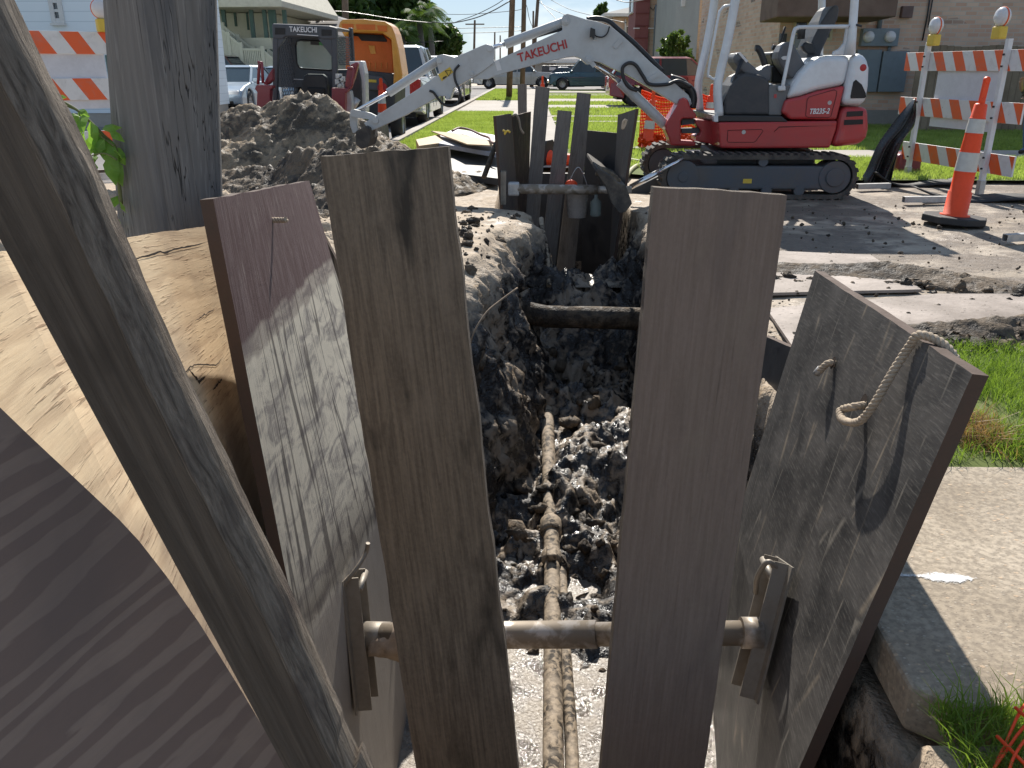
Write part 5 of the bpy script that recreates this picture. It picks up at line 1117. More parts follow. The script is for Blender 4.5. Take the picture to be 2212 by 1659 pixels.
# ================================================================ towed compressor with its orange cover up
CP = thing('compressor_trailer', 'towed compressor with its big orange cover tipped open beside the loader', 'compressor', (-2.9, 16.8, 0))
M_HOOD = flat('cover_orange_yellow', (.78, .33, .035), .35, dirt=.15, coat=.3); M_HIN = flat('cover_inside_orange', (.75, .16, .015), .5, dirt=.15)
def cpr(name, pts, d, dy, mat, bev=.01): return MB().prism([px(*z2(*p), 16.4+d) for p in pts], (0, dy, 0)).build(name, mat, CP, bevel=bev, seg=3)
cpr('cover_shell', [(1176, 240), (1188, 190), (1215, 168), (1400, 166), (1580, 185), (1640, 225), (1668, 290), (1700, 420), (1735, 650), (1725, 710), (1655, 735), (1660, 640), (1640, 380), (1640, 345), (1560, 290), (1280, 280), (1250, 320), (1235, 330), (1200, 260)], -.1, .85, M_HOOD, .05)
cpr('cover_lining', [(1238, 310), (1280, 285), (1560, 295), (1640, 350), (1655, 460), (1662, 640), (1660, 720), (1240, 640)], .3, .35, M_HIN, .03)
cpr('cover_lip', [(1180, 235), (1195, 190), (1560, 210), (1620, 270), (1570, 285), (1280, 270), (1240, 330)], -.12, .3, M_HOOD, .03)
for q in ((1205, 200, 1310, 250), (1330, 205, 1500, 262), (1515, 215, 1600, 275)): cpr('lip_recess', [(q[0], q[1]+5), (q[2], q[1]+8), (q[2], q[3]), (q[0]+10, q[3]-5)], -.13, .02, M_HIN, .004)
cpr('dark_slot', [(1285, 290), (1565, 305), (1600, 345), (1600, 365), (1380, 355), (1350, 318), (1310, 312)], .28, .03, M_VENT, .006)
cpr('cover_label', [(1440, 395), (1495, 398), (1505, 470), (1460, 470)], .28, .03, M_HOOD, .004)
for x_ in (1400, 1450, 1500, 1550, 1600): cpr('lining_rib', [(x_, 545), (x_+4, 545), (x_+4, 600), (x_, 600)], .28, .03, M_HOOD, .002)
cpr('body', [(1260, 600), (1660, 640), (1672, 700), (1672, 1010), (1400, 1010), (1260, 960)], .1, 1.4, M_DKG, .03)
cpr('body_trim', [(1410, 650), (1560, 668), (1600, 720), (1600, 800), (1430, 780)], .06, .06, M_BLUEG, .02)
cpr('hose_clip', [(1415, 690), (1510, 695), (1510, 720), (1415, 715)], .05, .04, M_YEL, .004)
mb = MB(); p = px(*z2(1560, 765), 16.4); mb.cyl(p, p+Vector((0, .06, 0)), .09, 16); mb.build('red_cap', M_TXTR, CP)
def wheel(par, c, r, wd, ax=(1, 0, 0), rimm=None, hub=.55, name='wheel'):
    W = thing(name, None, None); W.parent = par; W.matrix_parent_inverse = Matrix.Translation(-par.location); W.location = c; c = Vector(c); ax = Vector(ax); M = ax.to_track_quat('Z', 'Y').to_matrix()
    pr_ = [(r*hub, -wd/2), (r*.9, -wd/2), (r*.98, -wd*.38), (r, -wd*.2), (r, wd*.2), (r*.98, wd*.38), (r*.9, wd/2), (r*hub, wd/2)]
    mb = MB(); mb.lathe(pr_, c, 28, M); o = mb.build('tyre', M_RUBBER, W)
    mb = MB(); mb.lathe([(r*hub, -wd*.46), (r*hub*.92, -wd*.3), (r*hub*.3, -wd*.1), (.001, -wd*.12)], c, 28, M); mb.lathe([(r*hub, wd*.46), (r*hub*.92, wd*.3), (r*hub*.3, wd*.1), (.001, wd*.12)], c, 28, M)
    for k in range(6):
        g = k*math.pi/3
        for s_ in (-1, 1):
            p = c+M @ Vector((math.cos(g)*r*hub*.55, math.sin(g)*r*hub*.55, s_*wd*.32)); q = M @ Vector((math.cos(g), math.sin(g), 0)); mb.beam(c+M @ Vector((0, 0, s_*wd*.32)), c+M @ Vector((math.cos(g)*r*hub*.93, math.sin(g)*r*hub*.93, s_*wd*.38)), r*.11, .02, M @ Vector((0, 0, 1)))
    mb.build('rim', rimm or M_GAL, W)
    return W
p = px(*z2(1700, 1130), 17.3); wheel(CP, (p.x, 17.3, .33), .33, .22); wheel(CP, (p.x-1.25, 17.3, .33), .33, .22)
MB().beam((p.x-.6, 15.4, .45), (p.x-.6, 18.0, .45), .1, .1).build('drawbar', M_BLACKP, CP)
# ================================================================ far end shoring
YF = 9.35
def up_plank(pts, y, lab, mat=M_PF, grp='planks upright at the far end of the trench', zb=-1.5, th=.04):
    """pts: top-left, top-right, then one point lower on each edge"""
    a, b, c, d = [px(*z3(*p), y) for p in pts]; jag = .002
    o = panel('shoring_plank', [a, c, down(a, c, zb)], [b, d, down(b, d, zb)], th, mat, M_BARK, nu=4, nv=30, jag=jag, back=(0, 1, 0), seed=int(pts[0][0]) % 17); return tag(o, lab, 'plank', grp)
up_plank([(748, 732), (828, 732), (752, 1000), (830, 1000)], 11.5, 'short grey plank farthest back at the left of the far plank group')
up_plank([(905, 748), (1028, 766), (845, 1560), (965, 1560)], 9.3, 'tall pale grey plank left of centre in the far plank group')
up_plank([(1098, 960), (1222, 972), (1030, 1545), (1160, 1545)], 9.2, 'shorter brown plank between two taller ones in the far plank group')
up_plank([(1268, 806), (1388, 820), (1180, 1560), (1320, 1560)], 9.5, 'tall dark streaked plank right of centre in the far plank group')
def fpanel(P, lab, mat, th=.03):
    """P: list of (left point, right point) pairs of world positions, top first"""
    o = panel('form_sheet', [p[0] for p in P], [p[1] for p in P], th, mat, M_REDGE, nu=6, nv=24, jag=.003, back=(0, 1, 0), seed=len(lab) % 13); return tag(o, lab, 'shoring panel', 'form panels lining the far end of the trench')
M_FP = m_plank('far_panel_grey', (.08, .068, .062), (.17, .15, .135), .5); M_FD = m_plank('far_panel_dark', (.03, .026, .026), (.07, .058, .052), .5)
A = px(*z3(560, 1010), 8.75); B = px(*z3(695, 990), 9.5); o = fpanel([(A, B), (down(A, px(*z3(600, 1548), 8.75), -1.4), down(B, px(*z3(735, 1548), 9.5), -1.4))], 'grey form panel with yellow ties at the left of the far trench end', M_FP)
A = px(*z3(700, 1012), 9.55); B = px(*z3(866, 972), 10.2); o = fpanel([(A, B), (down(A, px(*z3(735, 1548), 9.55), -1.4), down(B, px(*z3(850, 1548), 10.2), -1.4))], 'near black form panel draped with a rope at the left of the far trench end', M_FD)
A = px(*z3(1340, 1135), 10.4); B = px(*z3(1615, 1160), 9.7); o = fpanel([(A, B), (Vector((A.x, 10.4, -1.5)), Vector((B.x-.02, 9.7, -1.5)))], 'black form panel with a broken top edge at the far trench end', M_BLK)
A = px(*z3(1622, 1000), 9.6); B = px(*z3(1780, 948), 8.8); o = fpanel([(A, B), (down(A, px(*z3(1590, 1548), 9.6), -1.4), down(B, px(*z3(1690, 1548), 8.8), -1.4))], 'grey form panel with a slanted top and rope tie, right of the far planks', M_FP)
MB().box((-.4, 11.35, -1.75), (1.05, 11.42, .05)).build('form_sheet', M_BLK).update_tag()
o = bpy.data.objects[[x.name for x in bpy.data.objects if x.name.startswith('form_sheet')][-1]]
for x in list(bpy.data.objects):
    if x.name.startswith('form_sheet') and 'label' not in x and x.type == 'MESH' and x.parent is None: tag(x, 'black sheet closing the trench behind every plank', 'shoring panel')
o = rope('rope', [px(*z3(*p), 9.5) for p in ((705, 1010), (735, 1000), (760, 1040), (775, 1120), (800, 1165))], .012, M_ROPE, None); tag(o, 'pale rope hanging over the near black panel at the far trench end', 'rope')
mb = MB(); mb.tube(spline([px(*z3(*p), 8.7) for p in ((1690, 1040), (1670, 1060), (1660, 1120), (1680, 1100), (1700, 1040))], 5), .012, 6); o = mb.build('tie', M_ROPE); tag(o, 'tan rope tie on the slanted grey panel at the far trench end', 'rope tie')
mb = MB(); mb.tube(spline([px(*z3(*p), 8.7) for p in ((618, 1135), (640, 1145), (635, 1170), (660, 1140), (685, 1155))], 5), .010, 6); o = mb.build('tie', M_YEL); tag(o, 'yellow tie on the left grey panel at the far trench end', 'rope tie')
a = px(1118, 408, 8.7); b = px(1290, 410, 8.7)
t5 = thing('trench_brace', 'muddy cross brace holding the far trench end open', 'trench brace', (a+b)/2)
MB().cyl(a, b, .05, 20).build('cylinder', M_BRACE, t5); MB().cyl(b, b+Vector((.35, 0, 0)), .04, 16).build('piston', M_BRACE, t5)
mb = MB(); A_ = px(1083, 370, 8.72); B_ = px(1083, 440, 8.72); rail(mb, A_, B_, (1, 0, 0)); mb.build('rail', M_ALU, t5); MB().obox(a-Vector((.04, 0, 0)), (.12, .1, .14)).build('socket', M_GAL, t5, bevel=.02)
# bucket hanging in the trench with an orange scoop
p = px(1247, 436, 9.0); bk = thing('bucket', 'pale plastic bucket with an orange tool inside, hanging in the far trench', 'bucket', p+Vector((0, 0, -.16)))
MB().lathe([(.001, -.16), (.10, -.16), (.125, .12), (.13, .12), (.13, .135), (.12, .135), (.10, -.14), (.001, -.15)], p, 24).build('pail', M_LENS, bk)
MB().tube(spline([p+Vector((-.125, 0, .1)), p+Vector((-.06, 0, .28)), p+Vector((0, 0, .36)), p+Vector((.06, 0, .28)), p+Vector((.125, 0, .1))], 6), .005, 6).build('handle', M_GAL, bk)
o = MB().ball(p+Vector((-.07, 0, .17)), .07, 10, 8, (1, .6, .9)).tube([p+Vector((-.06, 0, .12)), p+Vector((-.0, 0, -.05))], .02, 8).build('scoop', M_ORANGE, bevel=0); tag(o, 'orange plastic scoop sticking out of the pale bucket', 'scoop')
mb = MB(); q = p+Vector((.2, .02, -.05)); mb.lathe([(.001, -.1), (.06, -.1), (.06, .05), (.02, .09), (.02, .13), (.001, .13)], q, 14); o = mb.build('spray_bottle', M_DG); tag(o, 'clear spray bottle beside the pale bucket in the far trench', 'bottle')
# ================================================================ channeliser cones
def cone(loc, lab, lean=(0, 0), hx=1.0, rot=0):
    c = thing('traffic_cone', lab, 'traffic cone', group='orange channeliser cones')
    mb = MB(); n = 8; P = [Vector((math.cos(math.pi/8+math.pi/4*i)*.29, math.sin(math.pi/8+math.pi/4*i)*.29, 0)) for i in range(8)]
    mb.prism(P, (0, 0, .07)); mb.build('base', M_RUBBER, c, bevel=.012)
    mb = MB(); mb.lathe([(.15, .07), (.15, .08), (.12, .085), (.118, .30), (.105, .31), (.105, .50)], n=28); mb.lathe([(.098, .68), (.095, .69), (.09, .71), (.086, .85), (.08, .86)], n=28); mb.lathe([(.075, 1.0), (.078, 1.0), (.078, .985), (.074, .99), (.062, 1.12), (.05, 1.13), (.001, 1.14)], n=28)
    mb.lathe([(.108, .49), (.105, .51)], n=28).lathe([(.088, .84), (.085, .87)], n=28); mb.lathe([(.105, .31), (.100, .5), (.096, .69), (.085, .86), (.073, 1.0)], n=28)
    mb.build('body', M_ORANGE, c)
    MB().lathe([(.1075, .50), (.1005, .68)], n=28).build('reflective_band', M_REFL, c); MB().lathe([(.0895, .86), (.0805, .99)], n=28).build('reflective_band', M_REFL, c)
    mb = MB(); mb.tube([(0, 0, 1.12), (.0, 0, 1.18)], .035, 10); mb.beam((0, 0, 1.15), (0, 0, 1.33), .07, .03, (0, 1, 0)); mb.tube([(0, -.02, 1.34), (0, .02, 1.34)], .034, 14); mb.build('handle', M_ORANGE, c, bevel=.006)
    for ch in c.children: ch.scale = (.86 if ch.name.split('.')[0] != 'base' else 1,)*2+(hx,)
    c.location = loc; c.rotation_euler = (lean[0], lean[1], rot); return c
p = gz(2058, 484, 0); cone((p.x, p.y, .015), 'nearest orange and white cone, leaning slightly, on a black eight sided base on the right', (0, R(3.5)), .93, .3)
def setc(u, vb, vt, lab, lean=(0, 0)):
    p = gz(u, vb, 0.0); h = px(u, vt, p.y).z; return cone((p.x, p.y, .02), lab, lean, h/1.37)
setc(z2(1578, 1270)[0], 316, z2(0, 690)[1], 'orange and white cone standing between the clay pile and the towed compressor')
setc(z4(88, 1165)[0], 329, z4(0, 690)[1], 'orange and white cone in front of the orange netting, left of the red swing post', (0, R(4)))
setc(z4(540, 1150)[0], 322, z4(0, 655)[1], 'orange and white cone behind the excavator deck, right of the netting', (0, R(2)))
setc(z3(962, 0)[0], 256, z3(0, 668)[1], 'orange post top showing behind the tall pale far plank')
c = cone((0, 0, 0), 'orange cone tipped over on its side behind the far planks', (0, 0), .8); p = px(*z3(1000, 1330), 12.3); c.location = (p.x, 12.3, .14); c.rotation_euler = (R(90), 0, R(65))
# ================================================================ barricades
def lamp(par, x, y, z, side=1):
    L_ = thing('warning_light', None, None); L_.parent = par; L_.location = (x, y, z)
    def k(mb, nm, m, bv=0): o = mb.build(nm, m, None, bevel=bv, org=False); o.parent = L_; o.matrix_parent_inverse = Matrix.Identity(4); return o
    k(MB().box((-.07, -.05, 0), (.07, .05, .13)), 'battery_box', M_YEL, .015)
    M = Matrix.Rotation(R(90), 3, 'X'); k(MB().lathe([(.001, .06), (.06, .055), (.09, .04), (.1, .018), (.1, -.018), (.09, -.04), (.06, -.055), (.001, -.06)], (0, 0, .225), 24, M), 'lens', M_LENS)
    k(MB().lathe([(.1, -.008), (.105, -.008), (.105, .008), (.1, .008)], (0, 0, .225), 24, M), 'ring', M_ORANGEW)
def barricade(P1, P2, s0, s1, rows, ph, lab, lights, flip=1, sign=None):
    """local frame: x from P1 to P2 along the boards, y to the back"""
    P1 = Vector(P1); P2 = Vector(P2); d = P2-P1; L = d.length; b = thing('barricade', lab, 'barricade')
    for x in (0, L):
        MB().box((x-.028, -.028, .05), (x+.028, .028, ph)).build('post', M_WHITE, b, bevel=.004)
        MB().box((x-.034, -.034, 0), (x+.034, .034, .16)).build('post_socket', M_GAL, b, bevel=.003)
        mb = MB()
        for z0, z1_ in rows:
            for z in (z0+.05, z1_-.05): mb.cyl((x, -.045, z), (x, -.028, z), .011, 8)
        mb.build('bolts', M_BLACKP, b)
    for i, (z0, z1_) in enumerate(rows):
        a0, a1 = s0[i], s1[i]; mb = MB(); uu = i*.13; mb.add([(a0, .03, z0), (a1, .03, z0), (a1, .03, z1_), (a0, .03, z1_), (a0, .055, z0), (a1, .055, z0), (a1, .055, z1_), (a0, .055, z1_)],
               [(0, 1, 2, 3), (5, 4, 7, 6), (4, 5, 1, 0), (3, 2, 6, 7), (4, 0, 3, 7), (1, 5, 6, 2)],
               [[(a0+uu, z0), (a1+uu, z0), (a1+uu, z1_), (a0+uu, z1_)], [(a1+uu, z0), (a0+uu, z0), (a0+uu, z1_), (a1+uu, z1_)], [(0, 0)]*4, [(0, 0)]*4, [(0, 0)]*4, [(0, 0)]*4]); mb.build('striped_board', M_STR, b, bevel=.003)
    if sign: MB().box((sign[0], .058, sign[2]), (sign[1], .064, sign[3])).build('sign_back', flat('sign_white', (.68, .68, .72), .4, dirt=.15), b)
    for x, z in lights: lamp(b, x, .0, z)
    b.location = P1; b.rotation_euler = (0, 0, math.atan2(d.y, d.x)); return b, L
rows = [(.24, .46), (.79, 1.01), (1.33, 1.55)]
P1 = gz(1958, 387); P2 = gz(2115, 420)
def along(u, v, P1, P2):
    d = ray(u, v); n_ = Vector((P2.y-P1.y, -(P2.x-P1.x), 0)); t = (P1-Vector((0, 0, CAMZ))).dot(n_)/d.dot(n_); q = Vector((0, 0, CAMZ))+d*t; return (q-P1).dot((P2-P1).normalized()), q.z
e = [along(*z5(x, y), P1, P2) for x, y in ((402, 985), (1130, 1070), (385, 695), (1190, 715), (424, 410), (1300, 360))]
b, L = barricade(P1, P2, [e[0][0], e[2][0], e[4][0]], [e[1][0], e[3][0], e[5][0]], rows, 1.66, 'orange and white striped barricade standing on the right beside the nearest cone', [(.09, 1.62), (along(2155, 90, P1, P2)[0], 1.66)], sign=(.2, (P2-P1).length-.02, .68, 1.4))
# left barricade
Q1 = gz(75, 470); Q1 = Vector((px(*z1(215, 500), 9.0).x, 9.0, 0)); Q2 = Vector((px(300, 300, 9.6).x, 9.6, 0)); dd = (Q2-Q1); 
rl = [(.50, .72), (1.04, 1.26), (1.5, 1.72)]
e0 = along(*z1(40, 210), Q1, Q2)[0]; e1 = dd.length+.3
b, L = barricade(Q1, Q2, [e0, e0, e0], [e1]*3, rl, 1.86, 'orange and white striped barricade on the left, partly behind the near utility pole', [(-.13, 1.74), (along(*z1(760, 230), Q1, Q2)[0], 1.72)], sign=(.12, along(*z1(780, 500), Q1, Q2)[0], .95, 1.5))
# rubber mats and tubes under the right barricade
def matt(c, l, wdt, ang, lab, curl=.12):
    mb = MB(); n = 20; vs = []
    for j in range(n+1):
        t = j/n-.5
        for s_ in (-1, 1):
            vs.append(Vector((t*l, s_*wdt/2, .02+curl*(2*abs(t))**4+.02*math.sin(t*9))))
    mb.add(vs, [(2*j, 2*j+2, 2*j+3, 2*j+1) for j in range(n)], None, 0, True); o = mb.build('rubber_mat', M_RUBBER, org=False); m = o.modifiers.new('thickness', 'SOLIDIFY'); m.thickness = .018; o.location = (c.x, c.y, .01); o.rotation_euler = (0, 0, ang); return tag(o, lab, 'rubber mat', 'curled black rubber mats by the barricade')
matt(gz(1985, 400), 1.15, .42, R(-4), 'curled black rubber mat under the far post of the right barricade'); matt(gz(2130, 432), 1.5, .45, R(-8), 'curled black rubber mat under the near post of the right barricade', .08)
def sqtube(A, B, lab, w=.055):
    A = Vector(A); B = Vector(B); mb = MB(); d = (B-A).normalized(); s_ = d.cross(Vector((0, 0, 1))).normalized(); u = Vector((0, 0, 1))
    for q in (-1, 1): mb.beam(A+s_*q*w/2, B+s_*q*w/2, .005, w+.005, u); mb.beam(A+u*q*w/2, B+u*q*w/2, w-.005, .005, u)
    o = mb.build('steel_tube', M_GAL); return tag(o, lab, 'steel tube', 'square steel tubes lying on the pavement')
up = Vector((0, 0, .05)); sqtube(gz(2168, 527)+up, gz(2330, 518)+up, 'short square steel tube with an open black end at the right edge of the picture'); sqtube(gz(1950, 441)+up, gz(2045, 440)+up, 'square steel tube lying left of the nearest cone base'); sqtube(gz(1850, 412)+up, gz(1920, 410)+up, 'square steel tube lying behind the excavator track'); 
o = MB().box(gz(1950, 388, 0)+Vector((0, .25, 0)), gz(1998, 386, 0)+Vector((0, .55, .3))).build('fuel_can', M_MAR, bevel=.05, seg=4); tag(o, 'dark red plastic fuel can on the grass behind the far barricade post', 'fuel can')
MB().tube([o.location+Vector((.0, 0, .3)), o.location+Vector((.0, .0, .36))], .04, 10).build('cap', M_BLACKP, o)
# black bag hanging off the barricade
mb = MB(); TP = [z5(*q) for q in ((495, 645), (508, 700), (515, 790), (480, 860), (420, 930), (390, 1020), (370, 1100), (350, 1190), (140, 1205), (200, 1100), (240, 1000), (300, 890), (400, 750), (450, 690))]
L_ = [(495, 645), (460, 685), (400, 750), (350, 820), (300, 890), (262, 950), (240, 1000), (215, 1060), (195, 1110), (165, 1160), (140, 1205)]; R_ = [(500, 650), (508, 720), (515, 790), (492, 845), (455, 880), (425, 925), (408, 975), (392, 1030), (378, 1080), (362, 1135), (350, 1195)]
vs = []; n = 14
for j in range(len(L_)):
    a = px(*z5(*L_[j]), 10.75); b_ = px(*z5(*R_[j]), 10.6)
    for i in range(n+1):
        s_ = i/n; p = a.lerp(b_, s_); fold = .05*math.sin(s_*13+j*.25)*(.3+j/10)+.07*(float(fbm(s_*5, j*.4, 1, 3, 3))-.5); vs.append(p+Vector((0, fold-.05*math.sin(math.pi*s_), 0)))
mb.add(vs, [(j*(n+1)+i, j*(n+1)+i+1, (j+1)*(n+1)+i+1, (j+1)*(n+1)+i) for j in range(len(L_)-1) for i in range(n)], None, 0, True)
o = mb.build('plastic_bag', flat('black_plastic_sheet', (.012, .013, .014), .22, dirt=.2, sc=12, bs=.5)); s_ = o.modifiers.new('sub', 'SUBSURF'); s_.levels = 1; s_.render_levels = 2; s_ = o.modifiers.new('thickness', 'SOLIDIFY'); s_.thickness = .006
tag(o, 'black plastic sheeting tied to the right barricade post and trailing to the ground', 'plastic sheeting')
# orange netting: sagging mesh fence behind the boom foot and a heap of it below
def net(name, fn, nu, nv, r, lab):
    mb = MB()
    for i in range(nu+1): mb.tube([fn(i/nu, j/nv) for j in range(nv+1)], r, 3, False, 0, False)
    for j in range(nv+1): mb.tube([fn(i/nu, j/nv) for i in range(nu+1)], r*1.4, 3, False, 0, False)
    o = mb.build(name, M_NET); return tag(o, lab, 'safety netting')
M_NET = m_leaf('orange_net', (.85, .08, .01), (.9, .12, .015), .35, 4)
A = gz(1385, 332); B_ = gz(1590, 322)
def fn(s_, t):
    p = A.lerp(B_, s_); h = .98-.25*math.sin(s_*3.14)*0-.12*abs(math.sin(s_*6))+.06*(float(fbm(s_*6, 0, 1, 2, 4))-.5); return Vector((p.x, p.y+.12*(float(fbm(s_*7, t*3, 1, 2, 8))-.5)+.3, .03+h*(1-t)*1.0+.03*math.sin(s_*30)*(t)))
net('safety_net', fn, 60, 18, .012, 'orange plastic mesh fence strung between the cones behind the boom foot')
def fn2(s_, t):
    p = A.lerp(B_, s_); return Vector((p.x+.06*(float(fbm(s_*20, t*20, 1, 2, 1))-.5), p.y+.05+.5*t+.15*(float(fbm(s_*12, t*8, 1, 2, 6))-.5), .02+.36*float(fbm(s_*9, t*5, 1, 3, 9))*math.sin(math.pi*min(1, max(0, t*.8+.2)))+.05*float(fbm(s_*40, t*30, 1, 2, 2))))
net('safety_net', fn2, 110, 44, .011, 'crumpled heap of orange plastic mesh on the grass below the mesh fence')
c = gz(2205, 1640, .03); P = [c+Vector(q) for q in ((.10, .08, .05), (.03, .07, .07), (-.04, .02, .04), (-.09, -.05, .02), (-.12, -.12, .0))]
mb = MB()
for k in range(7):
    oy = k*.028; mb.tube(spline([p+Vector((.012*math.sin(k*2+i), -oy+.01*math.sin(k+i*2), .012*math.cos(k*1.7+i))) for i, p in enumerate(P)], 4), .0032, 5)
for k in range(6):
    q0 = P[min(k, 4)]; mb.tube([q0+Vector((.012*k-.03, 0, .0)), q0+Vector((.012*k-.02, -.09, .01)), q0+Vector((.012*k-.03, -.18, 0))], .004, 5)
o = mb.build('safety_net', M_ORANGE); tag(o, 'scrap of orange plastic mesh in the grass at the lower right corner', 'safety netting')
# ================================================================ form panels, boards and hose left of the far planks
def lying(name, pts, zs, th, mat, lab, cat, y=None, emat=None):
    P = [gz(u, v, z) for (u, v), z in zip(pts, zs)]; mb = MB(); mb.prism([p-Vector((0, 0, th)) for p in P], (0, 0, th)); o = mb.build(name, mat, bevel=.003); return tag(o, lab, cat)
lying('faced_sheet', [z3(140, 1500), z3(580, 1555), z3(600, 1330), z3(130, 1255)], (.12, .12, .16, .16), .08, M_BLK, 'black faced form panel lying flat left of the far planks', 'form panel')
lying('faced_sheet', [z3(-10, 1235), z3(575, 1335), z3(575, 1180), z3(200, 1120), (z3(60, 1185))], (.30, .30, .34, .34, .32), .06, flat('grey_film', (.33, .35, .4), .4, dirt=.3), 'grey faced form panel on top of the black one left of the far planks', 'form panel')
M_TAN = m_mix('fresh_plywood', (.5, .36, .2), (.62, .46, .27), 3, .7)
lying('plywood_scrap', [z3(-5, 1140), z3(310, 1255), z3(560, 1268), z3(600, 1240), z3(210, 1160)], (.38, .38, .38, .38, .4), .018, M_TAN, 'new tan plywood offcut lying on the grey form panel', 'plywood offcut')
lying('lumber_stack', [z2(1855, 1215), z2(1880, 1270), z2(2100, 1240), z2(2060, 1170)], (.34, .3, .3, .34), .12, M_TAN, 'small stack of tan boards beside the form panels, nearest the street', 'board stack')
o = MB().tube(spline([gz(*z3(*p), .42) for p in ((180, 1140), (240, 1115), (330, 1130), (430, 1175), (500, 1200), (525, 1240), (570, 1255))], 6), .018, 8).build('hose', flat('brown_hose', (.16, .06, .05), .5)); tag(o, 'brown hose curling over the form panels left of the far planks', 'hose')
p = px(*z3(562, 1250), 9.4); q = px(*z3(455, 1545), 9.0); o = MB().tube([p, q], .028, 10).build('digging_bar', M_CLOD); tag(o, 'muddy wooden handle leaning on the grey far panel', 'tool handle')
for pts, lab in (([(1700, 1385, .05), (1760, 1400, .06), (1840, 1412, .05), (1880, 1420, .05)], 'yellow green strap on the grass right of the far panels'), ([(1695, 1540, .04), (1740, 1480, .05), (1800, 1440, .05), (1880, 1440, .05)], 'tan strap curling on the grass in front of the far track')):
    o = MB().tube(spline([gz(*z3(x, y), z+.02) for x, y, z in pts], 6), .03, 8).build('strap', flat('strap_tan', (.4, .38, .22), .6)); tag(o, lab, 'strap')
# manhole pieces
p = gz(*z3(460, 975), .07); o = MB().lathe([(.001, .02), (.4, .02), (.44, 0)], p, 28).build('manhole_cover', flat('iron_cover', (.12, .11, .1), .7)); tag(o, 'round iron manhole cover set in the kerbside lawn', 'manhole cover')
p = gz(*z1(760, 1300), .0); o = MB().lathe([(.20, .10), (.24, .1), (.26, .03), (.48, .02), (.5, 0)], p, 32).build('manhole_ring', M_WALK); tag(o, 'pale manhole ring with a raised dark hole beside the left barricade', 'manhole ring')
# ================================================================ weed beside the pole
wd = thing('weed', 'bright green leafy weed hanging between the leaning timber and the utility pole', 'weed', (-1.25, 2.9, .3))
def stem(pts, y, r): P = spline([px(*z1(*p), y) for p in pts], 8); MB().tube(P, [r*(1-.6*i/(len(P)-1)) for i in range(len(P))], 7).build('stem', M_TWIG, wd); return P
s0 = stem([(880, 1480), (850, 1200), (835, 1070), (750, 980), (650, 880), (560, 800), (470, 745), (410, 715), (350, 690), (300, 680)], 2.62, .006)
s1 = stem([(830, 1060), (760, 1010), (700, 960), (690, 930)], 2.60, .003); s2 = stem([(560, 800), (470, 765), (400, 760), (330, 760)], 2.63, .003); s3 = stem([(850, 1160), (780, 1120), (720, 1115), (650, 1140), (600, 1190)], 2.58, .003); s4 = stem([(600, 940), (540, 915), (460, 905), (400, 935)], 2.61, .003)
mb = MB()
def leaf(mb, p, d, L_, W_, up=Vector((0, -.3, 1))):
    d = d.normalized(); s_ = d.cross(up).normalized(); n_ = s_.cross(d); P = [p, p+d*L_*.3+s_*W_*.5-n_*.003, p+d*L_*.6+s_*W_*.42, p+d*L_-n_*L_*.12, p+d*L_*.6-s_*W_*.42, p+d*L_*.3-s_*W_*.5-n_*.003, p+d*L_*.5+n_*.006]
    mb.add(P, [(0, 1, 6), (1, 2, 6), (2, 3, 6), (3, 4, 6), (4, 5, 6), (5, 0, 6)])
for (x, y, dx, dy, l_) in ((300, 680, -5, 1, .05), (350, 665, 2, -3, .05), (400, 712, 5, -1, .055), (360, 730, -4, 4, .07), (330, 700, -5, -2, .045), (410, 790, -2, 6, .08), (395, 760, 4, 4, .06), (450, 770, 2, 6, .06), (480, 800, -1, 6, .09), (530, 820, 3, 5, .08), (560, 800, 5, 3, .07),
    (600, 830, 2, 5, .1), (510, 930, -2, 7, .11), (540, 915, 4, 3, .05), (430, 915, -6, 2, .055), (610, 960, -1, 7, .11), (640, 935, 3, 5, .12), (655, 880, 3, 5, .08), (690, 960, 0, 6, .12), (720, 990, 4, 7, .14), (740, 940, 5, -1, .08), (790, 950, 5, 3, .07), (700, 1105, -3, -1, .07), (690, 1120, -2, 5, .06), (660, 1145, 1, 7, .13), (620, 1180, -1, 6, .1),
    (600, 1190, -3, 6, .1), (780, 1100, 4, 2, .1), (790, 1120, 1, 6, .12), (820, 1150, 1, 7, .11), (800, 1060, 3, 6, .1), (840, 1090, 2, 6, .08), (855, 1420, -5, 6, .08), (870, 1460, 3, 5, .07), (865, 1590, -3, 5, .06), (650, 990, -2, 5, .09), (760, 1010, -3, 6, .09)):
    p = px(*z1(x, y), 2.60+random.uniform(-.03, .03)); q = px(*z1(x+dx*10, y+dy*10), 2.60); leaf(mb, p, q-p+Vector((0, random.uniform(-.02, .02), 0)), l_*.8, l_*.4, Vector((random.uniform(-.4, .4), -.8, .7)))
mb.build('leaves', M_SAP, wd)
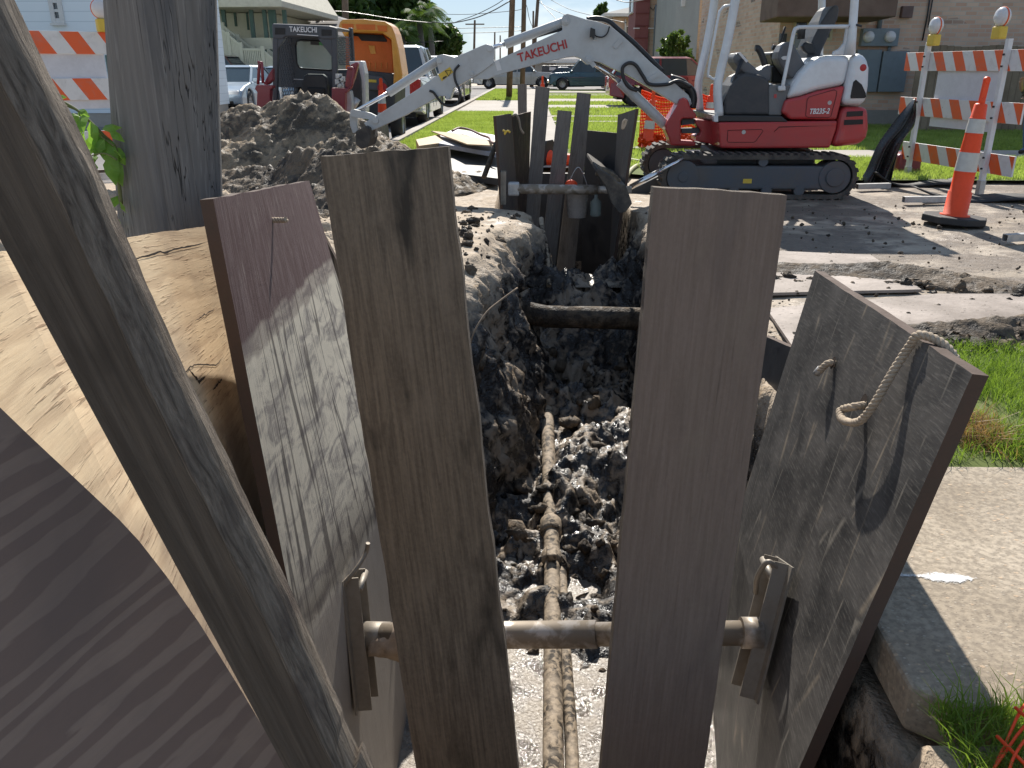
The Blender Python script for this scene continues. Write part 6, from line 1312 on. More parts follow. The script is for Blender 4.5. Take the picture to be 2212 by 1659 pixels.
# ================================================================ road vehicles
def car(label, cat, name, paint, loc, heading, L, W, H, kind, glassm=None, group=None, scale=1):
    """built nose to +x, wheels on z=0; then turned to heading"""
    c = thing(name, label, cat, group=group); wr = .34 if kind != 'pickup' else .39; gl = glassm or glass('car_glass'); clear = .2 if kind == 'sedan' else .28
    bh = {'sedan': .92, 'suv': 1.05, 'pickup': 1.12}[kind]; h = H
    fx, rx = L/2, -L/2; fw, rw = L/2-.9, -L/2+.95 if kind != 'pickup' else -L/2+1.15
    def side(pts, y0, y1): return [(x, y0, z) for x, z in pts]
    arch = lambda xc: [(xc+(wr+.07)*math.cos(a), wr+(wr+.07)*math.sin(a)) for a in [math.pi*i/10 for i in range(11)]]
    bot = [(fx-.02, clear+.1)]+[(fw+wr+.07, clear)]+[(p[0], max(clear, p[1])) for p in arch(fw)][1:]+[(fw-wr-.07, clear), (rw+wr+.07, clear)]+[(p[0], max(clear, p[1])) for p in arch(rw)][1:]+[(rw-wr-.07, clear), (rx+.02, clear+.1)]
    if kind == 'sedan': topl = [(rx, bh-.12), (rx+.12, bh), (rx+.9, bh+.04), (fx-1.35, bh+.02), (fx-.6, bh-.09), (fx-.12, bh-.22), (fx, bh-.4)]
    elif kind == 'suv': topl = [(rx, bh-.1), (rx+.06, bh+.03), (fx-1.3, bh+.03), (fx-.55, bh-.06), (fx-.1, bh-.2), (fx, bh-.45)]
    else: topl = [(rx, bh-.02), (rx+.02, bh+.02), (fx-1.5, bh+.03), (fx-.4, bh-.02), (fx-.06, bh-.12), (fx, bh-.3)]
    poly = topl+bot; mb = MB(); n = len(poly)
    secs = [(-W/2, .0, 1), (-W/2+.0, 0, 1)]
    # body as loft over y with tucked sides
    ys = [-W/2+.10, -W/2, W/2, W/2-.10]; 
    vs = []
    for k, y in enumerate((-W/2, -W/2+.05, W/2-.05, W/2)):
        for x, z in poly:
            e_ = 1 if k in (1, 2) else 0; zz = z; xx = x*(1 if e_ else .988); inset = 0
            yy = y
            if z > bh-.3: yy = y*(1-.05*(z-(bh-.3))/.3)
            vs.append((xx, yy, zz-(0 if e_ else .012)*(z > .5)))
    fs = []
    for k in range(3):
        for i in range(n): j = (i+1) % n; fs.append((k*n+j, k*n+i, (k+1)*n+i, (k+1)*n+j))
    mb.add(vs, fs, None, 0); mb.f += [list(range(n)), list(range(4*n-1, 3*n-1, -1))]; mb.uv += [None, None]; mb.mi += [0, 0]; mb.sm += [False, False]
    mb.build('body', paint, c, bevel=.03, seg=2)
    # greenhouse: taper
    if kind == 'sedan': gb = (rx+.75, fx-1.25); gt = (rx+1.35, fx-2.15)
    elif kind == 'suv': gb = (rx+.08, fx-1.2); gt = (rx+.5, fx-1.95)
    else: gb = (rx+1.95, fx-1.35); gt = (rx+2.1, fx-2.05)
    z0 = bh-.02; w0 = W/2-.07; w1 = W/2-.27
    def frus(mb, x0, x1, X0, X1, z0, z1_, w0, w1):
        vs = [(x0, -w0, z0), (x1, -w0, z0), (x1, w0, z0), (x0, w0, z0), (X0, -w1, z1_), (X1, -w1, z1_), (X1, w1, z1_), (X0, w1, z1_)]
        mb.add(vs, [(3, 2, 1, 0), (4, 5, 6, 7), (0, 1, 5, 4), (1, 2, 6, 5), (2, 3, 7, 6), (3, 0, 4, 7)])
    mb = MB(); frus(mb, gb[0], gb[1], gt[0], gt[1], z0, h-.06, w0, w1); mb.build('window_band', gl, c, bevel=.02)
    mb = MB(); frus(mb, gt[0]-.05, gt[1]+.08, gt[0]+.1, gt[1]-.15, h-.07, h, w1+.015, w1-.1); mb.build('roof', paint, c, bevel=.025)
    for s_ in (-1, 1):
        mb = MB(); 
        for (a, b) in (((gb[0], z0), (gt[0], h-.06)), ((gb[1], z0), (gt[1], h-.06))): MB().beam((a[0], s_*w0, a[1]), (b[0], s_*(w1+.0), b[1]), .07, .05).build('pillar', paint, c)
        mid = (gb[0]+gb[1])/2-.05; mb.beam((mid, s_*(w0+.002), z0), (mid, s_*(w1+.002), h-.06), .07, .03)
        mb.build('pillar', paint, c)
        MB().obox((gb[1]-.15, s_*(W/2+.08), bh+.06), (.12, .2, .14)).build('mirror', paint, c, bevel=.03)
        # lights
        MB().obox((fx-.14, s_*(W/2-.28), bh-.30 if kind != 'pickup' else bh-.33), (.2, .38, .15 if kind != 'pickup' else .2)).build('headlight', M_LENS, c, bevel=.04)
        MB().obox((rx+.08, s_*(W/2-.16), bh-.2), (.2, .26, .16 if kind == 'sedan' else .38)).build('taillight', flat('tail_red', (.4, .01, .01), .2, dirt=.05, coat=.6), c, bevel=.03)
        wheel(c, (fw, s_*(W/2-.13), wr), wr, .24, (0, s_, 0)); wheel(c, (rw, s_*(W/2-.13), wr), wr, .24, (0, s_, 0))
        mb = MB(); mb.tube([(fx-1.9, s_*(W/2+.004), bh-.14), (fx-1.75, s_*(W/2+.02), bh-.14)], .015, 6); mb.build('door_handle', paint, c)
        mb = MB()
        for xx in (mid, mid+1.0, mid-.9 if kind != 'pickup' else mid-.6): mb.beam((xx, s_*(W/2-.0), clear+.12), (xx, s_*(W/2-.0), bh-.05), .012, .012)
        mb.build('door_seam', M_VENT, c)
    MB().obox((fx-.03, 0, bh-.42), (.08, W*.5, .2)).build('grille', M_VENT, c, bevel=.03)
    if kind == 'pickup':
        MB().obox((fx+.06, 0, .55), (.14, W*.98, .22)).build('front_bumper', M_CHROME, c, bevel=.04); MB().obox((rx-.06, 0, .55), (.16, W*.98, .22)).build('rear_bumper', M_CHROME, c, bevel=.03)
        MB().box((rx+.08, -W/2+.1, bh-.01), (gb[0]-.05, W/2-.1, bh+.024)).build('bed_floor', M_VENT, c)
        MB().obox((rx-.003, 0, bh-.25), (.03, W*.72, .42)).build('tailgate', paint, c, bevel=.02)
    else:
        MB().obox((fx-.01, 0, clear+.13), (.06, W*.7, .12)).build('air_intake', M_VENT, c, bevel=.03)
        for s_ in (-1, 1): MB().obox((fx-.08, s_*(W/2-.3), clear+.17), (.1, .2, .09)).build('fog_lamp', M_LENS, c, bevel=.02)
    MB().obox((rx-.01, 0, bh-.4 if kind != 'pickup' else .62), (.03, .32, .16)).build('number_plate', M_WHITE, c)
    MB().box((rx+.3, -W/2+.2, clear-.04), (fx-.3, W/2-.2, clear+.3)).build('underbody', M_VENT, c)
    c.location = loc; c.rotation_euler = (0, 0, heading); return c
def paint(n, c, m=.3): return flat('paint_'+n, c, .28, m, dirt=.1, sc=1.5, bs=.0, coat=.8)
def at(u, v): return gz(u, v, 0.03)
p = px(504, 238, 29); car('silver blue saloon facing the camera between the utility pole and the loader', 'car', 'parked_car', paint('silver_blue', (.3, .36, .42)), (p.x, 29.6, .03), R(-90), 4.8, 1.85, 1.45, 'sedan', group='cars parked along the street')
car('dark maroon estate car on the drive behind the silver blue saloon', 'car', 'parked_car', paint('dark_maroon', (.06, .01, .015)), (px(485, 150, 41).x, 41, .05), R(-10), 4.9, 1.95, 1.9, 'suv', group='cars parked along the street')
car('pale blue car mostly hidden behind the left arm of the loader', 'car', 'parked_car', paint('pale_blue', (.25, .36, .5)), (px(597, 190, 36).x, 37, .03), R(-90), 4.5, 1.8, 1.45, 'sedan', group='cars parked along the street')
car('white pickup seen from behind, right beside the open orange cover', 'pickup', 'parked_pickup', paint('white', (.7, .7, .72), 0), (-3.55, 23.4, .03), R(90), 5.6, 2.0, 1.9, 'pickup', group='cars parked along the street')
car('silver pickup seen from behind, farther up the kerb than the white one', 'pickup', 'parked_pickup', paint('silver', (.42, .42, .43)), (-3.7, 37.5, .03), R(90), 5.6, 2.0, 1.85, 'pickup', group='cars parked along the street')
car('long silver pickup parked side on at the far end of the street', 'pickup', 'parked_pickup', paint('champagne', (.45, .43, .40)), (px(1112, 186, 64).x, 64, .03), R(-4), 5.9, 2.0, 1.9, 'pickup', group='cars parked along the street')
car('dark blue green pickup parked side on under the boom', 'pickup', 'parked_pickup', paint('teal', (.02, .07, .10)), (px(1290, 188, 60).x, 60, .03), R(180), 6.6, 2.0, 1.95, 'pickup', group='cars parked along the street')
car('small dark blue hatchback behind the nose of the dark pickup', 'car', 'parked_car', paint('navy', (.03, .05, .09)), (px(1205, 180, 72).x, 72, .03), R(180), 4.3, 1.8, 1.5, 'sedan', group='cars parked along the street')
car('dark red estate car parked on the lawn drive behind the boom foot', 'car', 'parked_car', paint('dark_red', (.22, .015, .02)), (px(1452, 230, 33).x, 33.2, .06), R(0), 4.9, 1.85, 1.72, 'suv', group='cars parked along the street')
# dark open trailer with a notice, between the far pickups
t = thing('cargo_trailer', 'dark flat sided trailer with a white notice beyond the small blue hatchback', 'trailer', (px(1190, 175, 78).x, 78, 0))
a = px(*z3(960, 570), 78); b = px(*z3(1310, 680), 78); MB().box((a.x, 78, b.z), (b.x, 80, a.z)).build('box', M_CAB, t, bevel=.03); a2 = px(*z3(1025, 585), 77.9); b2 = px(*z3(1080, 612), 77.9); MB().box((a2.x, 77.95, b2.z), (b2.x, 78.01, a2.z)).build('notice', M_WHITE, t)
for x_ in (a.x+2, b.x-2): MB().cyl((x_, 77.9, .45), (x_, 78.2, .45), .45, 16).build('wheel', M_RUBBER, t)
# ================================================================ buildings
def m_brick(name, c1, c2, mor, sc=1., dark=None, bias=0.):
    k = N(name); b = k.n('TexBrick'); k.put(b.inputs['Vector'], k.vec(src='UV')); b.inputs['Scale'].default_value = 1; b.inputs['Brick Width'].default_value = .215*sc; b.inputs['Row Height'].default_value = .075*sc; b.inputs['Mortar Size'].default_value = .008*sc
    b.inputs['Bias'].default_value = bias; b.inputs['Color1'].default_value = c1+(1,); b.inputs['Color2'].default_value = c2+(1,); b.inputs['Mortar'].default_value = mor+(1,)
    n = k.noise(k.vec(src='UV'), .9, 5); col = k.mix(k.ma('MULTIPLY', k.ramp(n, [(.4, 0), (.7, 1)]), .35), b.outputs['Color'], tuple(x*.6 for x in c1))
    if dark:
        v = k.vor(k.vec((1/.215/sc, 1/.075/sc, 1), src='UV'), .55, 'Color', rnd=1); d = k.ramp(v, [(.12, 1), (.16, 0)]); br = k.ma('MULTIPLY', d, k.ma('SUBTRACT', 1, b.outputs['Fac'])); col = k.mix(k.ma('MULTIPLY', br, .75), col, dark)
    return k.fin(col, .85, 0, k.bump(b.outputs['Fac'], -.4, .01), Specular_IOR_Level=.2)
M_BR1 = m_brick('red_tan_brick', (.58, .36, .26), (.68, .5, .38), (.55, .48, .4), 1.25, (.12, .10, .10)); M_BR2 = m_brick('tan_brick', (.60, .43, .27), (.68, .52, .35), (.5, .42, .33), 1.25); M_BR3 = m_brick('mixed_old_brick', (.48, .3, .2), (.56, .42, .31), (.48, .4, .32), 1.3, (.3, .14, .1))
M_STUC = m_mix('grey_stucco', (.36, .35, .33), (.42, .41, .39), 1, .9); M_TRIM = flat('trim_white', (.7, .7, .68), .5, dirt=.15); M_RB = flat('painted_red_block', (.26, .09, .085), .8, dirt=.1)
M_WIN = glass('window_glass', (.03, .04, .05), .06)
def wallbox(name, mb_pts, z0, z1_, mat, parent):
    """upright walls round a ground outline, each side with brick-size uv"""
    mb = MB(); n = len(mb_pts); s_ = 0
    for i in range(n):
        a = Vector(mb_pts[i]); b = Vector(mb_pts[(i+1) % n]); W = (b-a).length
        mb.add([(a.x, a.y, z0), (b.x, b.y, z0), (b.x, b.y, z1_), (a.x, a.y, z1_)], [(0, 1, 2, 3)], [[(s_, z0), (s_+W, z0), (s_+W, z1_), (s_, z1_)]]); s_ += W
    mb.add([(p[0], p[1], z1_) for p in mb_pts], [list(range(n))]); return mb.build(name, mat, parent)
def window(par, c, w, h, face=(0, -1, 0), fr=.06, mat=M_TRIM, name='window', sill=True, bars=1):
    f = Vector(face).normalized(); r = Vector((0, 0, 1)).cross(f); c = Vector(c); mb = MB(); up = Vector((0, 0, 1)); M = Matrix((r, f, up)).transposed()
    for s_ in (-1, 1): mb.obox(c+r*s_*(w/2)+f*.02, (fr, .07, h+fr), M); mb.obox(c+up*s_*(h/2)+f*.022, (w-fr-.002, .058, fr), M)
    for k in range(bars): mb.obox(c+up*(h*((k+1)/(bars+1)-.5))+f*.018, (w, .05, fr*.6), M)
    o = mb.build(name, mat, par); MB().obox(c+f*.005, (w-.01, .012, h-.01), M).build('pane', M_WIN, o)
    if sill: MB().obox(c-up*(h/2+fr*.8)+f*.05, (w+.14, .12, .05), M).build('sill', mat, o)
    return o
# right brick house
yb = 21.5; B1 = thing('brick_house', 'red and tan brick house with grey electricity meters on its wall', 'house', (12, yb, 0))
xl_ = px(*z4(1105, 300), yb).x; wallbox('wall', [(xl_, yb, 0), (26, yb, 0), (26, yb+10, 0), (xl_, yb+10, 0)], 0, 6.6, M_BR1, B1)
MB().box((xl_-.05, yb-.06, 0), (26, yb-.002, .42)).build('plinth', m_mix('plinth_grey', (.3, .28, .26), (.38, .35, .32), 1.5), B1)
M_SHING = m_mix('brown_shingle', (.16, .105, .085), (.24, .165, .13), 2.4, .9)
aw = [px(*z4(*q), yb-1.2) for q in ((985, 48), (1100, -120), (1560, -120), (1560, 130), (1050, 158))]
MB().prism([Vector((xl_-.5, yb-1.5, 2.85)), Vector((xl_-.5, yb-1.5, 2.42)), Vector((xl_-.5, yb-.01, 2.38)), Vector((xl_-.5, yb-.01, 4.6))], (2.6, 0, 0)).build('awning_roof', M_SHING, B1, bevel=.03)
for q in ((1232, 140, 1308, 380), (1425, 110, 1500, 300)):
    a = px(*z4(q[0], q[1]), yb); b = px(*z4(q[2], q[3]), yb); window(B1, ((a.x+b.x)/2, yb, (a.z+b.z)/2), b.x-a.x, a.z-b.z, mat=flat('cream_frame', (.55, .5, .36), .5), sill=False)
def wb(name, f, q, y, d, mat, par, bev=.01): a = px(*f(q[0], q[1]), y); b = px(*f(q[2], q[3]), y); return MB().box((a.x, y-d, b.z), (b.x, y-.002, a.z)).build(name, mat, par, bevel=bev)
M_MET = flat('meter_box_grey', (.2, .24, .27), .5, dirt=.2)
mbx = wb('meter_box', z5, (148, 188, 370, 303), yb, .18, M_MET, B1)
for x_ in (200, 340):
    c = px(*z5(x_, 240), yb-.18); MB().lathe([(.001, .09), (.10, .08), (.125, .05), (.13, 0)], c, 24, Matrix.Rotation(R(90), 3, 'X')).build('meter_dial', M_LENS, mbx)
wb('cabinet', z5, (285, 335, 415, 600), yb, .14, M_MET, B1); wb('cabinet', z5, (118, 325, 238, 600), yb, .12, M_MET, B1); wb('wall_lamp', z5, (410, 42, 470, 118), yb, .14, flat('brown_box', (.16, .10, .09), .6), B1)
def wtube(name, f, pts, y, r, mat, par): return MB().tube([px(*f(*p), y) for p in pts], r, 8).build(name, mat, par)
wtube('conduit', z5, [(300, -60), (268, 190)], yb-.06, .055, M_MET, B1); wtube('conduit', z5, [(340, 300), (330, 340)], yb-.06, .04, M_MET, B1); wtube('cable', z5, [(605, -40), (585, 100), (552, 265)], yb-.04, .018, M_BLACKP, B1); wtube('cable', z5, [(625, -40), (600, 100), (590, 180)], yb-.04, .015, M_BLACKP, B1)
for q in ((1110, 260, 1150, 330),): wb('porch_lamp', z4, q, yb, .15, M_BLACKP, B1)
# wooden fence in front of the brick house
fe = thing('wooden_fence', 'tan board fence behind the right barricade', 'fence', (7, 19.5, 0)); mb = MB()
x0_ = px(*z5(470, 700), 19.5).x
for i in range(46):
    x_ = x0_+i*.15; mb.box((x_, 19.5, .02), (x_+.142, 19.522, 1.82+.02*math.sin(i*7)))
mb.build('boards', m_mix('fence_wood', (.20, .15, .105), (.30, .235, .17), 2.2), fe); MB().box((x0_, 19.53, .4), (x0_+6.9, 19.57, .5)).box((x0_, 19.53, 1.4), (x0_+6.9, 19.57, 1.5)).build('rails', M_PF, fe)
# second building: tan brick with a grey stucco end
yb2 = 38; B2 = thing('apartment_block', 'tan brick building with a grey rendered end behind the excavator cab', 'apartment block', (8, yb2, 0))
xa_ = px(*z4(480, 300), yb2).x; xb_ = px(*z4(1240, 300), yb2).x; xg = px(*z4(335, 300), yb2+1.5).x
wallbox('brick_wall', [(xa_, yb2, 0), (xb_+3, yb2, 0), (xb_+3, yb2+9, 0), (xa_, yb2+9, 0)], 0, 7.2, M_BR2, B2); wallbox('rendered_wall', [(xa_-.003, yb2, 0), (xa_-.003, yb2+9, 0), (xg, yb2+9, 0), (xg, yb2+2.6, 0)], 0, 7.2, M_STUC, B2)
wtube('downpipe', z4, [(598, -60), (575, 355)], yb2-.08, .05, M_MET, B2); wtube('downpipe', z4, [(852, -60), (815, 420)], yb2-.08, .045, M_TRIM, B2); wb('meter_box', z4, (505, 365, 635, 435), yb2, .2, M_MET, B2)
wb('cabinet', z4, (488, 450, 560, 595), yb2, .15, M_MET, B2)
a = px(*z4(375, 40), yb2+1); MB().box((a.x, yb2+1.6, a.z), (a.x+.9, yb2+1.75, a.z+1.2)).build('window', M_TRIM, B2)
mb = MB()
for k in range(8): mb.box((px(*z4(760, 500), yb2-.3).x, yb2-.35, .5+k*.13), (px(*z4(935, 500), yb2-.3).x, yb2-.3, .6+k*.13))
mb.build('louvre_screen', M_STUC, B2)
# third building: mixed brick with red block corner
yb3 = 48; B3 = thing('apartment_block', 'older mixed brick building with a painted red corner bay, beyond the grey rendered one', 'apartment block', (8, yb3, 0))
x0_ = px(*z3(1772, 200), yb3-.1).x; x1_ = px(*z3(1890, 200), yb3).x; x2_ = px(*z3(2300, 200), yb3).x
wallbox('brick_wall', [(x1_, yb3, 0), (x2_+3, yb3, 0), (x2_+3, yb3+3, 0), (x1_, yb3+3, 0)], 0, 6.7, M_BR3, B3); wallbox('red_bay', [(x0_, yb3-.15, 0), (x1_-.003, yb3-.15, 0), (x1_-.003, yb3+3.2, 0), (x0_, yb3+3.2, 0)], 0, 6.7, M_RB, B3)
mb = MB()
for k in range(9): mb.beam((x0_-.01, yb3-.18, .5+k*.6), (x1_-.01, yb3-.18, .5+k*.6), .03, .04)
mb.build('course_lines', flat('red_course', (.2, .045, .04), .8), B3)
MB().box((x0_-.3, yb3-.6, 6.71), (x2_+3, yb3+3.3, 6.95)).build('fascia', M_TRIM, B3, bevel=.03); a = px(*z3(1745, 120), yb3+.3)
window(B3, (x0_, yb3+1.7, 5.3), 1.5, 2.1, (-1, 0, 0)); wtube('conduit', z3, [(1955, 40), (1945, 200), (1930, 520)], yb3-.08, .05, M_MET, B3); wtube('cable', z3, [(1900, 60), (1930, 90), (1955, 45)], yb3-.08, .02, M_BLACKP, B3)
for x_ in (1785, 1910, 2090): wb('wall_lamp', z3, (x_-25, 242, x_+25, 252), yb3-.1, .12, M_LENS, B3, 0)
wb('side_window', z3, (2085, 285, 2120, 300), yb3, .1, M_TRIM, B3, 0)
# fourth: low house with a pale hip roof further back
yb4 = 60; B4 = thing('house', 'pale brick house with a light roof edge left of the red corner bay', 'house', (px(1340, 60, yb4).x, yb4, 0))
xa_ = px(*z3(1580, 200), yb4).x; wallbox('wall', [(xa_, yb4, 0), (xa_+8, yb4, 0), (xa_+8, yb4+8, 0), (xa_, yb4+8, 0)], 0, px(*z3(1600, 150), yb4).z, M_BR3, B4)
zt_ = px(*z3(1600, 150), yb4).z; 
def hip(name, x0, x1, y0, y1, z0, h, mat, par, ov=.5, ridge=None):
    x0 -= ov; x1 += ov; y0 -= ov; y1 += ov; d = min(x1-x0, y1-y0)/2 if ridge is None else ridge; xm0, xm1, ym = (x0+d, x1-d, (y0+y1)/2) if x1-x0 > y1-y0 else ((x0+x1)/2, (x0+x1)/2, 0)
    if x1-x0 > y1-y0: top = [(xm0, ym, z0+h), (xm1, ym, z0+h)]
    else: top = [(xm0, y0+d, z0+h), (xm0, y1-d, z0+h)]
    b = [(x0, y0, z0), (x1, y0, z0), (x1, y1, z0), (x0, y1, z0)]; mb = MB()
    if x1-x0 > y1-y0: F_ = [(0, 1, 5, 4), (1, 2, 5), (2, 3, 4, 5), (3, 0, 4)]
    else: F_ = [(0, 1, 4), (1, 2, 5, 4), (2, 3, 5), (3, 0, 4, 5)]
    mb.add(b+top, F_+[(3, 2, 1, 0)]); o = mb.build(name, mat, par); MB().box((x0, y0, z0-.18), (x1, y1, z0-.003)).build('eaves', M_TRIM, par); return o
hip('roof', xa_, xa_+8, yb4, yb4+8, zt_+.2, 1.2, M_STUC, B4, .7); window(B4, (xa_+1.2, yb4, zt_-1.2), .8, 1.3); wtube('downpipe', z3, [(1688, 170), (1690, 290)], yb4-.1, .06, M_TRIM, B4)
# left: white siding house
k = N('white_siding'); s = k.sep(k.vec()); f = k.ma('FRACT', k.ma('MULTIPLY', s['Z'], 4.6)); ln = k.ramp(f, [(0, 0), (.1, 1)]); nn_ = k.noise(k.vec(), 1.5, 4)
M_SID = k.fin(k.mix(ln, (.5, .58, .63), k.mix(nn_, (.74, .82, .87), (.8, .87, .91))), .6, 0, k.bump(f, -.6, .03))
yw = 21.0; H1 = thing('siding_house', 'pale blue white clapboard house behind the left barricade', 'house', (-14, yw, 0))
xa_ = -26; xb_ = px(*z1(800, 300), yw).x+.6; wallbox('wall', [(xa_, yw, 0), (xb_, yw, 0), (xb_, yw+6, 0), (xa_, yw+6, 0)], .35, 7.2, M_SID, H1); MB().box((xa_, yw+.02, 0), (xb_-.02, yw+5.9, .35)).build('foundation', M_WALK, H1)
def winz(f, q, y, par, mat=M_TRIM, **kw): a = px(*f(q[0], q[1]), y); b = px(*f(q[2], q[3]), y); return window(par, ((a.x+b.x)/2, y, (a.z+b.z)/2), b.x-a.x, a.z-b.z, mat=mat, **kw)
winz(z1, (370, 5, 458, 150), yw, H1, fr=.1); M_GRF = flat('green_frame', (.12, .2, .17), .5); winz(z1, (150, 405, 335, 640), yw, H1, M_GRF, fr=.12); winz(z1, (790, 420, 960, 640), yw, H1, M_GRF, fr=.12)
# porch house
yp = 43; H2 = thing('porch_house', 'green and cream raised house with a columned porch and outside stairs', 'house', (-13, yp, 0)); X_ = lambda x, y=0, d=0: px(*z2(x, y), yp+d)
zr = X_(0, 85).z; zd = X_(0, 330).z; zg = X_(0, 430).z; M_CREAM = flat('cream_wall', (.50, .50, .40), .7, dirt=.1); M_GREEN = flat('dark_green_trim', (.05, .10, .085), .6, dirt=.1)
xa_ = X_(-500).x; xb_ = X_(560).x; wallbox('wall', [(xa_, yp+2.5, 0), (X_(440).x, yp+2.5, 0), (X_(440).x, yp+11, 0), (xa_, yp+11, 0)], 0, zr, M_CREAM, H2)
a = X_(750, 80); MB().prism([(xa_-1, yp-1.2, zr), (a.x, yp-1.2, zr+.05), (a.x, yp-1.2, zr+.3), (X_(520, -40).x, yp-1.2, zr+2.2), (xa_-1, yp-1.2, zr+2.4)], (0, 12, 0)).build('roof', flat('cream_roof', (.55, .52, .42), .7), H2, bevel=.03)
MB().box((xa_, yp, zg), (xb_, yp+2.5, zd)).build('deck', M_CREAM, H2); MB().box((xa_, yp+.1, 0), (xb_-.1, yp+2.5, zg-.003)).build('deck_skirt', M_GREEN, H2)
for x_ in (155, 400, 515, 568, 598, 690): a = X_(x_); MB().box((a.x-.09, yp+.05, zd if x_ < 600 else 0), (a.x+.09, yp+.22, zr)).build('column', M_GREEN, H2)
for q in ((165, 35, 200, 230), (262, 60, 300, 230), (372, 80, 405, 260)): a = X_(q[0], q[1], 2.5); b = X_(q[2], q[3], 2.5); MB().box((a.x, yp+2.42, b.z), (b.x, yp+2.49, a.z)).build('shutter', M_GREEN, H2)
def stair_rail(x0, y0, x1, y1, d, n):
    mb = MB(); A_ = X_(x0, y0, d); B_ = X_(x1, y1, d); mb.beam(A_, B_, .1, .1); mb.beam(A_-Vector((0, 0, .95)), B_-Vector((0, 0, .95)), .1, .1)
    for i in range(n+1): p = A_.lerp(B_, i/n); mb.box((p.x-.03, p.y-.03, p.z-.95), (p.x+.03, p.y+.03, p.z)); 
    for i in ((0, n//2, n) if n > 15 else (n,)): p = A_.lerp(B_, i/n); mb.box((p.x-.08, p.y-.07, max(0, p.z-1.8)), (p.x+.08, p.y+.07, p.z+.15))
    mb.build('stair_rail', M_CREAM, H2)
stair_rail(110, 215, 330, 400, -1.6, 16); stair_rail(170, 225, 440, 430, -.3, 18); stair_rail(330, 430, 520, 432, -1.6, 12); stair_rail(520, 440, 700, 590, -1.6, 14); stair_rail(560, 430, 720, 560, -.3, 12)
mb = MB()
for i in range(9): a = X_(110+i*26, 300+i*22, -1.0); mb.box((a.x-.5, yp-1.5, a.z-.1), (a.x+.5, yp-.35, a.z))
mb.build('steps', M_CREAM, H2)
# grey hip roof house
yh = 52; H3 = thing('hip_roof_house', 'low house with a grey shingled hip roof behind the loader cab', 'house', (-12, yh, 0)); a = px(*z2(560, 190), yh); b = px(*z2(1330, 240), yh); zt_ = px(*z2(600, 230), yh).z-.6; ap = px(*z2(930, 40), yh+5)
wallbox('wall', [(a.x, yh, 0), (b.x+1, yh, 0), (b.x+1, yh+10, 0), (a.x, yh+10, 0)], 0, zt_, M_CREAM, H3)
M_GSH = m_mix('grey_shingle', (.22, .205, .2), (.32, .30, .29), 3, .9); mb = MB(); e_ = [(a.x-.6, yh-.6, zt_), (b.x+1.6, yh-.6, zt_), (b.x+1.6, yh+10.6, zt_), (a.x-.6, yh+10.6, zt_)]; mb.add(e_+[(ap.x, yh+5, ap.z)], [(0, 1, 4), (1, 2, 4), (2, 3, 4), (3, 0, 4), (3, 2, 1, 0)]); mb.build('roof', M_GSH, H3)
mb = MB()
for q in ((1000, 190), (1045, 205)): c = px(*z2(*q), yh+2); mb.cyl(c-Vector((0, 0, .6)), c, .07, 10).ball(c, .14, 8, 6)
mb.build('roof_vent', M_BLACKP, H3)
# far houses at the end of the street
for (u0, u1, v0, col, lab) in ((905, 995, 100, M_GSH, 'tan roofed bungalow low on the skyline below the oak'), (1150, 1370, 118, M_STUC, 'grey house with white double doors beyond the far pickups'), (1000, 1075, 122, M_CREAM, 'cream house far down the street beside the skyline poles')):
    y_ = 92; a = px(u0, v0, y_); b = px(u1, v0, y_); h = thing('far_house', lab, 'house', ((a.x+b.x)/2, y_, 0), 'houses at the end of the street'); zz = a.z*.72; wallbox('wall', [(a.x, y_, 0), (b.x, y_, 0), (b.x, y_+8, 0), (a.x, y_+8, 0)], 0, zz, col if col != M_GSH else M_CREAM, h); hip('roof', a.x, b.x, y_, y_+8, zz+.15, a.z-zz, M_GSH, h, .5)
    for q in (.25, .6): window(h, (a.x+(b.x-a.x)*q, y_, zz*.5), 1.2, 1.3)
    if 'double' in lab: c = px(*z3(1215, 540), y_); MB().box((c.x-1.6, y_-.08, 0), (c.x+1.6, y_-.01, 2.3)).build('door', M_TRIM, h)
# ================================================================ trees
def leafcloud(name, blobs, n, sz, mat, par):
    """blobs: (x,y,z,rx,ry,rz) ; leaf faces gathered in clumps over the blobs' volume"""
    Bs = np.array(blobs); wv = Bs[:, 3]*Bs[:, 5]; wv = wv/wv.sum(); ncl = max(8, n//28); bi = rng.choice(len(Bs), ncl, p=wv); d = rng.normal(size=(ncl, 3)); d /= np.linalg.norm(d, axis=1)[:, None]; rr = rng.uniform(.35, 1.05, (ncl, 1))**.5
    C = Bs[bi, :3]+d*rr*Bs[bi, 3:6]; cr = Bs[bi, 3:6].min(1)*rng.uniform(.1, .24, ncl); ci = rng.integers(0, ncl, n); P = C[ci]+rng.normal(size=(n, 3))*cr[ci][:, None]*.8
    a = rng.normal(size=(n, 3)); a /= np.linalg.norm(a, axis=1)[:, None]; b = rng.normal(size=(n, 3)); b -= a*(a*b).sum(1)[:, None]; b /= np.linalg.norm(b, axis=1)[:, None]; s_ = sz*rng.uniform(.5, 1.4, (n, 1))
    V = np.stack([P-a*s_, P-b*s_*.55, P+a*s_, P+b*s_*.55], 1).reshape(-1, 3); i = np.arange(n)*4; return npmesh(name, V, np.stack([i, i+1, i+2, i+3], 1), mat, par)
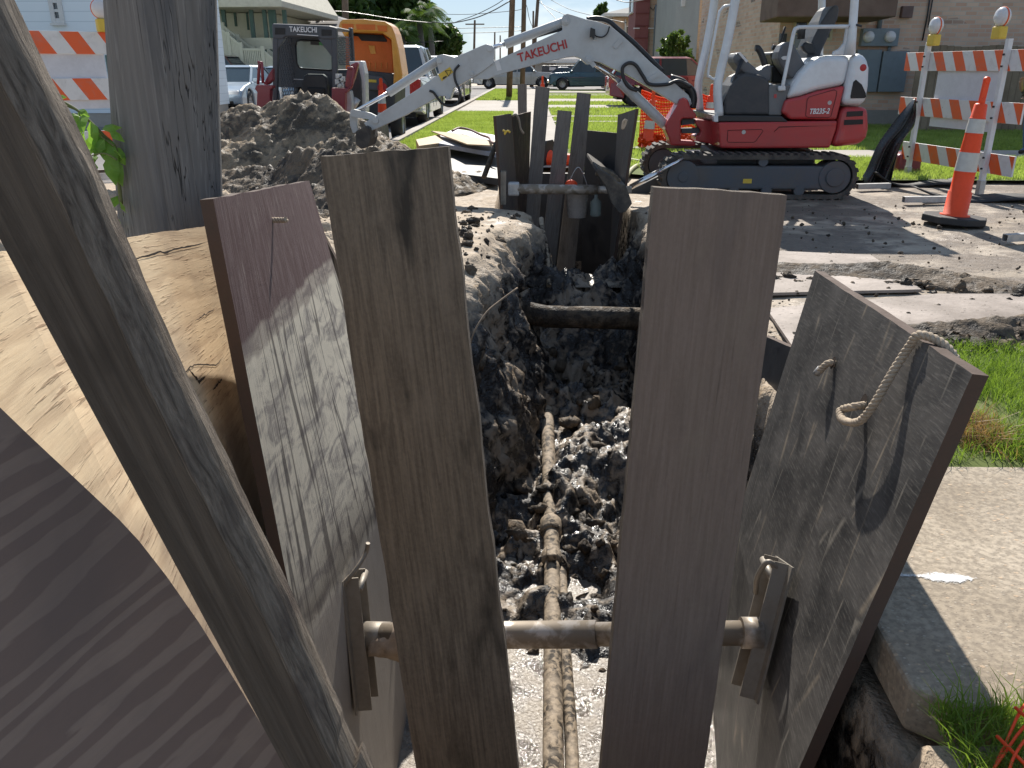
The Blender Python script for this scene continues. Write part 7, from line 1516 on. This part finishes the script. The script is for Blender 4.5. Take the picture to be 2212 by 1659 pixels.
def tree(lab, base, blobs, n, sz, mat, tr_=.3, limbs=6, name='tree', grp=None):
    t = thing(name, lab, 'tree', base, grp); base = Vector(base); mb = MB(); c = Vector(blobs[0][:3]); mb.tube(spline([base, base.lerp(c, .4)+Vector((.2, 0, 0)), c], 5), [tr_*(1-.6*i/10) for i in range(11)], 10)
    for q in blobs[1:limbs+1]: mb.tube(spline([base.lerp(c, .5), base.lerp(c, .6).lerp(Vector(q[:3]), .5)+Vector((0, 0, .2)), Vector(q[:3])], 4), [tr_*.45*(1-.7*i/8) for i in range(9)], 7)
    mb.build('trunk', flat('bark_brown', (.10, .08, .065), .9, dirt=.4, sc=9, bs=.5), t); leafcloud('crown', blobs, n, sz, mat, t); return t
def bl(lst, y):
    out = []
    for u, v, ru, rv in lst:
        p = px(u, v, y); s_ = y/FPX*1.02; out.append((p.x, y+random.uniform(-1, 1), p.z, ru*s_, ru*s_*.8, rv*s_))
    return out
b_ = px(700, 150, 66); tree('broad dark oak filling the sky behind the grey hip roof', (b_.x, 66, 0), bl([(690, 10, 60, 45), (640, 30, 40, 40), (730, -20, 60, 40), (770, 30, 45, 40), (650, -30, 60, 40), (600, 10, 40, 35), (690, -60, 90, 30)], 66), 12000, .34, M_OAK, .5)
b_ = px(830, 150, 70); tree('tall dark oak above the open orange cover', (b_.x, 70, 0), bl([(820, 20, 50, 45), (790, 60, 45, 40), (850, 55, 45, 45), (830, -30, 60, 40), (880, 10, 35, 35), (860, 90, 40, 30), (800, 100, 40, 25)], 70), 12000, .34, M_OAK, .5)
b_ = px(955, 140, 78); tree('rounded dark oak at the right end of the tree line, near the skyline poles', (b_.x, 78, 0), bl([(955, 85, 32, 28), (930, 80, 30, 30), (975, 95, 20, 22), (915, 110, 30, 20), (950, 110, 38, 16)], 78), 8000, .3, M_OAK, .4)
b_ = px(1298, 60, 120); tree('small distant conifer standing alone on the skyline right of the boom top', (b_.x, 120, 0), bl([(1298, 22, 7, 9), (1290, 30, 8, 7), (1305, 30, 9, 7), (1298, 38, 12, 8), (1292, 48, 9, 6), (1303, 14, 5, 6)], 120), 1500, .35, M_OAK, .3)
b_ = px(1460, 240, 36); tree('leafy shrub tree against the grey rendered wall behind the boom', (b_.x, 36, 0), bl([(1462, 110, 24, 26), (1452, 90, 20, 14), (1475, 85, 16, 16), (1470, 135, 22, 18), (1448, 130, 12, 20)], 36), 6000, .085, M_BUSH, .06, name='shrub_tree')
b_ = px(*z4(720, 600), 36); tree('low green shrub by the tan brick wall behind the red estate car', (b_.x, 36, 0), bl([(*z4(720, 600), 6, 12), (*z4(735, 620), 8, 9)], 36), 1200, .06, M_BUSH, .03, name='shrub')
def palm(lab, u, v, y, r):
    c = px(u, v, y); t = thing('palm_tree', lab, 'palm tree', (c.x, y, 0), 'palms in the tree line'); MB().tube([(c.x, y, 0), (c.x+.2, y, c.z*.5), (c.x, y, c.z)], [.28, .2, .18], 10).build('trunk', M_PF, t); V = []; F_ = []
    for k in range(34):
        g = 2*math.pi*k/34+random.random()*.3; el = random.uniform(-.3, 1.2); L_ = r*random.uniform(.8, 1.1); pts = []
        for i in range(9): s_ = i/8; pts.append(Vector((c.x+math.cos(g)*L_*s_*math.cos(el), y+math.sin(g)*L_*s_*math.cos(el), c.z+L_*(s_*math.sin(el)-.75*s_*s_))))
        for i in range(8):
            a, b = pts[i], pts[i+1]; d = (b-a).normalized(); s2 = d.cross(Vector((0, 0, 1))).normalized()
            for q in range(3):
                o_ = a.lerp(b, q/3)
                for sg in (-1, 1): l_ = r*.3*math.sin(math.pi*min(1, (i+q/3)/8+.12)); tip = o_+s2*sg*l_*.7+d*l_*.5-Vector((0, 0, l_*.5)); n_ = len(V); V.extend([o_, o_+d*.06*r*.5, tip]); F_.append((n_, n_+1, n_+2))
    npmesh('fronds', V, F_, M_BUSH, t)
palm('tall palm with drooping fronds left of the rounded oak', 905, 42, 62, 2.6); palm('shorter palm between the orange cover and the rounded oak', 868, 72, 60, 2.0); palm('palm whose crown meets the sky above the white pickup', 925, 22, 66, 2.2)
# ================================================================ utility poles and wires
def upole(lab, base_uv, y, top_uv, r, arms=0, mat=M_POLE2 if 'M_POLE2' in globals() else M_PF):
    b = px(*base_uv, y); b.z = 0; t_ = px(*top_uv, y); b.x = b.x if abs(b.z) < 9 else b.x; p = thing('utility_pole', lab, 'utility pole', b, 'utility poles down the street'); tp = Vector((t_.x, y, t_.z)); MB().tube([b, b.lerp(tp, .5), tp], [r, r*.9, r*.75], 12).build('post', M_WP, p)
    if arms: MB().beam(tp+Vector((-1.0, 0, -.4)), tp+Vector((1.0, 0, -.4)), .12, .12).build('crossarm', M_WP, p)
    return tp
M_WP = m_mix('brown_pole_wood', (.15, .10, .065), (.24, .165, .11), 4, .85)
upole('tall brown pole rising from the kerbside lawn behind the boom', z3(673, 860), 42, z3(735, -900), .145)
upole('tall dark pole right of the brown one, behind the boom', z3(790, 700), 58, z3(815, -500), .17, 1); upole('leaning pole with a street lamp arm, third from the brown one', z3(870, 700), 70, z3(935, -120), .16, 1)
upole('thin distant pole standing clear in the sky left of the boom', z3(362, 650), 95, z3(376, 175), .14, 1); upole('thin distant pole just left of the tall brown one', z3(545, 650), 120, z3(550, 280), .13); upole('grey pole rising behind the orange cover', z2(1232, 500), 60, z2(1232, -200), .26)
upole('faint far pole low on the skyline at the end of the street', z3(597, 650), 140, z3(597, 308), .13); upole('thin pole behind the leaning lamp pole', z3(880, 650), 90, z3(886, 95), .12)
def wire(pts, y0, y1, lab, sag=.0, r=.02):
    n = len(pts); P = [px(*z3(*p), y0+(y1-y0)*i/(n-1)) for i, p in enumerate(pts)]; o = MB().tube(spline(P, 6), r, 4).build('overhead_wire', M_BLACKP); tag(o, lab, 'wire', 'overhead wires')
wire([(680, 10), (520, 100), (350, 165), (150, 202), (0, 190)], 42, 60, 'thick wire sagging left from the tall brown pole to the tree line', r=.03); wire([(700, -60), (560, 40), (380, 130), (200, 195)], 42, 60, 'thinner upper wire sagging left from the tall brown pole', r=.022)
wire([(-100, 118), (300, 125), (700, 95), (810, 70)], 80, 60, 'faint level wire high left of the poles'); wire([(190, 248), (500, 240), (800, 232)], 95, 95, 'faint level wire above the thin distant pole foot', r=.03); wire([(200, 290), (520, 282), (790, 265)], 95, 95, 'lowest level wire left of the tall brown pole', r=.03)
wire([(940, 0), (1000, 80), (1060, 140), (1090, 180)], 58, 50, 'wire dropping steeply right toward the boom top'); wire([(935, 20), (1050, 80), (1200, 140), (1400, 180)], 70, 60, 'long wire running right behind the boom'); wire([(1040, 0), (1200, 80), (1420, 140), (1700, 200)], 70, 45, 'wire running right to the red corner bay'); wire([(800, 0), (830, 60), (850, 160), (880, 240)], 60, 66, 'short slack cable between the two dark poles'); wire([(1610, 0), (1700, 20), (1780, 10), (1900, -10)], 45, 41, 'cable reaching the top of the mixed brick building')
wire([(-2080, 230), (-1700, 240), (-1200, 130), (-800, 100), (-300, 170), (0, 200)], 50, 60, 'wire crossing in front of the hip roof and the oaks', r=.03); wire([(-1200, 180), (-800, 330), (-300, 370), (100, 360)], 55, 60, 'lower wire crossing the oaks above the orange cover', r=.02)
# ================================================================ worker at the right edge
def worker():
    t = thing('person', 'person in white hard hat, yellow vest and jeans looking down at a phone', 'person'); me = bpy.data.meshes.new('body')
    J = [((0, 0, .82), .14), ((0, .01, 1.0), .135), ((-.01, .0, 1.2), .15), ((-.03, 0, 1.33), .10), ((-.06, 0, 1.42), .055), ((-.10, 0, 1.50), .085), ((-.105, 0, 1.58), .09),
         ((0, -.1, .78), .10), ((-.02, -.11, .45), .072), ((.02, -.11, .12), .05), ((-.1, -.12, .05), .045), ((0, .1, .78), .10), ((.03, .11, .45), .072), ((.08, .11, .12), .05), ((-.04, .12, .05), .045),
         ((-.02, -.19, 1.28), .065), ((-.0, -.24, 1.03), .048), ((-.24, -.2, 1.02), .036), ((-.31, -.17, 1.03), .03), ((-.02, .19, 1.28), .065), ((-.0, .24, 1.05), .048), ((-.2, .2, 1.2), .036), ((-.24, .16, 1.30), .03)]
    E_ = [(0, 1), (1, 2), (2, 3), (3, 4), (4, 5), (5, 6), (0, 7), (7, 8), (8, 9), (9, 10), (0, 11), (11, 12), (12, 13), (13, 14), (3, 15), (15, 16), (16, 17), (17, 18), (3, 19), (19, 20), (20, 21), (21, 22)]
    V = [j[0] for j in J]; R_ = [j[1] for j in J]
    for hi, base, dr in ((18, Vector((-.31, -.17, 1.03)), Vector((-1, .2, .1))), (22, Vector((-.24, .16, 1.30)), Vector((-.3, -.2, 1)))):
        dr.normalize(); sd = dr.cross(Vector((0, 0, 1) if hi == 18 else (0, 1, 0))).normalized()
        for k, (o_, l_) in enumerate(((-.03, .07), (-.011, .08), (.009, .075), (.028, .06), (.045, .035))):
            a = len(V); p0 = base+sd*o_+dr*(.035 if k < 4 else .0); V += [tuple(p0), tuple(p0+dr*l_*.6), tuple(p0+dr*l_+Vector((0, 0, -.02)))]; R_ += [.011, .009, .008]; E_ += [(hi, a), (a, a+1), (a+1, a+2)]
    me.from_pydata(V, E_, []); o = bpy.data.objects.new('body', me); link(o, t); sk = o.modifiers.new('skin', 'SKIN'); sv = me.skin_vertices[0].data
    for i, r_ in enumerate(R_): sv[i].radius = (r_, r_*1.0)
    sv[0].use_root = True; ss = o.modifiers.new('sub', 'SUBSURF'); ss.levels = 2; ss.render_levels = 2
    k = N('worker_colours'); s = k.sep(k.vec()); z = s['Z']; x = s['X']; y = s['Y']; jeans = (.09, .14, .24); skin = (.32, .18, .12); sleeve = (.05, .04, .05)
    c_ = k.mix(k.ma('GREATER_THAN', z, .84), jeans, sleeve); c_ = k.mix(k.ma('GREATER_THAN', z, 1.40), c_, skin); arm = k.ma('LESS_THAN', x, -.17); c_ = k.mix(arm, c_, skin); c_ = k.mix(k.ma('LESS_THAN', z, .11), c_, (.05, .03, .02))
    me.materials.append(k.fin(c_, .8, 0, k.bump(k.noise(k.vec(), 20, 4), .4, .01)))
    M_V = flat('vest_yellow', (.55, .85, .08), .7, dirt=.05)
    mb = MB(); prf = [(.155, .84), (.165, .95), (.17, 1.1), (.185, 1.22), (.17, 1.3), (.11, 1.36)]; vs = []; n = 24
    for r_, z in prf:
        for q in range(n): g = 2*math.pi*q/n; vs.append((math.cos(g)*r_*.82-.01, math.sin(g)*r_*1.08, z))
    mb.add(vs, [(i*n+q, i*n+(q+1) % n, (i+1)*n+(q+1) % n, (i+1)*n+q) for i in range(len(prf)-1) for q in range(n)], None, 0, True); mb.build('vest', M_V, t)
    MB().lathe([(.145, -.01), (.125, 0), (.118, .04), (.09, .09), (.04, .115), (.001, .12)], (-.12, 0, 1.60), 24, Matrix.Rotation(R(-14), 3, 'Y')).build('hard_hat', M_WHITE, t)
    MB().ball((-.193, 0, 1.535), .02, 8, 6, (1, .7, 1)).build('nose', flat('skin', (.32, .18, .12), .6), t); MB().obox((-.18, 0, 1.56), (.02, .13, .03)).build('sunglasses', M_VENT, t, bevel=.005)
    MB().ball((-.10, .088, 1.54), .025, 8, 6, (1, .4, 1.3)).ball((-.10, -.088, 1.54), .025, 8, 6, (1, .4, 1.3)).build('ears', flat('skin', (.32, .18, .12), .6), t); MB().obox((-.19, 0, 1.488), (.012, .05, .008)).build('mouth', M_MAR, t)
    return t
wk = worker(); p = px(2208, 250, 14.2); wk.location = (p.x+.0, 13.9, .04); wk.rotation_euler = (0, 0, R(8)); wk.scale = (.86,)*3
ph = MB().obox((0, 0, 0), (.07, .012, .14)).build('phone', M_VENT, bevel=.006); tag(ph, "black phone in the hand of the person at the right edge", 'phone'); ph.location = wk.location+Vector((-.34*.86, -.17*.86, 1.07*.86)); ph.rotation_euler = (R(60), 0, 0)
